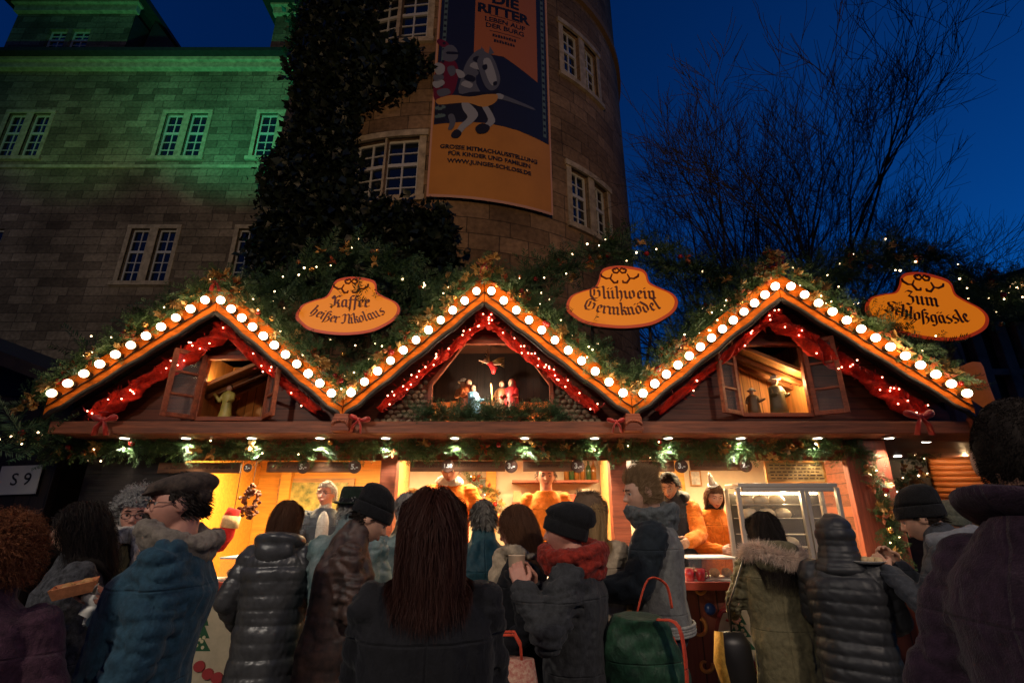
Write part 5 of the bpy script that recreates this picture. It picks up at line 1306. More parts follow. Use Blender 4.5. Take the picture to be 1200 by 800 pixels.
bow(W(122, 492, 3.48), .10, 'large red bow at the lower end of the far left swag'); bow(W(421, 492, 3.48), .085, 'red bow at the foot of the middle gable, left side', tilt=10); bow(W(722, 494, 3.48), .07, 'red bow hanging beside the second valley'); bow(W(1078, 488, 3.47), .12, 'large red bow with gold beads at the lower right end')
# ---------------------------------------------------------------- blackletter, written with a broad pen
NIB = (math.cos(R(38)), math.sin(R(38))); NW = .225
i_ = [(0, .92), (.12, .82), (.12, .14), (.26, .02)]
def mv(s, dx): return [(x + dx, y) for x, y in s]
n2 = [(.14, .72), (.34, .95), (.50, .80), (.50, .14), (.64, .02)]
GL = {
 'i': (.42, [i_, [(.10, 1.28), (.16, 1.22)]]), 'n': (.80, [i_, n2]), 'm': (1.18, [i_, n2, mv(n2, .38)]), 'u': (.80, [i_, [(.26, .02), (.50, .22)], [(.42, .95), (.50, .85), (.50, .14), (.64, .02)]]),
 'w': (1.15, [[(0, .95), (.1, .8), (.1, .2), (.28, .02), (.48, .2), (.48, .9)], [(.48, .2), (.66, .02), (.88, .2), (.88, .7), (.74, .98)]]),
 'a': (.74, [[(.42, .9), (.16, .9), (.10, .6), (.10, .2), (.26, .02), (.46, .25)], [(.42, .92), (.48, .8), (.48, .14), (.62, .02)]]),
 'e': (.60, [[(.12, .45), (.42, .62), (.40, .85), (.24, .95), (.10, .75), (.10, .2), (.26, .02), (.46, .14)]]),
 'o': (.72, [[(.30, .95), (.10, .8), (.10, .18), (.28, .02)], [(.28, .98), (.50, .82), (.50, .2), (.26, .0)]]),
 'r': (.56, [i_, [(.14, .72), (.34, .96), (.46, .86)]]), 'k': (.66, [[(0, 1.5), (.12, 1.4), (.12, .14), (.24, .02)], [(.12, .8), (.36, .98), (.44, .8), (.16, .58)], [(.2, .6), (.46, .4), (.46, .14), (.60, .02)]]),
 'l': (.40, [[(0, 1.5), (.12, 1.4), (.12, .14), (.26, .02)]]), 'h': (.78, [[(0, 1.5), (.12, 1.4), (.12, .14), (.22, .04)], [(.14, .72), (.36, .96), (.52, .78), (.52, .1), (.36, -.3)]]),
 'd': (.72, [[(.30, .95), (.10, .78), (.10, .18), (.28, .02)], [(.02, 1.42), (.36, 1.0), (.50, .75), (.50, .2), (.26, .0)]]),
 'f': (.46, [[(.14, -.35), (.14, 1.25), (.26, 1.46), (.44, 1.36)], [(-.02, .92), (.36, .94)]]), 'S_': (.44, [[(.14, -.35), (.14, 1.25), (.26, 1.46), (.44, 1.36)], [(-.02, .92), (.14, .92)]]),
 'ß': (.84, [[(.14, -.35), (.14, 1.25), (.28, 1.48), (.46, 1.34)], [(.34, 1.1), (.62, .98), (.40, .62), (.64, .45), (.62, .1), (.40, -.22)]]),
 's': (.62, [[(.46, .98), (.18, .88), (.14, .66), (.46, .42), (.46, .16), (.22, 0), (.04, .1)]]), 'c': (.52, [[(.42, .86), (.24, .95), (.10, .75), (.10, .2), (.26, .02), (.44, .14)]]),
 'g': (.74, [[(.42, .9), (.16, .9), (.10, .6), (.10, .25), (.26, .08), (.46, .25)], [(.42, .94), (.50, .82), (.50, -.1), (.32, -.36), (.08, -.24)]]),
 'K': (1.02, [[(.24, 1.42), (.10, 1.25), (.24, 1.05)], [(.24, 1.46), (.40, 1.2), (.40, .2), (.18, .0), (.02, .12)], [(.44, 1.1), (.70, 1.44), (.88, 1.32)], [(.44, .78), (.76, .92), (.70, .66), (.52, .62)], [(.56, .62), (.78, .42), (.76, .14), (.92, .02)]]),
 'N': (1.15, [[(.04, 1.2), (.22, 1.44), (.36, 1.3), (.36, .3), (.2, .0), (.02, .14)], [(.38, 1.12), (.66, 1.44), (.84, 1.25), (.84, .14), (1.0, .02)]]),
 'G': (1.20, [[(.56, 1.36), (.30, 1.42), (.10, 1.05), (.10, .4), (.32, .02), (.66, .06), (.92, .3), (.92, .86), (.74, 1.02)], [(.40, 1.1), (.46, .95), (.42, .4)], [(.62, 1.4), (.86, 1.28), (1.02, 1.44)]]),
 'Z': (.92, [[(.06, 1.2), (.26, 1.46), (.66, 1.34), (.34, .86), (.66, .72), (.68, .2), (.36, -.2), (.08, -.02)]]),
 'S': (1.0, [[(.84, 1.36), (.5, 1.46), (.18, 1.22), (.24, .98), (.72, .7), (.76, .2), (.4, 0), (.08, .14)]]),
 ' ': (.4, []) }
for u_, b_ in (('ä', 'a'), ('ö', 'o'), ('ü', 'u')): GL[u_] = (GL[b_][0], GL[b_][1] + [[(.10, 1.26), (.16, 1.2)], [(.40, 1.26), (.46, 1.2)]])
def blackletter(txt, size, place, m, parent, cx=0, base=0, bow=0., name='lettering', spread=1.0):
    """txt on a smile-shaped line (bow = rise at the ends); place(u, v, lift) -> point"""
    chars = ['S_' if c == '~' else c for c in txt]; tot = sum(GL[c][0] for c in chars) * size * spread; x0 = cx - tot / 2; mb = MB(); lift = 0.
    for c in chars:
        adv, strokes = GL[c]; xm = x0 + adv * size * .5 - cx; hw = tot / 2
        sl = 2 * bow * xm / (hw * hw); an = math.atan(sl); yb = base + bow * (xm / hw) ** 2; ca, sa = math.cos(an), math.sin(an)
        for st in strokes:
            for (a, b) in zip(st[:-1], st[1:]):
                q = [(a[0] + NIB[0] * NW / 2 * s, a[1] + NIB[1] * NW / 2 * s) for s in (-1, 1)] + [(b[0] + NIB[0] * NW / 2 * s, b[1] + NIB[1] * NW / 2 * s) for s in (1, -1)]
                pts = []
                for (x, y) in q:
                    x = (x - adv / 2) * size; y = y * size; pts.append((cx + xm + x * ca - y * sa, yb + x * sa + y * ca))
                lift += 2e-5; mb.prism(pts, lambda u, v, l=lift: place(u, v, .003 + l), lambda u, v: place(u, v, -.001))
        x0 += adv * size * spread
    return mb.build(name, m, parent)
OUTL = [(-.445, -.06), (-.41, .06), (-.315, .12), (-.215, .16), (-.175, .235), (-.15, .33), (-.10, .375), (.015, .395), (.165, .365), (.215, .32), (.235, .22), (.30, .165), (.405, .10), (.445, .02), (.415, -.08), (.325, -.165), (.205, -.23), (.015, -.26), (-.175, -.245), (-.315, -.205), (-.395, -.14)]
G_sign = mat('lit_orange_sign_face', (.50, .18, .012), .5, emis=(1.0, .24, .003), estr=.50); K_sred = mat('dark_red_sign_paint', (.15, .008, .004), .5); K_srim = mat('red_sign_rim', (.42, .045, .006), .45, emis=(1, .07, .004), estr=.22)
def sign(px, py, Y, width, lines, label, rot=0, hs=.83):
    c = W(px, py, Y); s = width / .89; e = empty('hanging_sign', c, label, 'shop sign', 'orange shield shaped signs above the roof')
    A = Matrix.Rotation(R(rot), 3, 'Y'); pl_ = lambda u, v, l: c + A @ V((u * s, -.02 - l, v * s * hs))
    ol = catmull(OUTL, 6); inn = [(x * .93 + .0005, y * .90 + .006) for x, y in ol]
    mb = MB(); mb.prism(ol, lambda u, v: pl_(u, v, -.002), lambda u, v: pl_(u, v, -.04)); mb.build('board', K_trim, e)
    mb = MB(); mb.prism([(x * .985, y * .985) for x, y in ol], lambda u, v: pl_(u, v, .004), lambda u, v: pl_(u, v, -.0015), [inn[::-1]]); mb.build('rim', K_srim, e)
    mb = MB(); mb.prism(inn, lambda u, v: pl_(u, v, .002), lambda u, v: pl_(u, v, -.0012)); mb.build('face', G_sign, e)
    mb = MB() # scroll ornament
    for sx in (-1, 1):
        for pts in ([(0, .335), (.02, .31), (.045, .315), (.055, .34), (.04, .355), (.028, .345)], [(.0, .335), (-.018, .362), (-.03, .36)], [(.06, .30), (.078, .25), (.05, .205), (.022, .21), (.02, .23)], [(.07, .255), (.11, .25), (.145, .275), (.15, .30)]):
            mb.tube([pl_(sx * x, y * 1.0, .005) for x, y in pts], [.0052 * s, .0085 * s] + [.0095 * s] * (len(pts) - 3) + [.007 * s], 6)
    mb.build('scroll_ornament', K_sred, e, smooth=True)
    for (txt, size, cx, base, bow_, sp) in lines: blackletter(txt, size, lambda u, v, l: pl_(u, v, l + .004), K_sred, e, cx, base, bow_, spread=sp)
    for sx in (-1, 1):
        mb = MB(); mb.tube([c + V((sx * .22, .03, .0)), c + V((sx * .22, .08, -.25)), c + V((sx * .2, .3, -.55))], .012, 8); mb.build('bracket', K_trim, e)
    return e
sign(409, 366, 3.52, .79, [('Kaffee', .088, .015, .045, .0, 1.0), ('heißer Nikolaus', .072, .0, -.135, .115, .94)], 'orange sign lettered Kaffee and heißer Nikolaus above the first valley')
sign(728, 356, 3.52, .86, [('Glühwein', .086, .015, .04, .0, 1.0), ('Germknödel', .082, .0, -.125, .07, 1.02)], 'orange sign lettered Glühwein and Germknödel above the second valley')
sign(1083, 367, 3.55, .93, [('Zum', .085, -.02, .065, 0, 1.0), ('Schloßgässle', .080, .0, -.095, .06, .98)], 'orange sign lettered Zum Schloßgässle at the right, tilted slightly', rot=8)
# ---------------------------------------------------------------- figures
def figurine(c, h, robe, label, cat='figurine', yaw=0, cloak=None, hat=None, arm=None, skin='fair', group='carved nativity figures', lean=0):
    """small carved figure: one body with robe, head, arms"""
    mb = MB(); c = V(c); Rz = Matrix.Rotation(R(yaw), 3, 'Z') @ Matrix.Rotation(R(lean), 3, 'X'); q = lambda x, y, z: c + Rz @ V((x * h, y * h, z * h))
    e = empty('carved_figure', c, label, cat, group)
    def L(prof, n=16, sx=1., sy=.75): 
        m_ = MB(); m_.lathe(prof, (0, 0, 0), None, n); m_.v = [tuple(q(x * sx, y * sy, z)) for x, y, z in m_.v]; return m_
    L([(.20, 0), (.19, .1), (.15, .3), (.13, .5), (.16, .66), (.15, .76), (.06, .82)]).build('robe', robe, e, smooth=True)
    m2 = MB(); m2.ell(q(0, 0, .9), (.075 * h, .08 * h, .095 * h)); m2.cap(q(0, 0, .8), q(0, 0, .86), .04 * h, .04 * h); m2.ell(q(0, -.085, .9), (.015 * h,) * 3); m2.build('head', skin_mats(skin)[0], e, smooth=True)
    m3 = MB()
    for sx, t in ((-1, (arm or ((-.16, -.2, .55), (.16, -.2, .55)))[0]), (1, (arm or ((-.16, -.2, .55), (.16, -.2, .55)))[1])):
        m3.cap(q(sx * .14, 0, .72), q(sx * .19, -.06, .56), .055 * h, .05 * h); m3.cap(q(sx * .19, -.06, .56), q(*t), .05 * h, .035 * h)
    m3.build('arms', cloak or robe, e, smooth=True)
    if cloak: L([(.22, .05), (.20, .3), (.175, .6), (.165, .74), (.12, .79)], 16, 1.02, .8).build('cloak', cloak, e, smooth=True); 
    m4 = MB()
    if hat == 'hat': m4.v, m4.f, m4.m = (lambda z: (z.v, z.f, z.m))(L([(.15, .95), (.15, .965), (.08, .97), (.075, 1.04), (.02, 1.06)], 16, 1, 1)); m4.build('hat', pa_('white_cap_paint', (.6, .57, .5)), e)
    elif hat == 'hair': m4.ell(q(0, .02, .925), (.085 * h, .085 * h, .09 * h)); m4.build('hair', H_brown, e, smooth=True)
    elif hat == 'veil': m4.ell(q(0, .03, .91), (.092 * h, .085 * h, .105 * h)); m4.cap(q(0, .05, .88), q(0, .1, .62), .085 * h, .12 * h); m4.build('veil', cloak or robe, e, smooth=True)
    return e
pa_ = lambda n, c: mat(n, c, .45, var=(20, .2))
FZ = zsill[1] + .002; fy = 3.90
def fx(px): return W(px, 480, fy).x
figurine((fx(548), fy + .03, FZ + .07), .33, pa_('red_robe_paint', (.45, .02, .015)), 'carved figure in red robe standing at the left of the crib', yaw=30, hat='hair', cloak=pa_('orange_cloak_paint', (.5, .12, .03)))
figurine((fx(557), fy - .03, FZ + .06), .28, pa_('yellow_coat_paint', (.55, .33, .04)), 'kneeling carved figure in yellow and pale blue at the left of the crib', yaw=50, hat='hair', cloak=pa_('pale_blue_paint', (.15, .35, .5)), lean=-6)
figurine((fx(541), fy + .08, FZ + .08), .32, pa_('brown_robe_paint', (.20, .08, .03)), 'carved figure in brown robe at the far left of the crib', yaw=20, hat='hat')
figurine((fx(588), fy + .04, FZ + .07), .32, pa_('dark_blue_robe_paint', (.03, .04, .10)), 'carved bearded figure in dark blue with a staff right of the crib', yaw=-30, hat='hair', cloak=pa_('brown_robe_paint', (.20, .08, .03)))
figurine((fx(599), fy, FZ + .06), .33, pa_('dark_blue_robe_paint', (.03, .04, .10)), 'carved figure in bright red cloak right of the crib', yaw=-35, hat='veil', cloak=pa_('scarlet_paint', (.55, .02, .02)))
s0 = V((fx(580), fy - .06, FZ)); o = MB(); o.tube([s0 + V((0, 0, 0)), s0 + V((-.03, .0, .34))], .006, 6); tag(o.build('shepherd_staff', K_pine), 'thin wooden staff leaning right of the crib', 'staff')
c = V((fx(573), fy - .04, FZ + .10)); e = empty('manger', c - V((0, 0, .1)), 'straw filled manger with a small child in the middle of the nativity scene', 'manger')
mb = MB()
for sx in (-1, 1): mb.bar(c + V((sx * .06, -.03, -.09)), c + V((-sx * .05, -.03, .0)), .014, .014); mb.bar(c + V((sx * .06, .04, -.09)), c + V((-sx * .05, .04, .0)), .014, .014)
mb.build('legs', K_pine, e); mb = MB(); mb.box(c + V((0, 0, -.02)), (.15, .09, .04)); mb.build('trough', K_pine, e, bevel=.006)
n = 120; pos = np.array(c) + rng.uniform(-1, 1, (n, 3)) * np.array([.075, .045, .012]); tv = np.array([[-.02, 0, 0], [.02, 0, 0], [0, 0, 1.]]); v, f = scatter(tv, np.array([[0, 1, 2]]), pos, rot_to(rng.normal(size=(n, 3))), rng.uniform(.03, .06, n)); np_obj('straw', v, f, mat('straw', (.60, .38, .12), .7), e)
mb = MB(); mb.cap(c + V((-.03, -.02, .018)), c + V((.03, -.02, .018)), .018, .014); mb.ell(c + V((.055, -.02, .025)), (.018, .018, .018)); mb.build('child_figure', skin_mats('fair')[0], e, smooth=True)
# flying angel
c = W(575, 425, 3.86); e = empty('flying_angel', c, 'small flying angel with gold wings and red dress hung above the crib', 'angel', None); 
mb = MB(); mb.tube([c + V((-.03, 0, .0)), c + V((0, 0, -.01)), c + V((.03, 0, -.05)), c + V((.02, 0, -.09))], [.012, .022, .03, .012], 12); mb.build('dress', pa_('scarlet_paint', (.55, .02, .02)), e, smooth=True)
mb = MB(); mb.ell(c + V((-.045, -.005, .012)), (.016, .016, .018)); mb.build('head', skin_mats('fair')[0], e, smooth=True)
mb = MB(); mb.cap(c + V((-.02, -.01, -.005)), c + V((-.09, -.03, .01)), .009, .006); mb.cap(c + V((.01, -.01, -.02)), c + V((.075, -.03, -.02)), .009, .006); mb.build('arms', skin_mats('fair')[0], e, smooth=True)
for sx, tip in ((-1, (-.03, .04, .13)), (1, (.11, .05, .06))):
    mb = MB()
    for q in range(6):
        b0 = V((.0 + sx * .005, .012, .01)); t = V(tip) * (1 - .11 * q) + V((sx * .012 * q, 0, -.012 * q)); mb.tube([c + b0, c + b0.lerp(t, .55) + V((0, 0, .01)), c + t], [(.003, .006), (.003, .012), (.002, .003)], 6)
    mb.build('wing', mat('gilded_wing', (.6, .42, .15), .35, .6), e, smooth=True)
mb = MB(); mb.tube([c + V((0, .01, .0)), V((c.x, c.y, openings[1][3][1] + .058))], .0012, 4); mb.build('hanging_thread', K_trim, e)
# figures in the two window rooms
zl = zsill[0] + .001; mx = W(263, 480, 3.84).x
figurine((mx, 3.86, zl), .30, pa_('gilded_robe_paint', (.50, .42, .10)), 'golden green carved baker figure with raised arm in the left attic window', arm=((-.32, -.12, .72), (.2, -.22, .5)), hat='hair', cloak=None, group='carved figures in the attic windows', yaw=-12)
zr_ = zsill[2] + .001
figurine((W(910, 470, 3.9).x, 3.88, zr_), .33, pa_('grey_green_robe_paint', (.36, .38, .18)), 'carved figure in white cap and grey green apron in the right attic window', hat='hat', group='carved figures in the attic windows', yaw=10, cloak=pa_('olive_coat_paint', (.13, .12, .06)))
figurine((W(884, 480, 3.86).x, 3.86, zr_), .23, pa_('grey_green_robe_paint', (.16, .17, .08)), 'smaller carved figure with outstretched arm at the left of the right attic window', arm=((-.2, -.2, .5), (.36, -.1, .62)), hat='hat', group='carved figures in the attic windows', yaw=-25, cloak=pa_('brown_coat_paint', (.20, .12, .05)))

garland('wall_garland', [W(543, 548, 5.2), W(560, 566, 5.2), W(574, 580, 5.2), W(588, 590, 5.2)], 70, .05, 'slanting fir garland on the back wall behind the leaning keeper', 'wall garlands', size=(.07, .11), lights=2, baubles=5, leaves=6, seed=95)
# ================================================================ THE PLACE AROUND: ground, castle, tower, trees, neighbours
def stone_mat(name, c1, c2, mortar, bw=.95, bh=.36):
    m = bpy.data.materials.new(name); m.use_nodes = True; nt = m.node_tree; N = nt.nodes; L = nt.links; b = N['Principled BSDF']; b.inputs['Roughness'].default_value = .9; b.inputs['Specular IOR Level'].default_value = .2
    uv = N.new('ShaderNodeUVMap'); uv.uv_map = 'UVMap'
    nz = N.new('ShaderNodeTexNoise'); nz.inputs['Scale'].default_value = 1.2; L.new(uv.outputs[0], nz.inputs['Vector'])
    vm = N.new('ShaderNodeVectorMath'); vm.operation = 'MULTIPLY_ADD'; vm.inputs[1].default_value = (.05, .05, 0); L.new(nz.outputs['Color'], vm.inputs[0]); L.new(uv.outputs[0], vm.inputs[2])
    br = N.new('ShaderNodeTexBrick'); br.inputs['Scale'].default_value = 1.0; br.inputs['Brick Width'].default_value = bw; br.inputs['Row Height'].default_value = bh; br.inputs['Mortar Size'].default_value = .012; br.inputs['Mortar Smooth'].default_value = .4; br.inputs['Bias'].default_value = -.15; br.offset = .5; br.squash = .7; br.squash_frequency = 3
    br.inputs['Color1'].default_value = (*c1, 1); br.inputs['Color2'].default_value = (*c2, 1); br.inputs['Mortar'].default_value = (*mortar, 1); L.new(vm.outputs[0], br.inputs['Vector'])
    n2 = N.new('ShaderNodeTexNoise'); n2.inputs['Scale'].default_value = .45; n2.inputs['Detail'].default_value = 8; L.new(uv.outputs[0], n2.inputs['Vector'])
    n3 = N.new('ShaderNodeTexNoise'); n3.inputs['Scale'].default_value = 9; n3.inputs['Detail'].default_value = 6; L.new(uv.outputs[0], n3.inputs['Vector'])
    r2 = N.new('ShaderNodeValToRGB'); r2.color_ramp.elements[0].position = .35; r2.color_ramp.elements[0].color = (.35, .33, .31, 1); r2.color_ramp.elements[1].position = .65; r2.color_ramp.elements[1].color = (1.1, 1.05, 1, 1); L.new(n2.outputs['Fac'], r2.inputs[0])
    r3 = N.new('ShaderNodeValToRGB'); r3.color_ramp.elements[0].position = .3; r3.color_ramp.elements[0].color = (.55, .55, .55, 1); r3.color_ramp.elements[1].position = .7; r3.color_ramp.elements[1].color = (1.15, 1.15, 1.15, 1); L.new(n3.outputs['Fac'], r3.inputs[0])
    m1 = N.new('ShaderNodeMix'); m1.data_type = 'RGBA'; m1.blend_type = 'MULTIPLY'; m1.inputs['Factor'].default_value = .8; L.new(br.outputs['Color'], m1.inputs['A']); L.new(r2.outputs[0], m1.inputs['B'])
    m2 = N.new('ShaderNodeMix'); m2.data_type = 'RGBA'; m2.blend_type = 'MULTIPLY'; m2.inputs['Factor'].default_value = .8; L.new(m1.outputs['Result'], m2.inputs['A']); L.new(r3.outputs[0], m2.inputs['B']); L.new(m2.outputs['Result'], b.inputs['Base Color'])
    bp = N.new('ShaderNodeBump'); bp.inputs['Strength'].default_value = .8; bp.inputs['Distance'].default_value = .03; ad = N.new('ShaderNodeMath'); ad.operation = 'MULTIPLY_ADD'; ad.inputs[1].default_value = .6; L.new(n3.outputs['Fac'], ad.inputs[0]); sb = N.new('ShaderNodeMath'); sb.operation = 'SUBTRACT'; sb.inputs[0].default_value = 1; L.new(br.outputs['Fac'], sb.inputs[1]); L.new(sb.outputs[0], ad.inputs[2]); L.new(ad.outputs[0], bp.inputs['Height']); L.new(bp.outputs[0], b.inputs['Normal'])
    return m
S_cast = stone_mat('castle_sandstone', (.34, .285, .20), (.13, .105, .075), (.13, .11, .085), .85, .33); S_tow = stone_mat('tower_sandstone', (.36, .24, .14), (.20, .13, .075), (.13, .095, .06), 1.0, .40)
S_trim = mat('pale_sandstone_trim', (.40, .33, .22), .85, var=(5, .4), bump=(30, .5, .01)); K_roof = mat('black_roof_tiles', (.018, .017, .018), .8, var=(6, .4), bump=(12, .7, .03))
K_wwhite = mat('white_window_paint', (.50, .51, .48), .5); K_pane = mat('dark_window_glass', (.008, .012, .018), .06, spec=.8)
def wall_grid(name, us, vs, openings, mp, m, parent, depth=.35, inward=None):
    """a wall in (u, v) with window openings and their reveals; mp(u, v, d) -> point, d = depth into the wall"""
    U_ = sorted(set([round(x, 4) for x in us] + [round(o[i], 4) for o in openings for i in (0, 1)])); V_ = sorted(set([round(x, 4) for x in vs] + [round(o[i], 4) for o in openings for i in (2, 3)]))
    verts = []; faces = []; uvs = []
    def q(pts, uv):
        k = len(verts); verts.extend([mp(*p) for p in pts]); faces.append((k, k + 1, k + 2, k + 3)); uvs.extend(uv)
    for i in range(len(U_) - 1):
        for j in range(len(V_) - 1):
            u0, u1, v0, v1 = U_[i], U_[i + 1], V_[j], V_[j + 1]; uc, vc = (u0 + u1) / 2, (v0 + v1) / 2
            if any(o[0] < uc < o[1] and o[2] < vc < o[3] for o in openings): continue
            q([(u0, v0, 0), (u1, v0, 0), (u1, v1, 0), (u0, v1, 0)], [(u0, v0), (u1, v0), (u1, v1), (u0, v1)])
    for (a, b, c, d) in openings:
        for (p0, p1) in (((a, c), (a, d)), ((b, d), (b, c)), ((a, d), (b, d)), ((b, c), (a, c))):
            q([(*p0, 0), (*p1, 0), (*p1, depth), (*p0, depth)], [p0, p1, (p1[0] + depth, p1[1]), (p0[0] + depth, p0[1])])
    me = bpy.data.meshes.new(name); me.from_pydata([tuple(v) for v in verts], [], faces); l = me.uv_layers.new(name='UVMap')
    l.data.foreach_set('uv', [x for t in uvs for x in t]); me.materials.append(m); me.update()
    o = bpy.data.objects.new(name, me); COL.objects.link(o); adopt(o, parent); return o
def window(mp, u0, u1, v0, v1, parent, dep=.12, split=.42, rows=(2, 3), cols=2, lights=None):
    """white framed window set into an opening; mp as above"""
    def bx(mb, a, b, c, d, y0, y1):
        P_ = [mp(a, c, y0), mp(b, c, y0), mp(b, d, y0), mp(a, d, y0), mp(a, c, y1), mp(b, c, y1), mp(b, d, y1), mp(a, d, y1)]
        mb.add(P_, [(0, 1, 2, 3), (4, 7, 6, 5), (0, 4, 5, 1), (1, 5, 6, 2), (2, 6, 7, 3), (3, 7, 4, 0)])
    mb = MB(); t = .06; vs_ = v1 - (v1 - v0) * split
    bx(mb, u0, u0 + t, v0, v1, dep, dep + .06); bx(mb, u1 - t, u1, v0, v1, dep, dep + .06)
    for z in (v0, v1 - t): bx(mb, u0 + t, u1 - t, z, z + t, dep, dep + .06)
    bx(mb, u0 + t, u1 - t, vs_ - .045, vs_ + .045, dep - .01, dep + .055)
    for k in range(1, cols):
        u = u0 + (u1 - u0) * k / cols; bx(mb, u - .02, u + .02, v0 + t, vs_ - .046, dep + .012, dep + .05); bx(mb, u - .02, u + .02, vs_ + .046, v1 - t, dep + .012, dep + .05)
    for (za, zb, n) in ((vs_ + .045, v1 - t, rows[0]), (v0 + t, vs_ - .045, rows[1])):
        for k in range(1, n):
            z = za + (zb - za) * k / n; bx(mb, u0 + t, u1 - t, z - .017, z + .017, dep + .016, dep + .046)
    w = mb.build('window', K_wwhite, parent); g = MB(); bx(g, u0, u1, v0, v1, dep + .035, dep + .04); g.build('pane', K_pane, w)
    return w
# ---- castle wing
CYF = 16.0
castle = empty('castle_wing', (-14, CYF, 0), 'old sandstone castle wing with white windows, lit green near its eaves', 'castle')
mpc = lambda u, v, d: V((u, CYF + d, v))
def cx_(px, py): return W(px, py, CYF).x
zt_up, zb_up = ZW(133, CYF), ZW(184, CYF); zt_lo, zb_lo = ZW(268, CYF), ZW(330, CYF); ztop = ZW(84, CYF)
wins = []
def cw(xc, z0, z1, w=.86): wins.append((xc - w / 2, xc + w / 2, z0, z1))
pyu, pyl = 158, 299
for px in (12, 41, 199, 228, 311, 340): cw(cx_(px, pyu), zb_up, zt_up, .70)
for px in (157, 189, 285, 317): cw(cx_(px, pyl), zb_lo, zt_lo, .67)
for px in (-130, -102, -20): cw(cx_(px, pyl), zb_lo, zt_lo, .86)
# a lower row behind the stall roofs
for xc in [w[0] + .43 for w in wins[6:10]]: cw(xc, zb_lo - 5.2, zt_lo - 5.2)
us = [-30, -25, -20, -15, -10, -5, -1.5]; vs = [0, 2, 4, 6, 8, 10, 12, 14, 16, 18, ztop]
wall_grid('wall', us, vs, wins, mpc, S_cast, castle)
for w in wins: window(mpc, *w, castle)
# paired stone surrounds
prs = [(wins[0], wins[1]), (wins[2], wins[3]), (wins[4], wins[5]), (wins[6], wins[7]), (wins[8], wins[9])]
for a, b in prs:
    mb = MB(); u0, u1 = a[0] - .16, b[1] + .16; z0, z1 = a[2], a[3]
    mb.bx(u0, u1, CYF - .04, CYF + .05, z1, z1 + .16); mb.bx(u0 - .08, u1 + .08, CYF - .10, CYF + .05, z0 - .16, z0 - .002)
    for (p, q_) in ((u0, a[0]), (a[1], b[0]), (b[1], u1)): mb.bx(p, q_, CYF - .03, CYF + .05, z0, z1 - .002)
    mb.build('window_surround', S_trim, castle, bevel=.01)
mb = MB(); mb.bx(-30, -1.5, CYF - .22, CYF + .1, ztop, ztop + .28); mb.bx(-30, -1.5, CYF - .34, CYF + .1, ztop + .281, ztop + .46); mb.build('cornice', S_trim, castle, bevel=.02)
mb = MB(); mb.bx(-30, -1.5, CYF - .62, CYF - .34, ztop + .44, ztop + .62); mb.build('gutter', K_roof, castle)
ze = ztop + .50
mb = MB(); mb.add([(-30, CYF - .55, ze), (-1.5, CYF - .55, ze), (-1.5, CYF + 6, ze + 5.2), (-30, CYF + 6, ze + 5.2), (-30, CYF + .4, ze - .1), (-1.5, CYF + .4, ze - .1)], [(0, 1, 2, 3), (4, 5, 1, 0)]); mb.build('roof', K_roof, castle)
mb = MB(); mb.bx(-30, -1.5, CYF - .05, CYF + .06, ZW(197, CYF), ZW(197, CYF) + .12); mb.build('string_course', S_trim, castle)
def dormer(x0, x1, zt, wpx, depth=3.5, over=.5):
    d = MB(); parts = []
    z0 = ztop + .47; ow = [(cx_(p, 45) - .40, cx_(p, 45) + .40, ZW(56, CYF), ZW(35, CYF)) for p in wpx]
    wl = wall_grid('dormer_wall', [x0, x1], [z0, zt], ow, lambda u, v, dd: V((u, CYF - .02 + dd, v)), S_cast, castle)
    for w in ow: window(lambda u, v, dd: V((u, CYF - .02 + dd, v)), *w, wl, split=.5, rows=(2, 2))
    sd_ = MB()
    for x in (x0 + .001, x1 - .001): sd_ = MB(); sd_.quad((x, CYF, z0), (x, CYF + depth, z0), (x, CYF + depth, zt), (x, CYF, zt)); sd_.build('dormer_cheek', K_roof, wl)
    c = MB(); c.bx(x0 - .1, x1 + .1, CYF - .18, CYF + .06, zt, zt + .35); c.bx(x0 - .2, x1 + .2, CYF - .3, CYF + .06, zt + .351, zt + .52); c.build('dormer_cornice', S_trim, wl, bevel=.02)
    r = MB(); xm = (x0 + x1) / 2; h = (x1 - x0) * .55
    r.add([(x0 - over, CYF - .7, zt + .45), (x1 + over, CYF - .7, zt + .45), (x1 + over, CYF + depth + 2, zt + .45), (x0 - over, CYF + depth + 2, zt + .45), (xm, CYF + depth * .6, zt + h), (x0 - over, CYF - .7, zt + .75), (x1 + over, CYF - .7, zt + .75)], [(3, 2, 1, 0), (0, 1, 6, 5), (5, 6, 4), (6, 1, 2, 4), (0, 5, 4, 3), (2, 3, 4)]); r.build('dormer_roof', K_roof, wl)
dormer(cx_(12, 40), cx_(152, 40), ZW(17, CYF), (66, 93)); dormer(cx_(320, 40), cx_(362, 40), ZW(20, CYF), ())
mb = MB(); xa = cx_(152, 60); mb.add([(xa + .1, CYF + .3, ztop + .48), (xa + 2.6, CYF + .3, ztop + .48), (xa + .1, CYF + .6, ztop + 3.6), (xa + .1, CYF + 3, ztop + .48), (xa + 2.6, CYF + 3, ztop + .48), (xa + .1, CYF + 3.3, ztop + 3.6)], [(0, 1, 2), (3, 5, 4), (0, 2, 5, 3), (1, 4, 5, 2), (0, 3, 4, 1)]); mb.build('roof_hip', K_roof, castle)
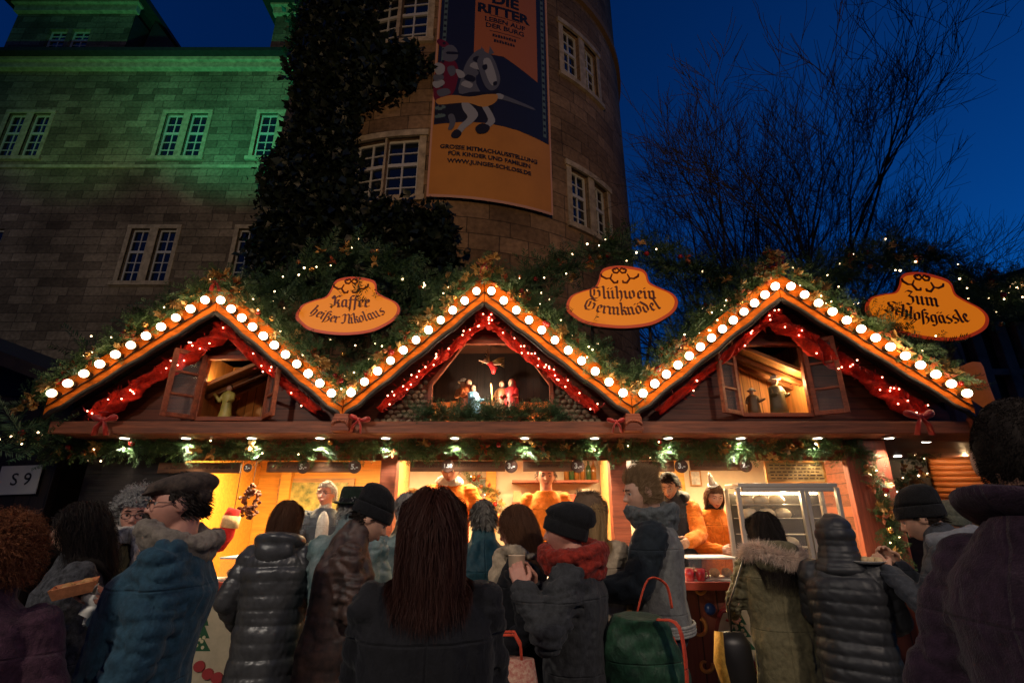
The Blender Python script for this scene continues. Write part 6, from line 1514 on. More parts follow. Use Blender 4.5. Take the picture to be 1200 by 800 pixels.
# ---- round tower
TC = (-1.98, 15.68); TR = 6.0
tower = empty('round_tower', (TC[0], TC[1], 0), 'round sandstone castle tower carrying a tall banner', 'tower')
def mpt(u, v, d): # u = arc length from the -Y direction, clockwise seen from above towards +X
    a = u / TR; r = TR - d; return V((TC[0] + r * math.sin(a), TC[1] - r * math.cos(a), v))
def tpx(px, py, r=TR):
    p = raycyl(px, py, TC, r); return math.atan2(p.x - TC[0], TC[1] - p.y) * TR, p.z
tw = []
def trow(pxs, pyt, pyb, pxr, pyrt):
    pass
zl0, zl1 = tpx(450, 232)[1], tpx(450, 163)[1]; zu0, zu1 = tpx(467, 49)[1], tpx(467, 49)[1] + (zl1 - zl0) * 1.1
for px in (432, 469): u = tpx(px, 195)[0]; tw.append((u - .42, u + .42, zl0, zl1))
for px in (452, 483): u = tpx(px, 25)[0]; tw.append((u - .42, u + .42, zu0, zu1))
ua = tpx(680, 215)[0]; ub = tpx(705, 235)[0]; wh = (ub - ua) * .36
for u in (ua, ub): tw.append((u - wh, u + wh, zl0, zl1))
ua2 = tpx(669, 46)[0]; ub2 = tpx(692, 68)[0]
for u in (ua2, ub2): tw.append((u - wh, u + wh, zu0, zu1))
us = list(np.linspace(-TR * 2.0, TR * 2.0, 73)); vs = [0, 3, 6, 8] + list(np.linspace(9, 24, 11))
wall_grid('wall', us, vs, tw, mpt, S_tow, tower)
for w in tw: window(mpt, *w, tower, split=.42, rows=(2, 3))
def ring_block(u0, u1, z0, z1, d0, d1, name, m, n=10):
    mb = MB(); us_ = np.linspace(u0, u1, n + 1)
    for a, b in zip(us_[:-1], us_[1:]):
        P_ = [mpt(a, z0, d0), mpt(b, z0, d0), mpt(b, z1, d0), mpt(a, z1, d0), mpt(a, z0, d1), mpt(b, z0, d1), mpt(b, z1, d1), mpt(a, z1, d1)]
        fs = [(0, 1, 2, 3), (0, 4, 5, 1), (2, 6, 7, 3)]
        if a == us_[0]: fs.append((3, 7, 4, 0))
        if b == us_[-1]: fs.append((1, 5, 6, 2))
        mb.add(P_, fs)
    return mb.build(name, m, tower)
for a, b in ((tw[0], tw[1]), (tw[2], tw[3]), (tw[4], tw[5]), (tw[6], tw[7])):
    ring_block(a[0] - .2, b[1] + .2, a[3], a[3] + .16, -.06, .05, 'window_lintel', S_trim); ring_block(a[0] - .2, b[1] + .2, a[2] - .15, a[2] - .002, -.09, .05, 'window_sill', S_trim)
    ring_block(a[1], b[0], a[2], a[3] - .002, -.02, .08, 'window_mullion', S_trim, 3); ring_block(a[0] - .16, a[0], a[2], a[3] - .002, -.02, .08, 'window_jamb', S_trim, 2); ring_block(b[1], b[1] + .16, a[2], a[3] - .002, -.02, .08, 'window_jamb', S_trim, 2)
zk = tpx(725, 92)[1] ; uk = TR * 1.9
ring_block(-uk, uk, zk, zk + .25, -.12, .02, 'corbel_course', S_tow, 60); 
mb = MB() # upper storey, a little wider
o = wall_grid('upper_wall', us, [zk + .25, zk + 2, zk + 4, zk + 6, zk + 8], [], lambda u, v, d: mpt(u, v, d - .10 - .10 * 0), S_tow, tower)
bpy.data.objects.remove(o)
# ---- banner, hung free of the wall
bl, _ = tpx(501, 200, TR + .12); br_, zb_ = tpx(648, 246, TR + .12); bu0 = tpx(499, 238, TR + .12)[0]; bu1 = br_
zbot = (tpx(499, 238, TR + .12)[1] + zb_) / 2; bw = bu1 - bu0; BT = 11.0
ban = empty('exhibition_banner', mpt((bu0 + bu1) / 2, zbot, -.12), 'tall curved exhibition banner with knight on horseback and orange text panel', 'banner')
def mpb(u, v, l=0): return mpt(bu0 + u * bw, zbot + v, -.12 - l)
def bsheet(poly, lift, m, name, parent=ban, step=.06):
    """a flat coloured shape on the banner, cut into strips so that it follows the curve"""
    bm_ = bmesh.new(); f = bm_.faces.new([bm_.verts.new((x, y, 0)) for x, y in poly]); xs = [p[0] for p in poly]
    x = math.floor(min(xs) / step) * step + step
    while x < max(xs):
        bmesh.ops.bisect_plane(bm_, geom=bm_.verts[:] + bm_.edges[:] + bm_.faces[:], plane_co=(x, 0, 0), plane_no=(1, 0, 0)); x += step
    bmesh.ops.triangulate(bm_, faces=bm_.faces[:])
    for v in bm_.verts: v.co = mpb(v.co.x, v.co.y, lift)
    me = bpy.data.meshes.new(name); bm_.to_mesh(me); bm_.free(); me.materials.append(m); o = bpy.data.objects.new(name, me); COL.objects.link(o); adopt(o, parent); return o
B_or = mat('banner_orange_vinyl', (.52, .215, .026), .5, var=(1.2, .1)); B_dk = mat('banner_dark_blue_vinyl', (.012, .015, .035), .5); B_pn = mat('banner_pennant_orange', (.42, .13, .035), .5); B_bl = mat('banner_black_ink', (.010, .010, .012), .5); B_edge = mat('banner_pale_hem', (.60, .32, .20), .5); B_gr = mat('banner_grey_ink', (.10, .11, .135), .5); B_rd = mat('banner_red_ink', (.14, .008, .016), .5); B_teal = mat('banner_teal_ink', (.10, .16, .15), .5); B_gd = mat('banner_gold_ink', (.50, .24, .05), .5); B_lt = mat('banner_light_ink', (.30, .32, .34), .5)
ub = lambda px, py: ((tpx(px, py, TR + .12)[0] - bu0) / bw, tpx(px, py, TR + .12)[1] - zbot)
bsheet([(0, 0), (1, 0), (1, BT), (0, BT)], 0, B_or, 'cloth')
vb = ub(575, 152)[1]
bsheet([(.022, vb - .02), (.3, vb + .14), (.5, vb + .17), (.7, vb + .15), (.978, vb + .02), (.978, BT), (.022, BT)], .006, B_dk, 'picture_field')
for u in (.0, .985): bsheet([(u, 0), (u + .015, 0), (u + .015, BT), (u, BT)], .004, B_edge, 'hem')
bsheet([(0.016, 0), (.984, 0), (.984, .07), (.016, .07)], .004, B_edge, 'hem')
for u0 in (.05, .925):
    mb = MB(); v = vb + .25
    bsheet([(u0, vb + .2), (u0 + .03, vb + .2), (u0 + .03, BT), (u0, BT)], .009, B_teal, 'ribbon_border')
# pennant
pL, pR = ub(556, 40)[0], ub(629, 60)[0]; vA = ub(556, 62)[1]; vB = ub(626, 96)[1]
bsheet([(pR, vB), (pR, BT), (pL, BT), (pL, vA), ((pL * .55 + pR * .45), vA + .05)], .009, B_pn, 'pennant')
def btext(txt, px, py, size, m=B_bl, sx=1.0, bold=.006):
    u0, v0 = ub(px, py); lettering(txt, size, None, m, ban, 'lettering', warp=lambda x, y: mpb(u0 + x / bw, v0 + y, .014), sx=sx, bold=bold)
btext('DIE', 592, 3, .50, bold=.02); btext('RITTER', 590, 16, .44, bold=.02); btext('LEBEN AUF', 592, 28, .22); btext('DER BURG', 592, 35, .22); 
for py, n in ((45, 9), (51, 8)): # two small lines, too soft to read
    u0, v0 = ub(591, py)
    for q in range(n): u_ = u0 + (q - (n - 1) / 2) * .024; bsheet([(u_ - .009, v0 - .05), (u_ + .009, v0 - .05), (u_ + .009, v0 + .045 - .03 * (q % 2)), (u_ - .009, v0 + .05)], .014, B_bl, 'soft_print')

for py in (23, 41): u0, v0 = ub(592, py); bsheet([(u0 - .14, v0), (u0 + .14, v0), (u0 + .14, v0 + .02), (u0 - .14, v0 + .02)], .013, B_bl, 'rule_line')
btext('GROSSE MITMACHAUSSTELLUNG', 575, 178, .155); btext('FÜR KINDER UND FAMILIEN', 575, 185.5, .155); btext('WWW.JUNGES-SCHLOSS.DE', 575, 194, .155)
# rider and horse: plain flat shapes in the picture's greys, red and gold
def bpoly(pts, m, name, lift, n=4):
    P_ = catmull([ub(x, y) for x, y in pts], n); bsheet(P_, lift, m, name)
# rider
bpoly([(511, 80), (518, 72), (530, 70), (537, 80), (535, 100), (528, 113), (510, 118), (508, 100)], B_rd, 'rider_coat', .010, 3)
bpoly([(519, 70), (519, 60), (524, 54), (531, 54), (536, 60), (536, 69), (528, 73)], B_gr, 'rider_helmet', .012, 3); bpoly([(524, 61), (537, 62), (537, 64.5), (524, 64)], B_bl, 'visor_slit', .0135, 2); bpoly([(519, 56), (512, 50), (515, 46), (524, 50), (526, 54)], B_rd, 'helmet_plume', .011, 3)
for pts, m_ in (([(508, 78), (514, 74), (521, 78), (520, 86), (512, 88)], B_lt), ([(508, 89), (518, 88), (520, 93), (510, 96)], B_gr), ([(507, 97), (518, 94), (521, 99), (511, 104)], B_lt), ([(524, 80), (532, 78), (534, 86), (528, 90)], B_gr), ([(534, 82), (542, 84), (545, 90), (538, 92)], B_lt), ([(512, 107), (524, 104), (528, 110), (516, 114)], B_gr)): bpoly(pts, m_, 'rider_armour', .0132, 3)
# horse
bpoly([(538, 110), (541, 90), (547, 73), (557, 61), (567, 58), (566, 68), (559, 82), (558, 98), (562, 110)], B_gr, 'horse_neck', .010, 3)
for q in range(6): x0, y0 = 541 + q * 3.4, 100 - q * 7.2; bpoly([(x0 - 1, y0), (x0 + 4, y0 - 5), (x0 + 13, y0 - 1), (x0 + 10, y0 + 4)], (B_lt, B_bl, B_gr)[q % 3], 'neck_plate', .0118 + .0004 * q, 2)
bpoly([(559, 72), (567, 63), (576, 66), (582, 78), (586, 93), (583, 103), (575, 107), (568, 101), (563, 88)], B_gr, 'horse_head', .0145, 3); bpoly([(566, 72), (573, 69), (578, 79), (582, 95), (577, 101), (571, 92)], B_lt, 'chanfron', .0155, 3); bpoly([(565, 78), (570, 76), (571, 81), (567, 83)], B_bl, 'horse_eye', .0165, 3); bpoly([(578, 97), (582, 96), (582, 100), (578, 101)], B_bl, 'nostril', .0165, 2)
for x in (562, 572): bpoly([(x, 66), (x + 2, 55), (x + 7, 63)], B_gr, 'horse_ear', .0158, 1)
bpoly([(540, 112), (556, 108), (574, 109), (584, 106), (582, 112), (566, 116), (548, 117)], B_bl, 'bridle', .0125, 3)
bpoly([(512, 117), (530, 112), (550, 114), (572, 111), (583, 112), (580, 121), (566, 126), (548, 121), (530, 122), (514, 123)], B_gd, 'saddle_cloth', .0135, 3)
bpoly([(524, 122), (548, 120), (577, 122), (574, 138), (560, 142), (545, 140), (524, 140)], B_bl, 'horse_body', .0105, 3)
bpoly([(541, 121), (549, 121), (560, 133), (556, 142), (545, 151), (539, 158), (534, 156), (539, 147), (548, 138), (543, 130)], B_lt, 'horse_leg', .0128, 3); bpoly([(564, 124), (570, 123), (580, 140), (577, 147), (570, 151), (567, 147), (572, 140)], B_lt, 'horse_leg', .0124, 3); bpoly([(525, 136), (531, 134), (534, 143), (530, 152), (525, 152), (527, 144)], B_gr, 'horse_leg', .0120, 3)
bpoly([(529, 157), (535, 152), (541, 156), (537, 162), (530, 162)], B_bl, 'hoof', .014, 3); bpoly([(557, 150), (565, 145), (574, 149), (570, 156), (560, 157)], B_bl, 'hoof', .014, 3)
bpoly([(578, 108), (600, 116), (625, 127), (624, 129), (598, 120), (578, 114)], B_gr, 'lance', .012, 2); bpoly([(582, 110), (590, 112), (588, 117), (581, 115)], B_lt, 'lance_guard', .013, 2)
for q in range(4): bpoly([(510, 126 + q * 5), (520, 124 + q * 5), (522, 127 + q * 5), (511, 129 + q * 5)], (B_teal, B_bl)[q % 2], 'shield_band', .011 + .0005 * q, 2)
# printed chequers along the ribbon borders
for u0 in (.05, .925):
    for q in range(34):
        v = vb + .3 + q * .2; bsheet([(u0 + .004, v), (u0 + .026, v), (u0 + .026, v + .08), (u0 + .004, v + .08)], .0115, B_bl, 'border_mark')
# ---- ivy on the tower's left flank
r = np.random.default_rng(5); pos = []; nrm = []
blobs = [(395, 30, 45, 75), (385, 110, 40, 70), (375, 190, 42, 75), (365, 265, 60, 60), (440, 85, 40, 30), (472, 74, 26, 18), (430, 290, 60, 55), (490, 290, 42, 50), (335, 230, 30, 60), (330, 300, 40, 40), (410, -20, 40, 50), (470, 320, 60, 30), (370, 60, 30, 80)]
for (cx, cy, rx, ry) in blobs:
    n = int(rx * ry * 1.1); a = r.uniform(0, 2 * PI, n); q = np.sqrt(r.uniform(0, 1, n)) * (1 + .12 * np.sin(5 * a + cx) + .08 * np.sin(9 * a))
    for x, y in zip(cx + rx * q * np.cos(a), cy + ry * q * np.sin(a)):
        d = ray(x, y); ox, oy = -TC[0], -TC[1]; A = d.x**2 + d.y**2; Bq = 2 * (ox * d.x + oy * d.y); C_ = ox * ox + oy * oy - (TR + .22) ** 2; D_ = Bq * Bq - 4 * A * C_
        k = (-Bq - math.sqrt(D_)) / (2 * A) if D_ > 0 else (15.0 / d.y)
        if EYE.y + d.y * k > 15.4: k = 15.4 / d.y
        p = EYE + d * k; pos.append(p); 
pos = np.array([list(p) for p in pos]); n = len(pos); pos += r.normal(size=(n, 3)) * .12
tv = np.array([[0, 0, 0], [-.5, .1, .35], [-.2, 0, .75], [0, -.05, 1.1], [.2, 0, .75], [.5, .1, .35]]); tf = np.array([[0, 1, 2], [0, 2, 3], [0, 3, 4], [0, 4, 5]])
v, f = scatter(tv, tf, pos, rot_to(r.normal(size=(n, 3)) + np.array([0, -.8, -.5])), r.uniform(.06, .24, n))
ivy = empty('ivy', (-4.5, 12.5, 0), 'dark ivy climbing the left flank of the round tower', 'ivy'); np_obj('leaves', v, f, mat('ivy_leaf', (.010, .019, .010), .5, var=(4, .9)), ivy)
mb = MB()
for q in range(5):
    b0 = V((-6.9 + q * .45, 13.6 - .75 * q, 0)); pts = [b0 + V((.12 * math.sin(i * .9 + q), 0, i * 1.6)) for i in range(9)]; mb.tube(pts, [.10 - .008 * i for i in range(9)], 7)
mb.build('stem', mat('ivy_bark', (.05, .04, .03), .9), ivy)
# ---- bare trees
K_bark = mat('bare_bark', (.022, .017, .015), .9, bump=(20, .6, .02))
def tree(base, H, seed, label, spread=1.0, levels=6, trunk=.28, fork=.30):
    rr = random.Random(seed); MBt, MBc = MB(), MB()
    def grow(p, d, L, r0, lev):
        k = 4 if lev < 3 else 3; pts = [p]; rs = [r0]; dd = d.copy()
        for i in range(k):
            dd = (dd + V((rr.gauss(0, .13), rr.gauss(0, .13), rr.gauss(.05, .07)))).normalized(); pts.append(pts[-1] + dd * (L / k)); rs.append(r0 * (1 - .42 * (i + 1) / k))
        (MBt if lev == 0 else MBc).tube(pts, rs, 8 if lev < 2 else (5 if lev < 4 else 3), cap=lev < 3)
        if lev >= levels: return
        n = (6 if lev == 0 else rr.choice((3, 3, 4))) if lev < 4 else rr.choice((3, 3, 4))
        for i in range(n):
            t = rr.uniform(.35, 1) if lev > 0 else .7 + .3 * i / n
            if i == 0: t = 1
            q = min(k - 1, int(t * k)); f = t * k - q; o = pts[q].lerp(pts[min(k, q + 1)], f)
            ang = rr.uniform(.28, .75) * spread * (1 if i else .45); az = rr.uniform(0, 2 * PI) + i * 2.4
            x = dd.cross(V((0, 0, 1))); x = x.normalized() if x.length > .1 else V((1, 0, 0)); y = dd.cross(x)
            nd = (dd * math.cos(ang) + (x * math.cos(az) + y * math.sin(az)) * math.sin(ang) + V((0, 0, .06))).normalized()
            grow(o, nd, L * (rr.uniform(1.05, 1.35) if lev == 0 else rr.uniform(.72, .95) if lev < 3 else rr.uniform(.55, .78)), max(.0065, rs[q] * rr.uniform(.55, .75)), lev + 1)
    grow(V(base), V((0, 0, 1)), H * fork, trunk, 0)
    e = empty('bare_tree', base, label, 'tree', 'bare winter trees against the dusk sky'); MBt.build('trunk', K_bark, e, smooth=True, recalc=False); MBc.build('crown', K_bark, e, recalc=False)
tb = W(880, 400, 14); tree((tb.x, 14, 0), 16.0, 7, 'tall broad bare tree against the blue sky right of the tower', 1.1, 7, .32, .19)
tb = W(1010, 400, 19); tree((tb.x, 19, 0), 17.0, 12, 'bare tree standing behind the broad one, its crown further right', 1.0, 7, .24, .19)
tb = W(1120, 400, 22); tree((tb.x, 22, 0), 14.0, 19, 'lower bare tree at the far right behind the alley sign', 1.0, 7, .2, .19)
# ---- neighbouring huts
lh = empty('dark_hut', (-5.6, 4.6, 0), 'unlit dark wooden hut at the far left carrying the S 9 notice', 'market hut')
X1 = W(62, 560, 4.06).x
mb = MB(); mb.bx(-8.5, X1, 4.06, 4.12, ZG, 2.55); mb.build('front_wall', planks_mat('tarred_boards', (.020, .013, .010), .12, 'X'), lh)
mb = MB(); mb.bx(-8.5, X1, 4.121, 7, ZG, 2.55); mb.build('body', K_trim, lh)
zA = W(0, 408, 4.0).z; xA = W(0, 408, 4.0).x; xB_, zB_ = W(100, 446, 4.0).x, W(100, 446, 4.0).z; sl = (zB_ - zA) / (xB_ - xA)
mb = MB(); xe = xB_ + .25; zz = lambda x: zA + sl * (x - xA)
mb.add([(-9, 3.6, zz(-9)), (xe, 3.6, zz(xe)), (xe, 7.2, zz(xe)), (-9, 7.2, zz(-9)), (-9, 3.6, zz(-9) - .1), (xe, 3.6, zz(xe) - .1), (xe, 7.2, zz(xe) - .1), (-9, 7.2, zz(-9) - .1)], [(0, 1, 2, 3), (4, 7, 6, 5), (0, 4, 5, 1), (1, 5, 6, 2), (2, 6, 7, 3), (3, 7, 4, 0)]); mb.build('roof', K_shing, lh)
mb = MB(); mb.prism([(-8.9, 2.56), (xe - .05, 2.56), (xe - .05, max(2.6, zz(xe) - .11)), (-8.9, zz(-8.9) - .11)], lambda u, v: V((u, 4.07, v)), lambda u, v: V((u, 4.11, v))); mb.build('gable', K_trim, lh)
c = W(22, 562, 4.03); e = empty('stand_number_notice', c, 'white paper notice reading S 9 on the dark hut at the left', 'notice')
Mn = Matrix.Translation(c) @ Matrix.Rotation(R(-2), 4, 'Y')
mb = MB(); mb.box(c, (.315, .006, .215), Matrix.Rotation(R(-2), 3, 'Y')); mb.build('paper', mat('white_paper', (.62, .60, .54), .8), e)
lettering('S 9', .13, Mn @ Matrix.Translation((0.02, -.0045, 0)) @ Matrix.Rotation(R(90), 4, 'X'), B_bl, e, bold=.001)
# right: passage canopy and log cabin
rh = empty('log_hut', (4.9, 6.2, 0), 'small lit log hut with orange boards beyond the passage at the right', 'market hut')
YB = 5.6; xl, xr = W(1092, 560, YB).x, W(1260, 560, YB).x
mb = MB(); z = ZG
while z < 2.35:
    mb.tube([(xl, YB, z + .03), (xr, YB, z + .03)], .032, 8); z += .058
mb.build('log_wall', wood('orange_log_wood', (.50, .15, .03)), rh, smooth=True)
mb = MB(); mb.bx(xl - .55, xl + .01, YB + .035 - .02, YB + .09, ZG, 2.42); mb.build('door', K_trim, rh)
mb = MB(); mb.bx(xl - .7, xr, YB - .5, YB + 1.4, 2.42, 2.5); mb.build('roof', K_shing, rh)
for i in range(5):
    x = xl + .08 + i * .26; mb = MB(); mb.ell((x, YB - .12, 2.30), (.03, .03, .02)); mb.build('wall_lamp', G_lamp, rh, smooth=True)
can = empty('passage_canopy', (3.7, 4.0, 2.2), 'red brown boarded canopy with small downlights over the passage at the right', 'canopy')
zc = ZS + .001; xa_ = XB[3] + .02
mb = MB(); mb.bx(XR + .2, 5.6, 4.0, 5.4, zc + .03, zc + .06); mb.build('ceiling_boards', K_soff, can)
mb = MB(); mb.bx(XB[3] + .92, 5.6, 3.55, 3.999, zc + .03, zc + .06); mb.build('front_boards', K_soff, can)
mb = MB(); mb.bx(XB[3] - .02, 5.6, 3.50, 3.549, zc + .0, zc + .10); mb.build('fascia', K_red, can)
for x in (2.95, 5.5): mb = MB(); mb.bx(x - .05, x + .05, 5.28, 5.38, ZG, zc + .029); mb.build('post', K_red, can)
for (px, py) in ((1012, 523), (1086, 517), (1052, 534), (1128, 510)):
    p = W(px, py, 4); k = (zc + .028 - EYE.z) / ray(px, py).z; p = EYE + ray(px, py) * k; mb = MB(); mb.mi = 0; mb.lathe([(.001, -.006), (.032, -.006), (.034, -.0)], p, None, 16); mb.build('downlight', [G_lamp], can)
garland('passage_garland', [W(1060, 545, 5.0), W(1085, 528, 5.0), W(1120, 524, 5.0), W(1170, 528, 5.0)], 70, .05, 'thin fir garland with lights under the passage canopy', 'passage garlands', size=(.08, .13), lights=9, baubles=3, leaves=6, seed=90, bright=5)
garland('passage_garland', [W(1040, 590, 4.6), W(1062, 565, 4.7), W(1080, 552, 4.8)], 50, .05, 'short fir garland with gilded leaves behind the pointed beanie', 'passage garlands', size=(.08, .13), lights=5, baubles=3, leaves=8, seed=91, bright=2)
# half timbered gable of a far hut, right
hg = empty('half_timbered_gable', (6.0, 5.4, 2.4), 'blurred half timbered gable with pale posts at the right edge', 'market hut')
YG = 5.3; K_pale = mat('pale_weathered_wood', (.30, .17, .11), .85, var=(6, .4))
for px in (1098, 1117, 1144, 1176, 1200):
    a, b = W(px + 14, 470, YG), W(px - 6, 372, YG); x = (a.x + b.x) / 2; mb = MB(); mb.bx(x - .06, x + .06, YG - .05, YG + .05, 2.4, W(1120, 378, YG).z); mb.build('pale_post', K_pale, hg, bevel=.01)
mb = MB(); xg0 = W(1085, 430, YG).x; mb.bx(xg0, 8.5, YG + .06, YG + .1, 2.4, W(1120, 372, YG).z); mb.build('dark_infill', K_trim, hg)
mb = MB(); mb.bx(xg0, 8.5, YG - .04, YG + .055, W(1120, 436, YG).z - .04, W(1120, 436, YG).z + .03); mb.build('cross_rail', K_pale, hg)
z0 = W(1120, 372, YG).z; mb = MB(); p2 = W(1176, 318, 4.9); mb.add([(xg0 - .3, 4.9, z0), (p2.x + .4, 4.9, p2.z + .1), (p2.x + .4, 8, p2.z + .1), (xg0 - .3, 8, z0), (9, 4.9, z0 + .1), (9, 8, z0 + .1)], [(0, 1, 2, 3), (1, 4, 5, 2), (0, 4, 1)]); mb.build('roof', K_shing, hg)
c = W(1137, 448, 4.6); e = empty('paper_cone', c, 'large orange cone shaped lantern pointing down beside the half timbered gable', 'lantern')
mb = MB(); mb.lathe([(.001, -.36), (.025, -.33), (.11, -.05), (.16, .08), (.165, .12), (.13, .15), (.001, .16)], c, Matrix.Rotation(R(-28), 3, 'Y'), 28); mb.build('cone', mat('orange_paper', (.50, .16, .05), .7, var=(5, .3), emis=(1, .22, .05), estr=.10), e, smooth=True)
mb = MB(); mb.tube([c + V((0, 0, .15)), c + V((.0, .05, .55))], .008, 6); mb.build('cord', K_trim, e)
# ---- ground
mb = MB(); n = 1
mb.add([(-150, -60, 0), (150, -60, 0), (150, 200, 0), (-150, 200, 0)], [(0, 1, 2, 3)])
gm = bpy.data.materials.new('cobbles'); gm.use_nodes = True; nt = gm.node_tree; N = nt.nodes; L = nt.links; b = N['Principled BSDF']; tc = N.new('ShaderNodeTexCoord'); vo = N.new('ShaderNodeTexVoronoi'); vo.feature = 'DISTANCE_TO_EDGE'; vo.inputs['Scale'].default_value = 9; L.new(tc.outputs['Object'], vo.inputs['Vector'])
rp = N.new('ShaderNodeValToRGB'); rp.color_ramp.elements[0].color = (.03, .028, .026, 1); rp.color_ramp.elements[1].color = (.16, .15, .14, 1); rp.color_ramp.elements[1].position = .15; L.new(vo.outputs['Distance'], rp.inputs[0]); L.new(rp.outputs[0], b.inputs['Base Color']); b.inputs['Roughness'].default_value = .55
bp = N.new('ShaderNodeBump'); bp.inputs['Distance'].default_value = .03; L.new(vo.outputs['Distance'], bp.inputs['Height']); L.new(bp.outputs[0], b.inputs['Normal'])
tag(mb.build('ground', gm), kind='structure')
# ================================================================ THINGS CARRIED BY PEOPLE
def wp(P, *c): return P.Mw @ V(c)
# cup held by the woman with the red scarf
P = PEOPLE['cup']; h0, h1 = P.arms[0][2], P.arms[1][2]; c = wp(P, *((h0 + h1) / 2 + V((0, .055, .095))))
e = empty('cup', c, 'white mulled wine cup held in both hands by the woman in the red scarf', 'cup')
mb = MB(); mb.lathe([(.030, -.05), (.034, -.045), (.041, .05), (.043, .052), (.039, .05), (.031, -.03), (.001, -.035)], c, None, 28); mb.build('bowl', mat('cream_glaze', (.62, .45, .30), .3, coat=.4), e, smooth=True)
mb = MB(); mb.lathe([(.001, .030), (.038, .030)], c, None, 24); mb.build('mulled_wine', mat('mulled_wine', (.12, .01, .01), .1), e)
# paper tray held by the flat cap man
P = PEOPLE['cap']; h = P.arms[1][2]; c = wp(P, *(h + V((-.02, .13, .035))))
e = empty('snack_tray', c, 'orange printed cardboard snack tray in the hand of the flat cap man', 'food tray'); A = Matrix.Rotation(R(P.o.rotation_euler.z * 57.3 + 12), 3, 'Z') @ Matrix.Rotation(R(-12), 3, 'X')
mb = MB(); w, d, hh = .085, .06, .04
mb.add([c + A @ V(q) for q in ((-w, -d, 0), (w, -d, 0), (w, d, 0), (-w, d, 0), (-w * 1.15, -d * 1.2, hh), (w * 1.15, -d * 1.2, hh), (w * 1.15, d * 1.2, hh), (-w * 1.15, d * 1.2, hh))], [(0, 1, 2, 3), (0, 4, 5, 1), (1, 5, 6, 2), (2, 6, 7, 3), (3, 7, 4, 0)]); o = mb.build('tray', mat('orange_card', (.55, .20, .08), .7, var=(30, .35)), e); s = o.modifiers.new('thickness', 'SOLIDIFY'); s.thickness = .003
mb = MB()
for i in range(7): mb.ell(c + A @ V((random.uniform(-.06, .06), random.uniform(-.04, .04), .03)), (.022, .018, .016), None, 10, 7)
mb.build('snack', mat('baked_crust', (.45, .22, .07)), e, smooth=True)
mb = MB(); vs = []; fs = []
for i in range(9):
    for j in range(9):
        u, v = i / 8 - .5, j / 8; vs.append(c + A @ V((u * .17 * (1 - .35 * v), -.05 + .025 * math.sin(u * 19 + v * 4) + .012 * math.sin(v * 13 + u * 5), .01 - v * .13 + .014 * math.cos(u * 17))))
for i in range(8):
    for j in range(8): fs.append((i * 9 + j, i * 9 + j + 1, i * 9 + j + 10, i * 9 + j + 9))
mb.add(vs, fs); o = mb.build('napkin', mat('white_tissue', (.75, .72, .66), .9), smooth=True, recalc=False); o.modifiers.new('thickness', 'SOLIDIFY').thickness = .003; tag(o, 'crumpled white napkin hanging from the snack tray of the flat cap man', 'napkin')
# snack of the man in the pointed beanie, on a plate
P = PEOPLE['snack']; h = wp(P, *P.arms[0][2]); c = h + V((-.07, .06, .03))
e = empty('paper_plate', c, 'white paper plate with food at the hands of the pointed beanie man', 'plate'); mb = MB(); mb.lathe([(.001, 0), (.07, .002), (.10, .016), (.101, .018), (.07, .006), (.001, .004)], c, None, 28); mb.build('plate', mat('white_tissue', (.75, .72, .66)), e, smooth=True)
mb = MB()
for i in range(6): mb.ell(c + V((random.uniform(-.05, .05), random.uniform(-.05, .05), .022)), (.025, .02, .016), None, 10, 7)
mb.build('food', mat('pale_food', (.60, .42, .22), .6), e, smooth=True)
# backpack / tote behind the cup woman, with red straps
P = PEOPLE['cup']; c = wp(P, .02, -.30, 1.02)
e = empty('shopping_backpack', c, 'dark green bag with red orange straps behind the woman in the red scarf', 'bag')
Rz = Matrix.Rotation(P.o.rotation_euler.z, 3, 'Z'); mb = MB(); mb.v = []
mb.tube([c + Rz @ V((0, .0, .22)), c + Rz @ V((0, 0, .17)), c + Rz @ V((0, -.02, 0)), c + Rz @ V((0, -.01, -.22)), c + Rz @ V((0, 0, -.28))], [(.10, .13), (.15, .11), (.20, .13), (.19, .13), (.14, .10)], 22)
o = mb.build('bag_body', fabric('dark_green_nylon', (.012, .045, .022), .5, .5, 30), e); remesh(o, .012, 4)
def bp_(ob, me):
    cc = co_of(me); set_co(me, cc + no_of(me) * (.012 * wob(cc, 6, 20) + .006 * wob(cc, 7, 45))[:, None])
defer(o, bp_)
K_strap = fabric('red_orange_webbing', (.55, .055, .02), .6, .2, 120)
for (x, pts) in ((.10, [(.10, -.16, .24), (.12, -.14, .34), (.10, -.06, .36), (.06, -.0, .22)]), (-.09, [(-.09, -.10, .22), (-.12, -.19, .20), (-.13, -.2, -.02), (-.1, -.16, -.26)]), (.11, [(.11, -.15, .12), (.12, -.20, -.04), (.1, -.17, -.27)])):
    pts = [V(p) for p in pts]; sp_ = [V((*[a_ for a_ in q],)) for q in pts]
    cv = []
    for i in range(len(pts) - 1):
        p = [pts[max(i - 1, 0)], pts[i], pts[i + 1], pts[min(i + 2, len(pts) - 1)]]
        for t in (0, .2, .4, .6, .8): cv.append(.5 * ((2 * p[1]) + (p[2] - p[0]) * t + (2 * p[0] - 5 * p[1] + 4 * p[2] - p[3]) * t * t + (3 * p[1] - p[0] - 3 * p[2] + p[3]) * t**3))
    pts = cv + [pts[-1]]
    mb = MB(); mb.tube([c + Rz @ V(p) for p in pts], [(.005, .018)] * len(pts), 8); mb.build('strap', K_strap, e, smooth=True)
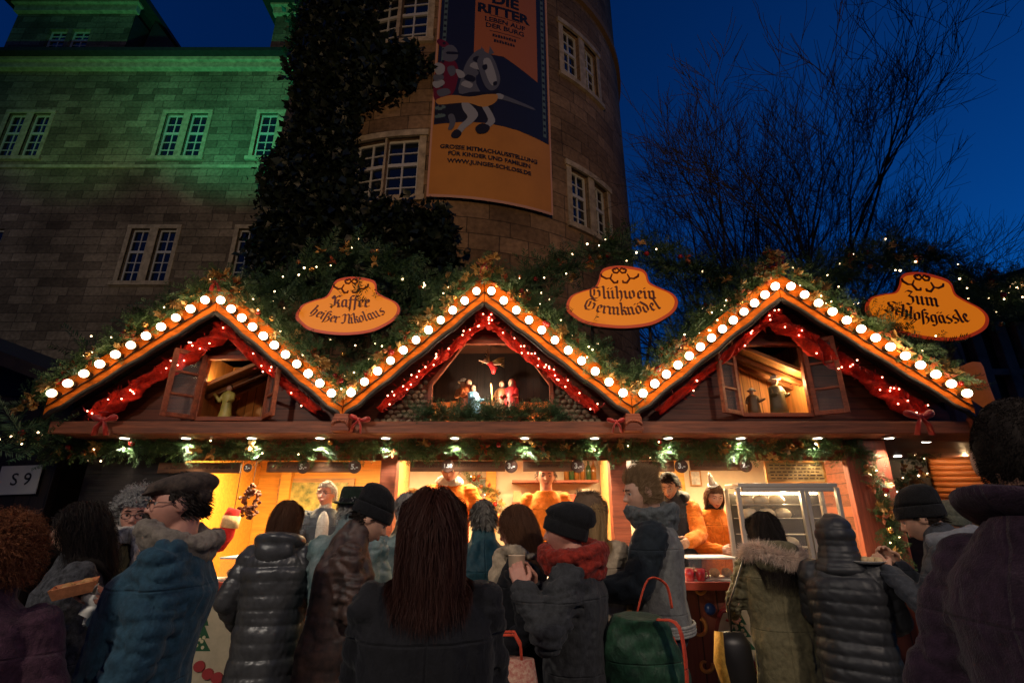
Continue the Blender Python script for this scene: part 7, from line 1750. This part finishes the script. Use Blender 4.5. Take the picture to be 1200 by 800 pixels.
# red bag low down between the two women in profile
c = W(594, 812, 2.35); e = empty('patterned_bag', c, 'red and cream patterned cloth bag hanging low beside the bobbed woman', 'bag'); mb = MB(); mb.tube([c + V((0, 0, .12)), c + V((0, 0, 0)), c + V((0, 0, -.24))], [(.11, .05), (.13, .06), (.11, .05)], 18); mb.build('bag_body', mat('red_cream_check_cloth', (.35, .05, .04), .9, var=(70, .9, (.30, .03, .03), (.55, .38, .25))), e, smooth=True)
for s in (-1, 1):
    mb = MB(); mb.tube([c + V((-.06, .02 * s, .11)), c + V((-.055, .03 * s, .17)), c + V((-.03, .03 * s, .21)), c + V((.03, .03 * s, .21)), c + V((.055, .03 * s, .17)), c + V((.06, .02 * s, .11))], .006, 6); mb.build('strap', K_strap, e, smooth=True)
# yellow and black shoulder bag of the parka woman
P = PEOPLE['parka']; Rz = Matrix.Rotation(P.o.rotation_euler.z, 3, 'Z'); c = wp(P, -.32, -.02, .82)
e = empty('shoulder_bag', c, 'black and mustard shoulder bag at the side of the parka woman', 'bag')
mb = MB(); mb.tube([c + Rz @ V((0, 0, .16)), c + Rz @ V((0, 0, .09)), c + Rz @ V((0, 0, -.11)), c + Rz @ V((0, 0, -.16))], [(.07, .02), (.11, .05), (.12, .06), (.08, .03)], 18); mb.build('bag_body', mat('black_leather', (.015, .013, .012), .4), e, smooth=True)
mb = MB(); mb.tube([c + Rz @ V((-.08, -.02, .16)), c + Rz @ V((-.10, -.05, .0)), c + Rz @ V((-.06, -.06, -.22))], [(.02, .05), (.03, .06), (.02, .05)], 10); mb.build('mustard_lining', fabric('mustard_cloth', (.55, .30, .05)), e, smooth=True)
s_ = [P.Mw @ (P.U @ V(q)) for q in ((-.20, .05, 1.46), (-.19, -.1, 1.46))]
for p in s_:
    mb = MB(); mb.tube([c + V((0, 0, .16)), (c + p) / 2 + Rz @ V((-.06, 0, .02)), p], [(.004, .012)] * 3, 6); mb.build('strap', mat('black_leather', (.015, .013, .012)), e, smooth=True)
# strap of the tweed woman
P = PEOPLE['tweed']; e = empty('crossbody_bag', wp(P, .28, .05, .95), 'dark bag on a thin pale strap over the tweed coat', 'bag'); c = wp(P, .30, .05, .92); Rz = Matrix.Rotation(P.o.rotation_euler.z, 3, 'Z')
mb = MB(); mb.tube([c + Rz @ V((0, 0, .12)), c + Rz @ V((0, 0, -.1))], [(.05, .12), (.05, .13)], 14); mb.build('bag_body', mat('black_leather', (.015, .013, .012)), e, smooth=True)
mb = MB(); mb.tube([wp(P, .30, .05, 1.04), wp(P, .245, -.05, 1.28), wp(P, .15, -.10, 1.47), wp(P, .09, -.02, 1.52)], [(.004, .014)] * 4, 6); mb.build('strap', mat('taupe_leather', (.20, .16, .12), .5), e, smooth=True)
flush()
# enlarge the stall and its neighbours, built too near and small (ground at z = 0)
NOT_STALL = {'castle_wing', 'round_tower', 'exhibition_banner', 'ivy', 'bare_tree', 'ground', 'person', 'cup', 'snack_tray', 'napkin', 'paper_plate', 'shopping_backpack', 'patterned_bag', 'shoulder_bag', 'crossbody_bag'}
ORG = V((0, 0, -ZG * STALL_SCALE))
def enlarged(p): return V(p) * STALL_SCALE + ORG
for o in list(COL.objects):
    if o.parent is None and o.name.split('.')[0] not in NOT_STALL:
        o.location = enlarged(o.location); o.scale = (STALL_SCALE, STALL_SCALE, STALL_SCALE)
# ================================================================ LIGHT, SKY, CAMERA
def lamp(kind, name, loc, energy, col, **k):
    l = bpy.data.lights.new(name, kind); l.energy = energy; l.color = col; o = bpy.data.objects.new(name, l); o.location = loc; COL.objects.link(o)
    for a, b in k.items():
        if a == 'to': o.rotation_euler = (V(b) - V(loc)).to_track_quat('-Z', 'Y').to_euler()
        else: setattr(l, a, b)
    return o
for i, px in enumerate(DL):
    p = W(px, 513, 3.74); lamp('SPOT', 'downlight_beam', enlarged((p.x, 3.78, ZS - .02)), 40, (1, .90, .74), to=enlarged((p.x, 3.84, 1.6)), spot_size=R(84), spot_blend=.6, shadow_soft_size=.03)
for a, b in ((250, 430), (480, 700), (745, 960)):
    x = (postx(a) + postx(b)) / 2; lamp('AREA', 'tube_glow', enlarged((x, 4.35, 2.16)), 115, (1, .72, .38), to=enlarged((x, 4.22, 0)), shape='RECTANGLE', size=(postx(b) - postx(a)) * STALL_SCALE, size_y=.08)
def glowpt(name, p, e, c): lamp('POINT', name, enlarged(p), e, c, shadow_soft_size=.02)
glowpt('attic_glow', (W(258, 440, 3.9).x + .02, 3.80, zsill[0] + .30), 9, (1, .62, .25))
glowpt('attic_glow', (W(905, 440, 3.9).x + .08, 3.84, zsill[2] + .28), 6.5, (1, .66, .30))
glowpt('crib_glow', (W(573, 440, 3.9).x, 3.79, zsill[1] + .30), 10, (1, .74, .48))
glowpt('crib_glow', (W(635, 480, 3.9).x - .06, 4.0, zsill[1] + .08), 4, (1, .5, .2)); glowpt('crib_glow', (W(520, 480, 3.9).x + .06, 4.0, zsill[1] + .08), 4, (1, .5, .2))
glowpt('hut_glow', (W(1130, 530, 5.2).x, 5.2, 2.2), 12, (1, .62, .3))
glowpt('cabinet_fill_point', ((xa_c + xb_c) / 2, 3.68, zb_c - .06), 3.5, (1, .78, .48))  # added point light that makes the dumplings visible
# castle floodlights: green on the wing, added unseen fill spots on wall and tower
lamp('SPOT', 'castle_floodlight', (-10.0, 10.4, 11.0), 1500, (.015, 1.0, .46), to=(-10.2, 16, 20.5), spot_size=R(95), spot_blend=1.0, shadow_soft_size=.2)
lamp('SPOT', 'castle_floodlight', (-16.5, 10.4, 11.0), 450, (.25, 1.0, .30), to=(-16.2, 16, 20.5), spot_size=R(95), spot_blend=1.0, shadow_soft_size=.2)
lamp('SPOT', 'castle_fill_spot', (-16, -4, 7.0), 1100, (.90, .80, .66), to=(-13, 16, 8.5), spot_size=R(70), spot_blend=1.0, shadow_soft_size=.4)  # added fill that keeps the wing's lower stone readable
lamp('SPOT', 'castle_fill_spot', (1.5, -7, 7.0), 2400, (1, .62, .32), to=(-2.5, 11, 10.5), spot_size=R(75), spot_blend=.9, shadow_soft_size=.3)
lamp('SPOT', 'crowd_fill_spot', (-4.0, -2.2, 5.2), 620, (1, .88, .74), to=(-1.5, 2.4, .8), spot_size=R(72), spot_blend=.8, shadow_soft_size=.25)  # added fill from behind the camera, aimed down on the crowd's backs
lamp('SPOT', 'crowd_fill_spot', (3.2, -2.4, 5.2), 580, (1, .82, .66), to=(1.2, 2.7, .6), spot_size=R(58), spot_blend=.8, shadow_soft_size=.25)  # second added crowd fill, from the right
w = bpy.data.worlds.new('World'); SC.world = w; w.use_nodes = True; nt = w.node_tree; N = nt.nodes; L = nt.links
sk = N.new('ShaderNodeTexSky'); sk.sky_type = 'NISHITA'; sk.sun_disc = False; sk.sun_elevation = R(-3.0); sk.sun_rotation = R(65); sk.altitude = 200; sk.dust_density = .6; sk.ozone_density = 6
bg = N['Background']; tint = N.new('ShaderNodeMix'); tint.data_type = 'RGBA'; tint.blend_type = 'MULTIPLY'; tint.inputs['Factor'].default_value = 1; tint.inputs['B'].default_value = (.10, 3.0, 2.1, 1)
L.new(sk.outputs[0], tint.inputs['A']); L.new(tint.outputs['Result'], bg.inputs[0]); bg.inputs[1].default_value = .85
sun = lamp('SUN', 'dusk_sky_sun', (0, 0, 30), .01, (.6, .75, 1), angle=R(10)); sun.rotation_euler = (R(40), 0, R(65))
cam = bpy.data.cameras.new('camera'); co = bpy.data.objects.new('camera', cam); COL.objects.link(co)
co.location = EYE; co.rotation_euler = (R(90) + TILT, 0, 0); cam.sensor_width = 36; cam.lens = FPX / 1200 * 36; cam.clip_end = 500; cam.clip_start = .05
SC.camera = co
SC.view_settings.view_transform = 'Standard'; SC.view_settings.look = 'None'; SC.view_settings.gamma = 1; SC.view_settings.exposure = 0
SC.cycles.use_denoising = True; SC.cycles.max_bounces = 6; SC.cycles.diffuse_bounces = 3; SC.cycles.glossy_bounces = 3; SC.cycles.transparent_max_bounces = 12; SC.cycles.sample_clamp_indirect = 6
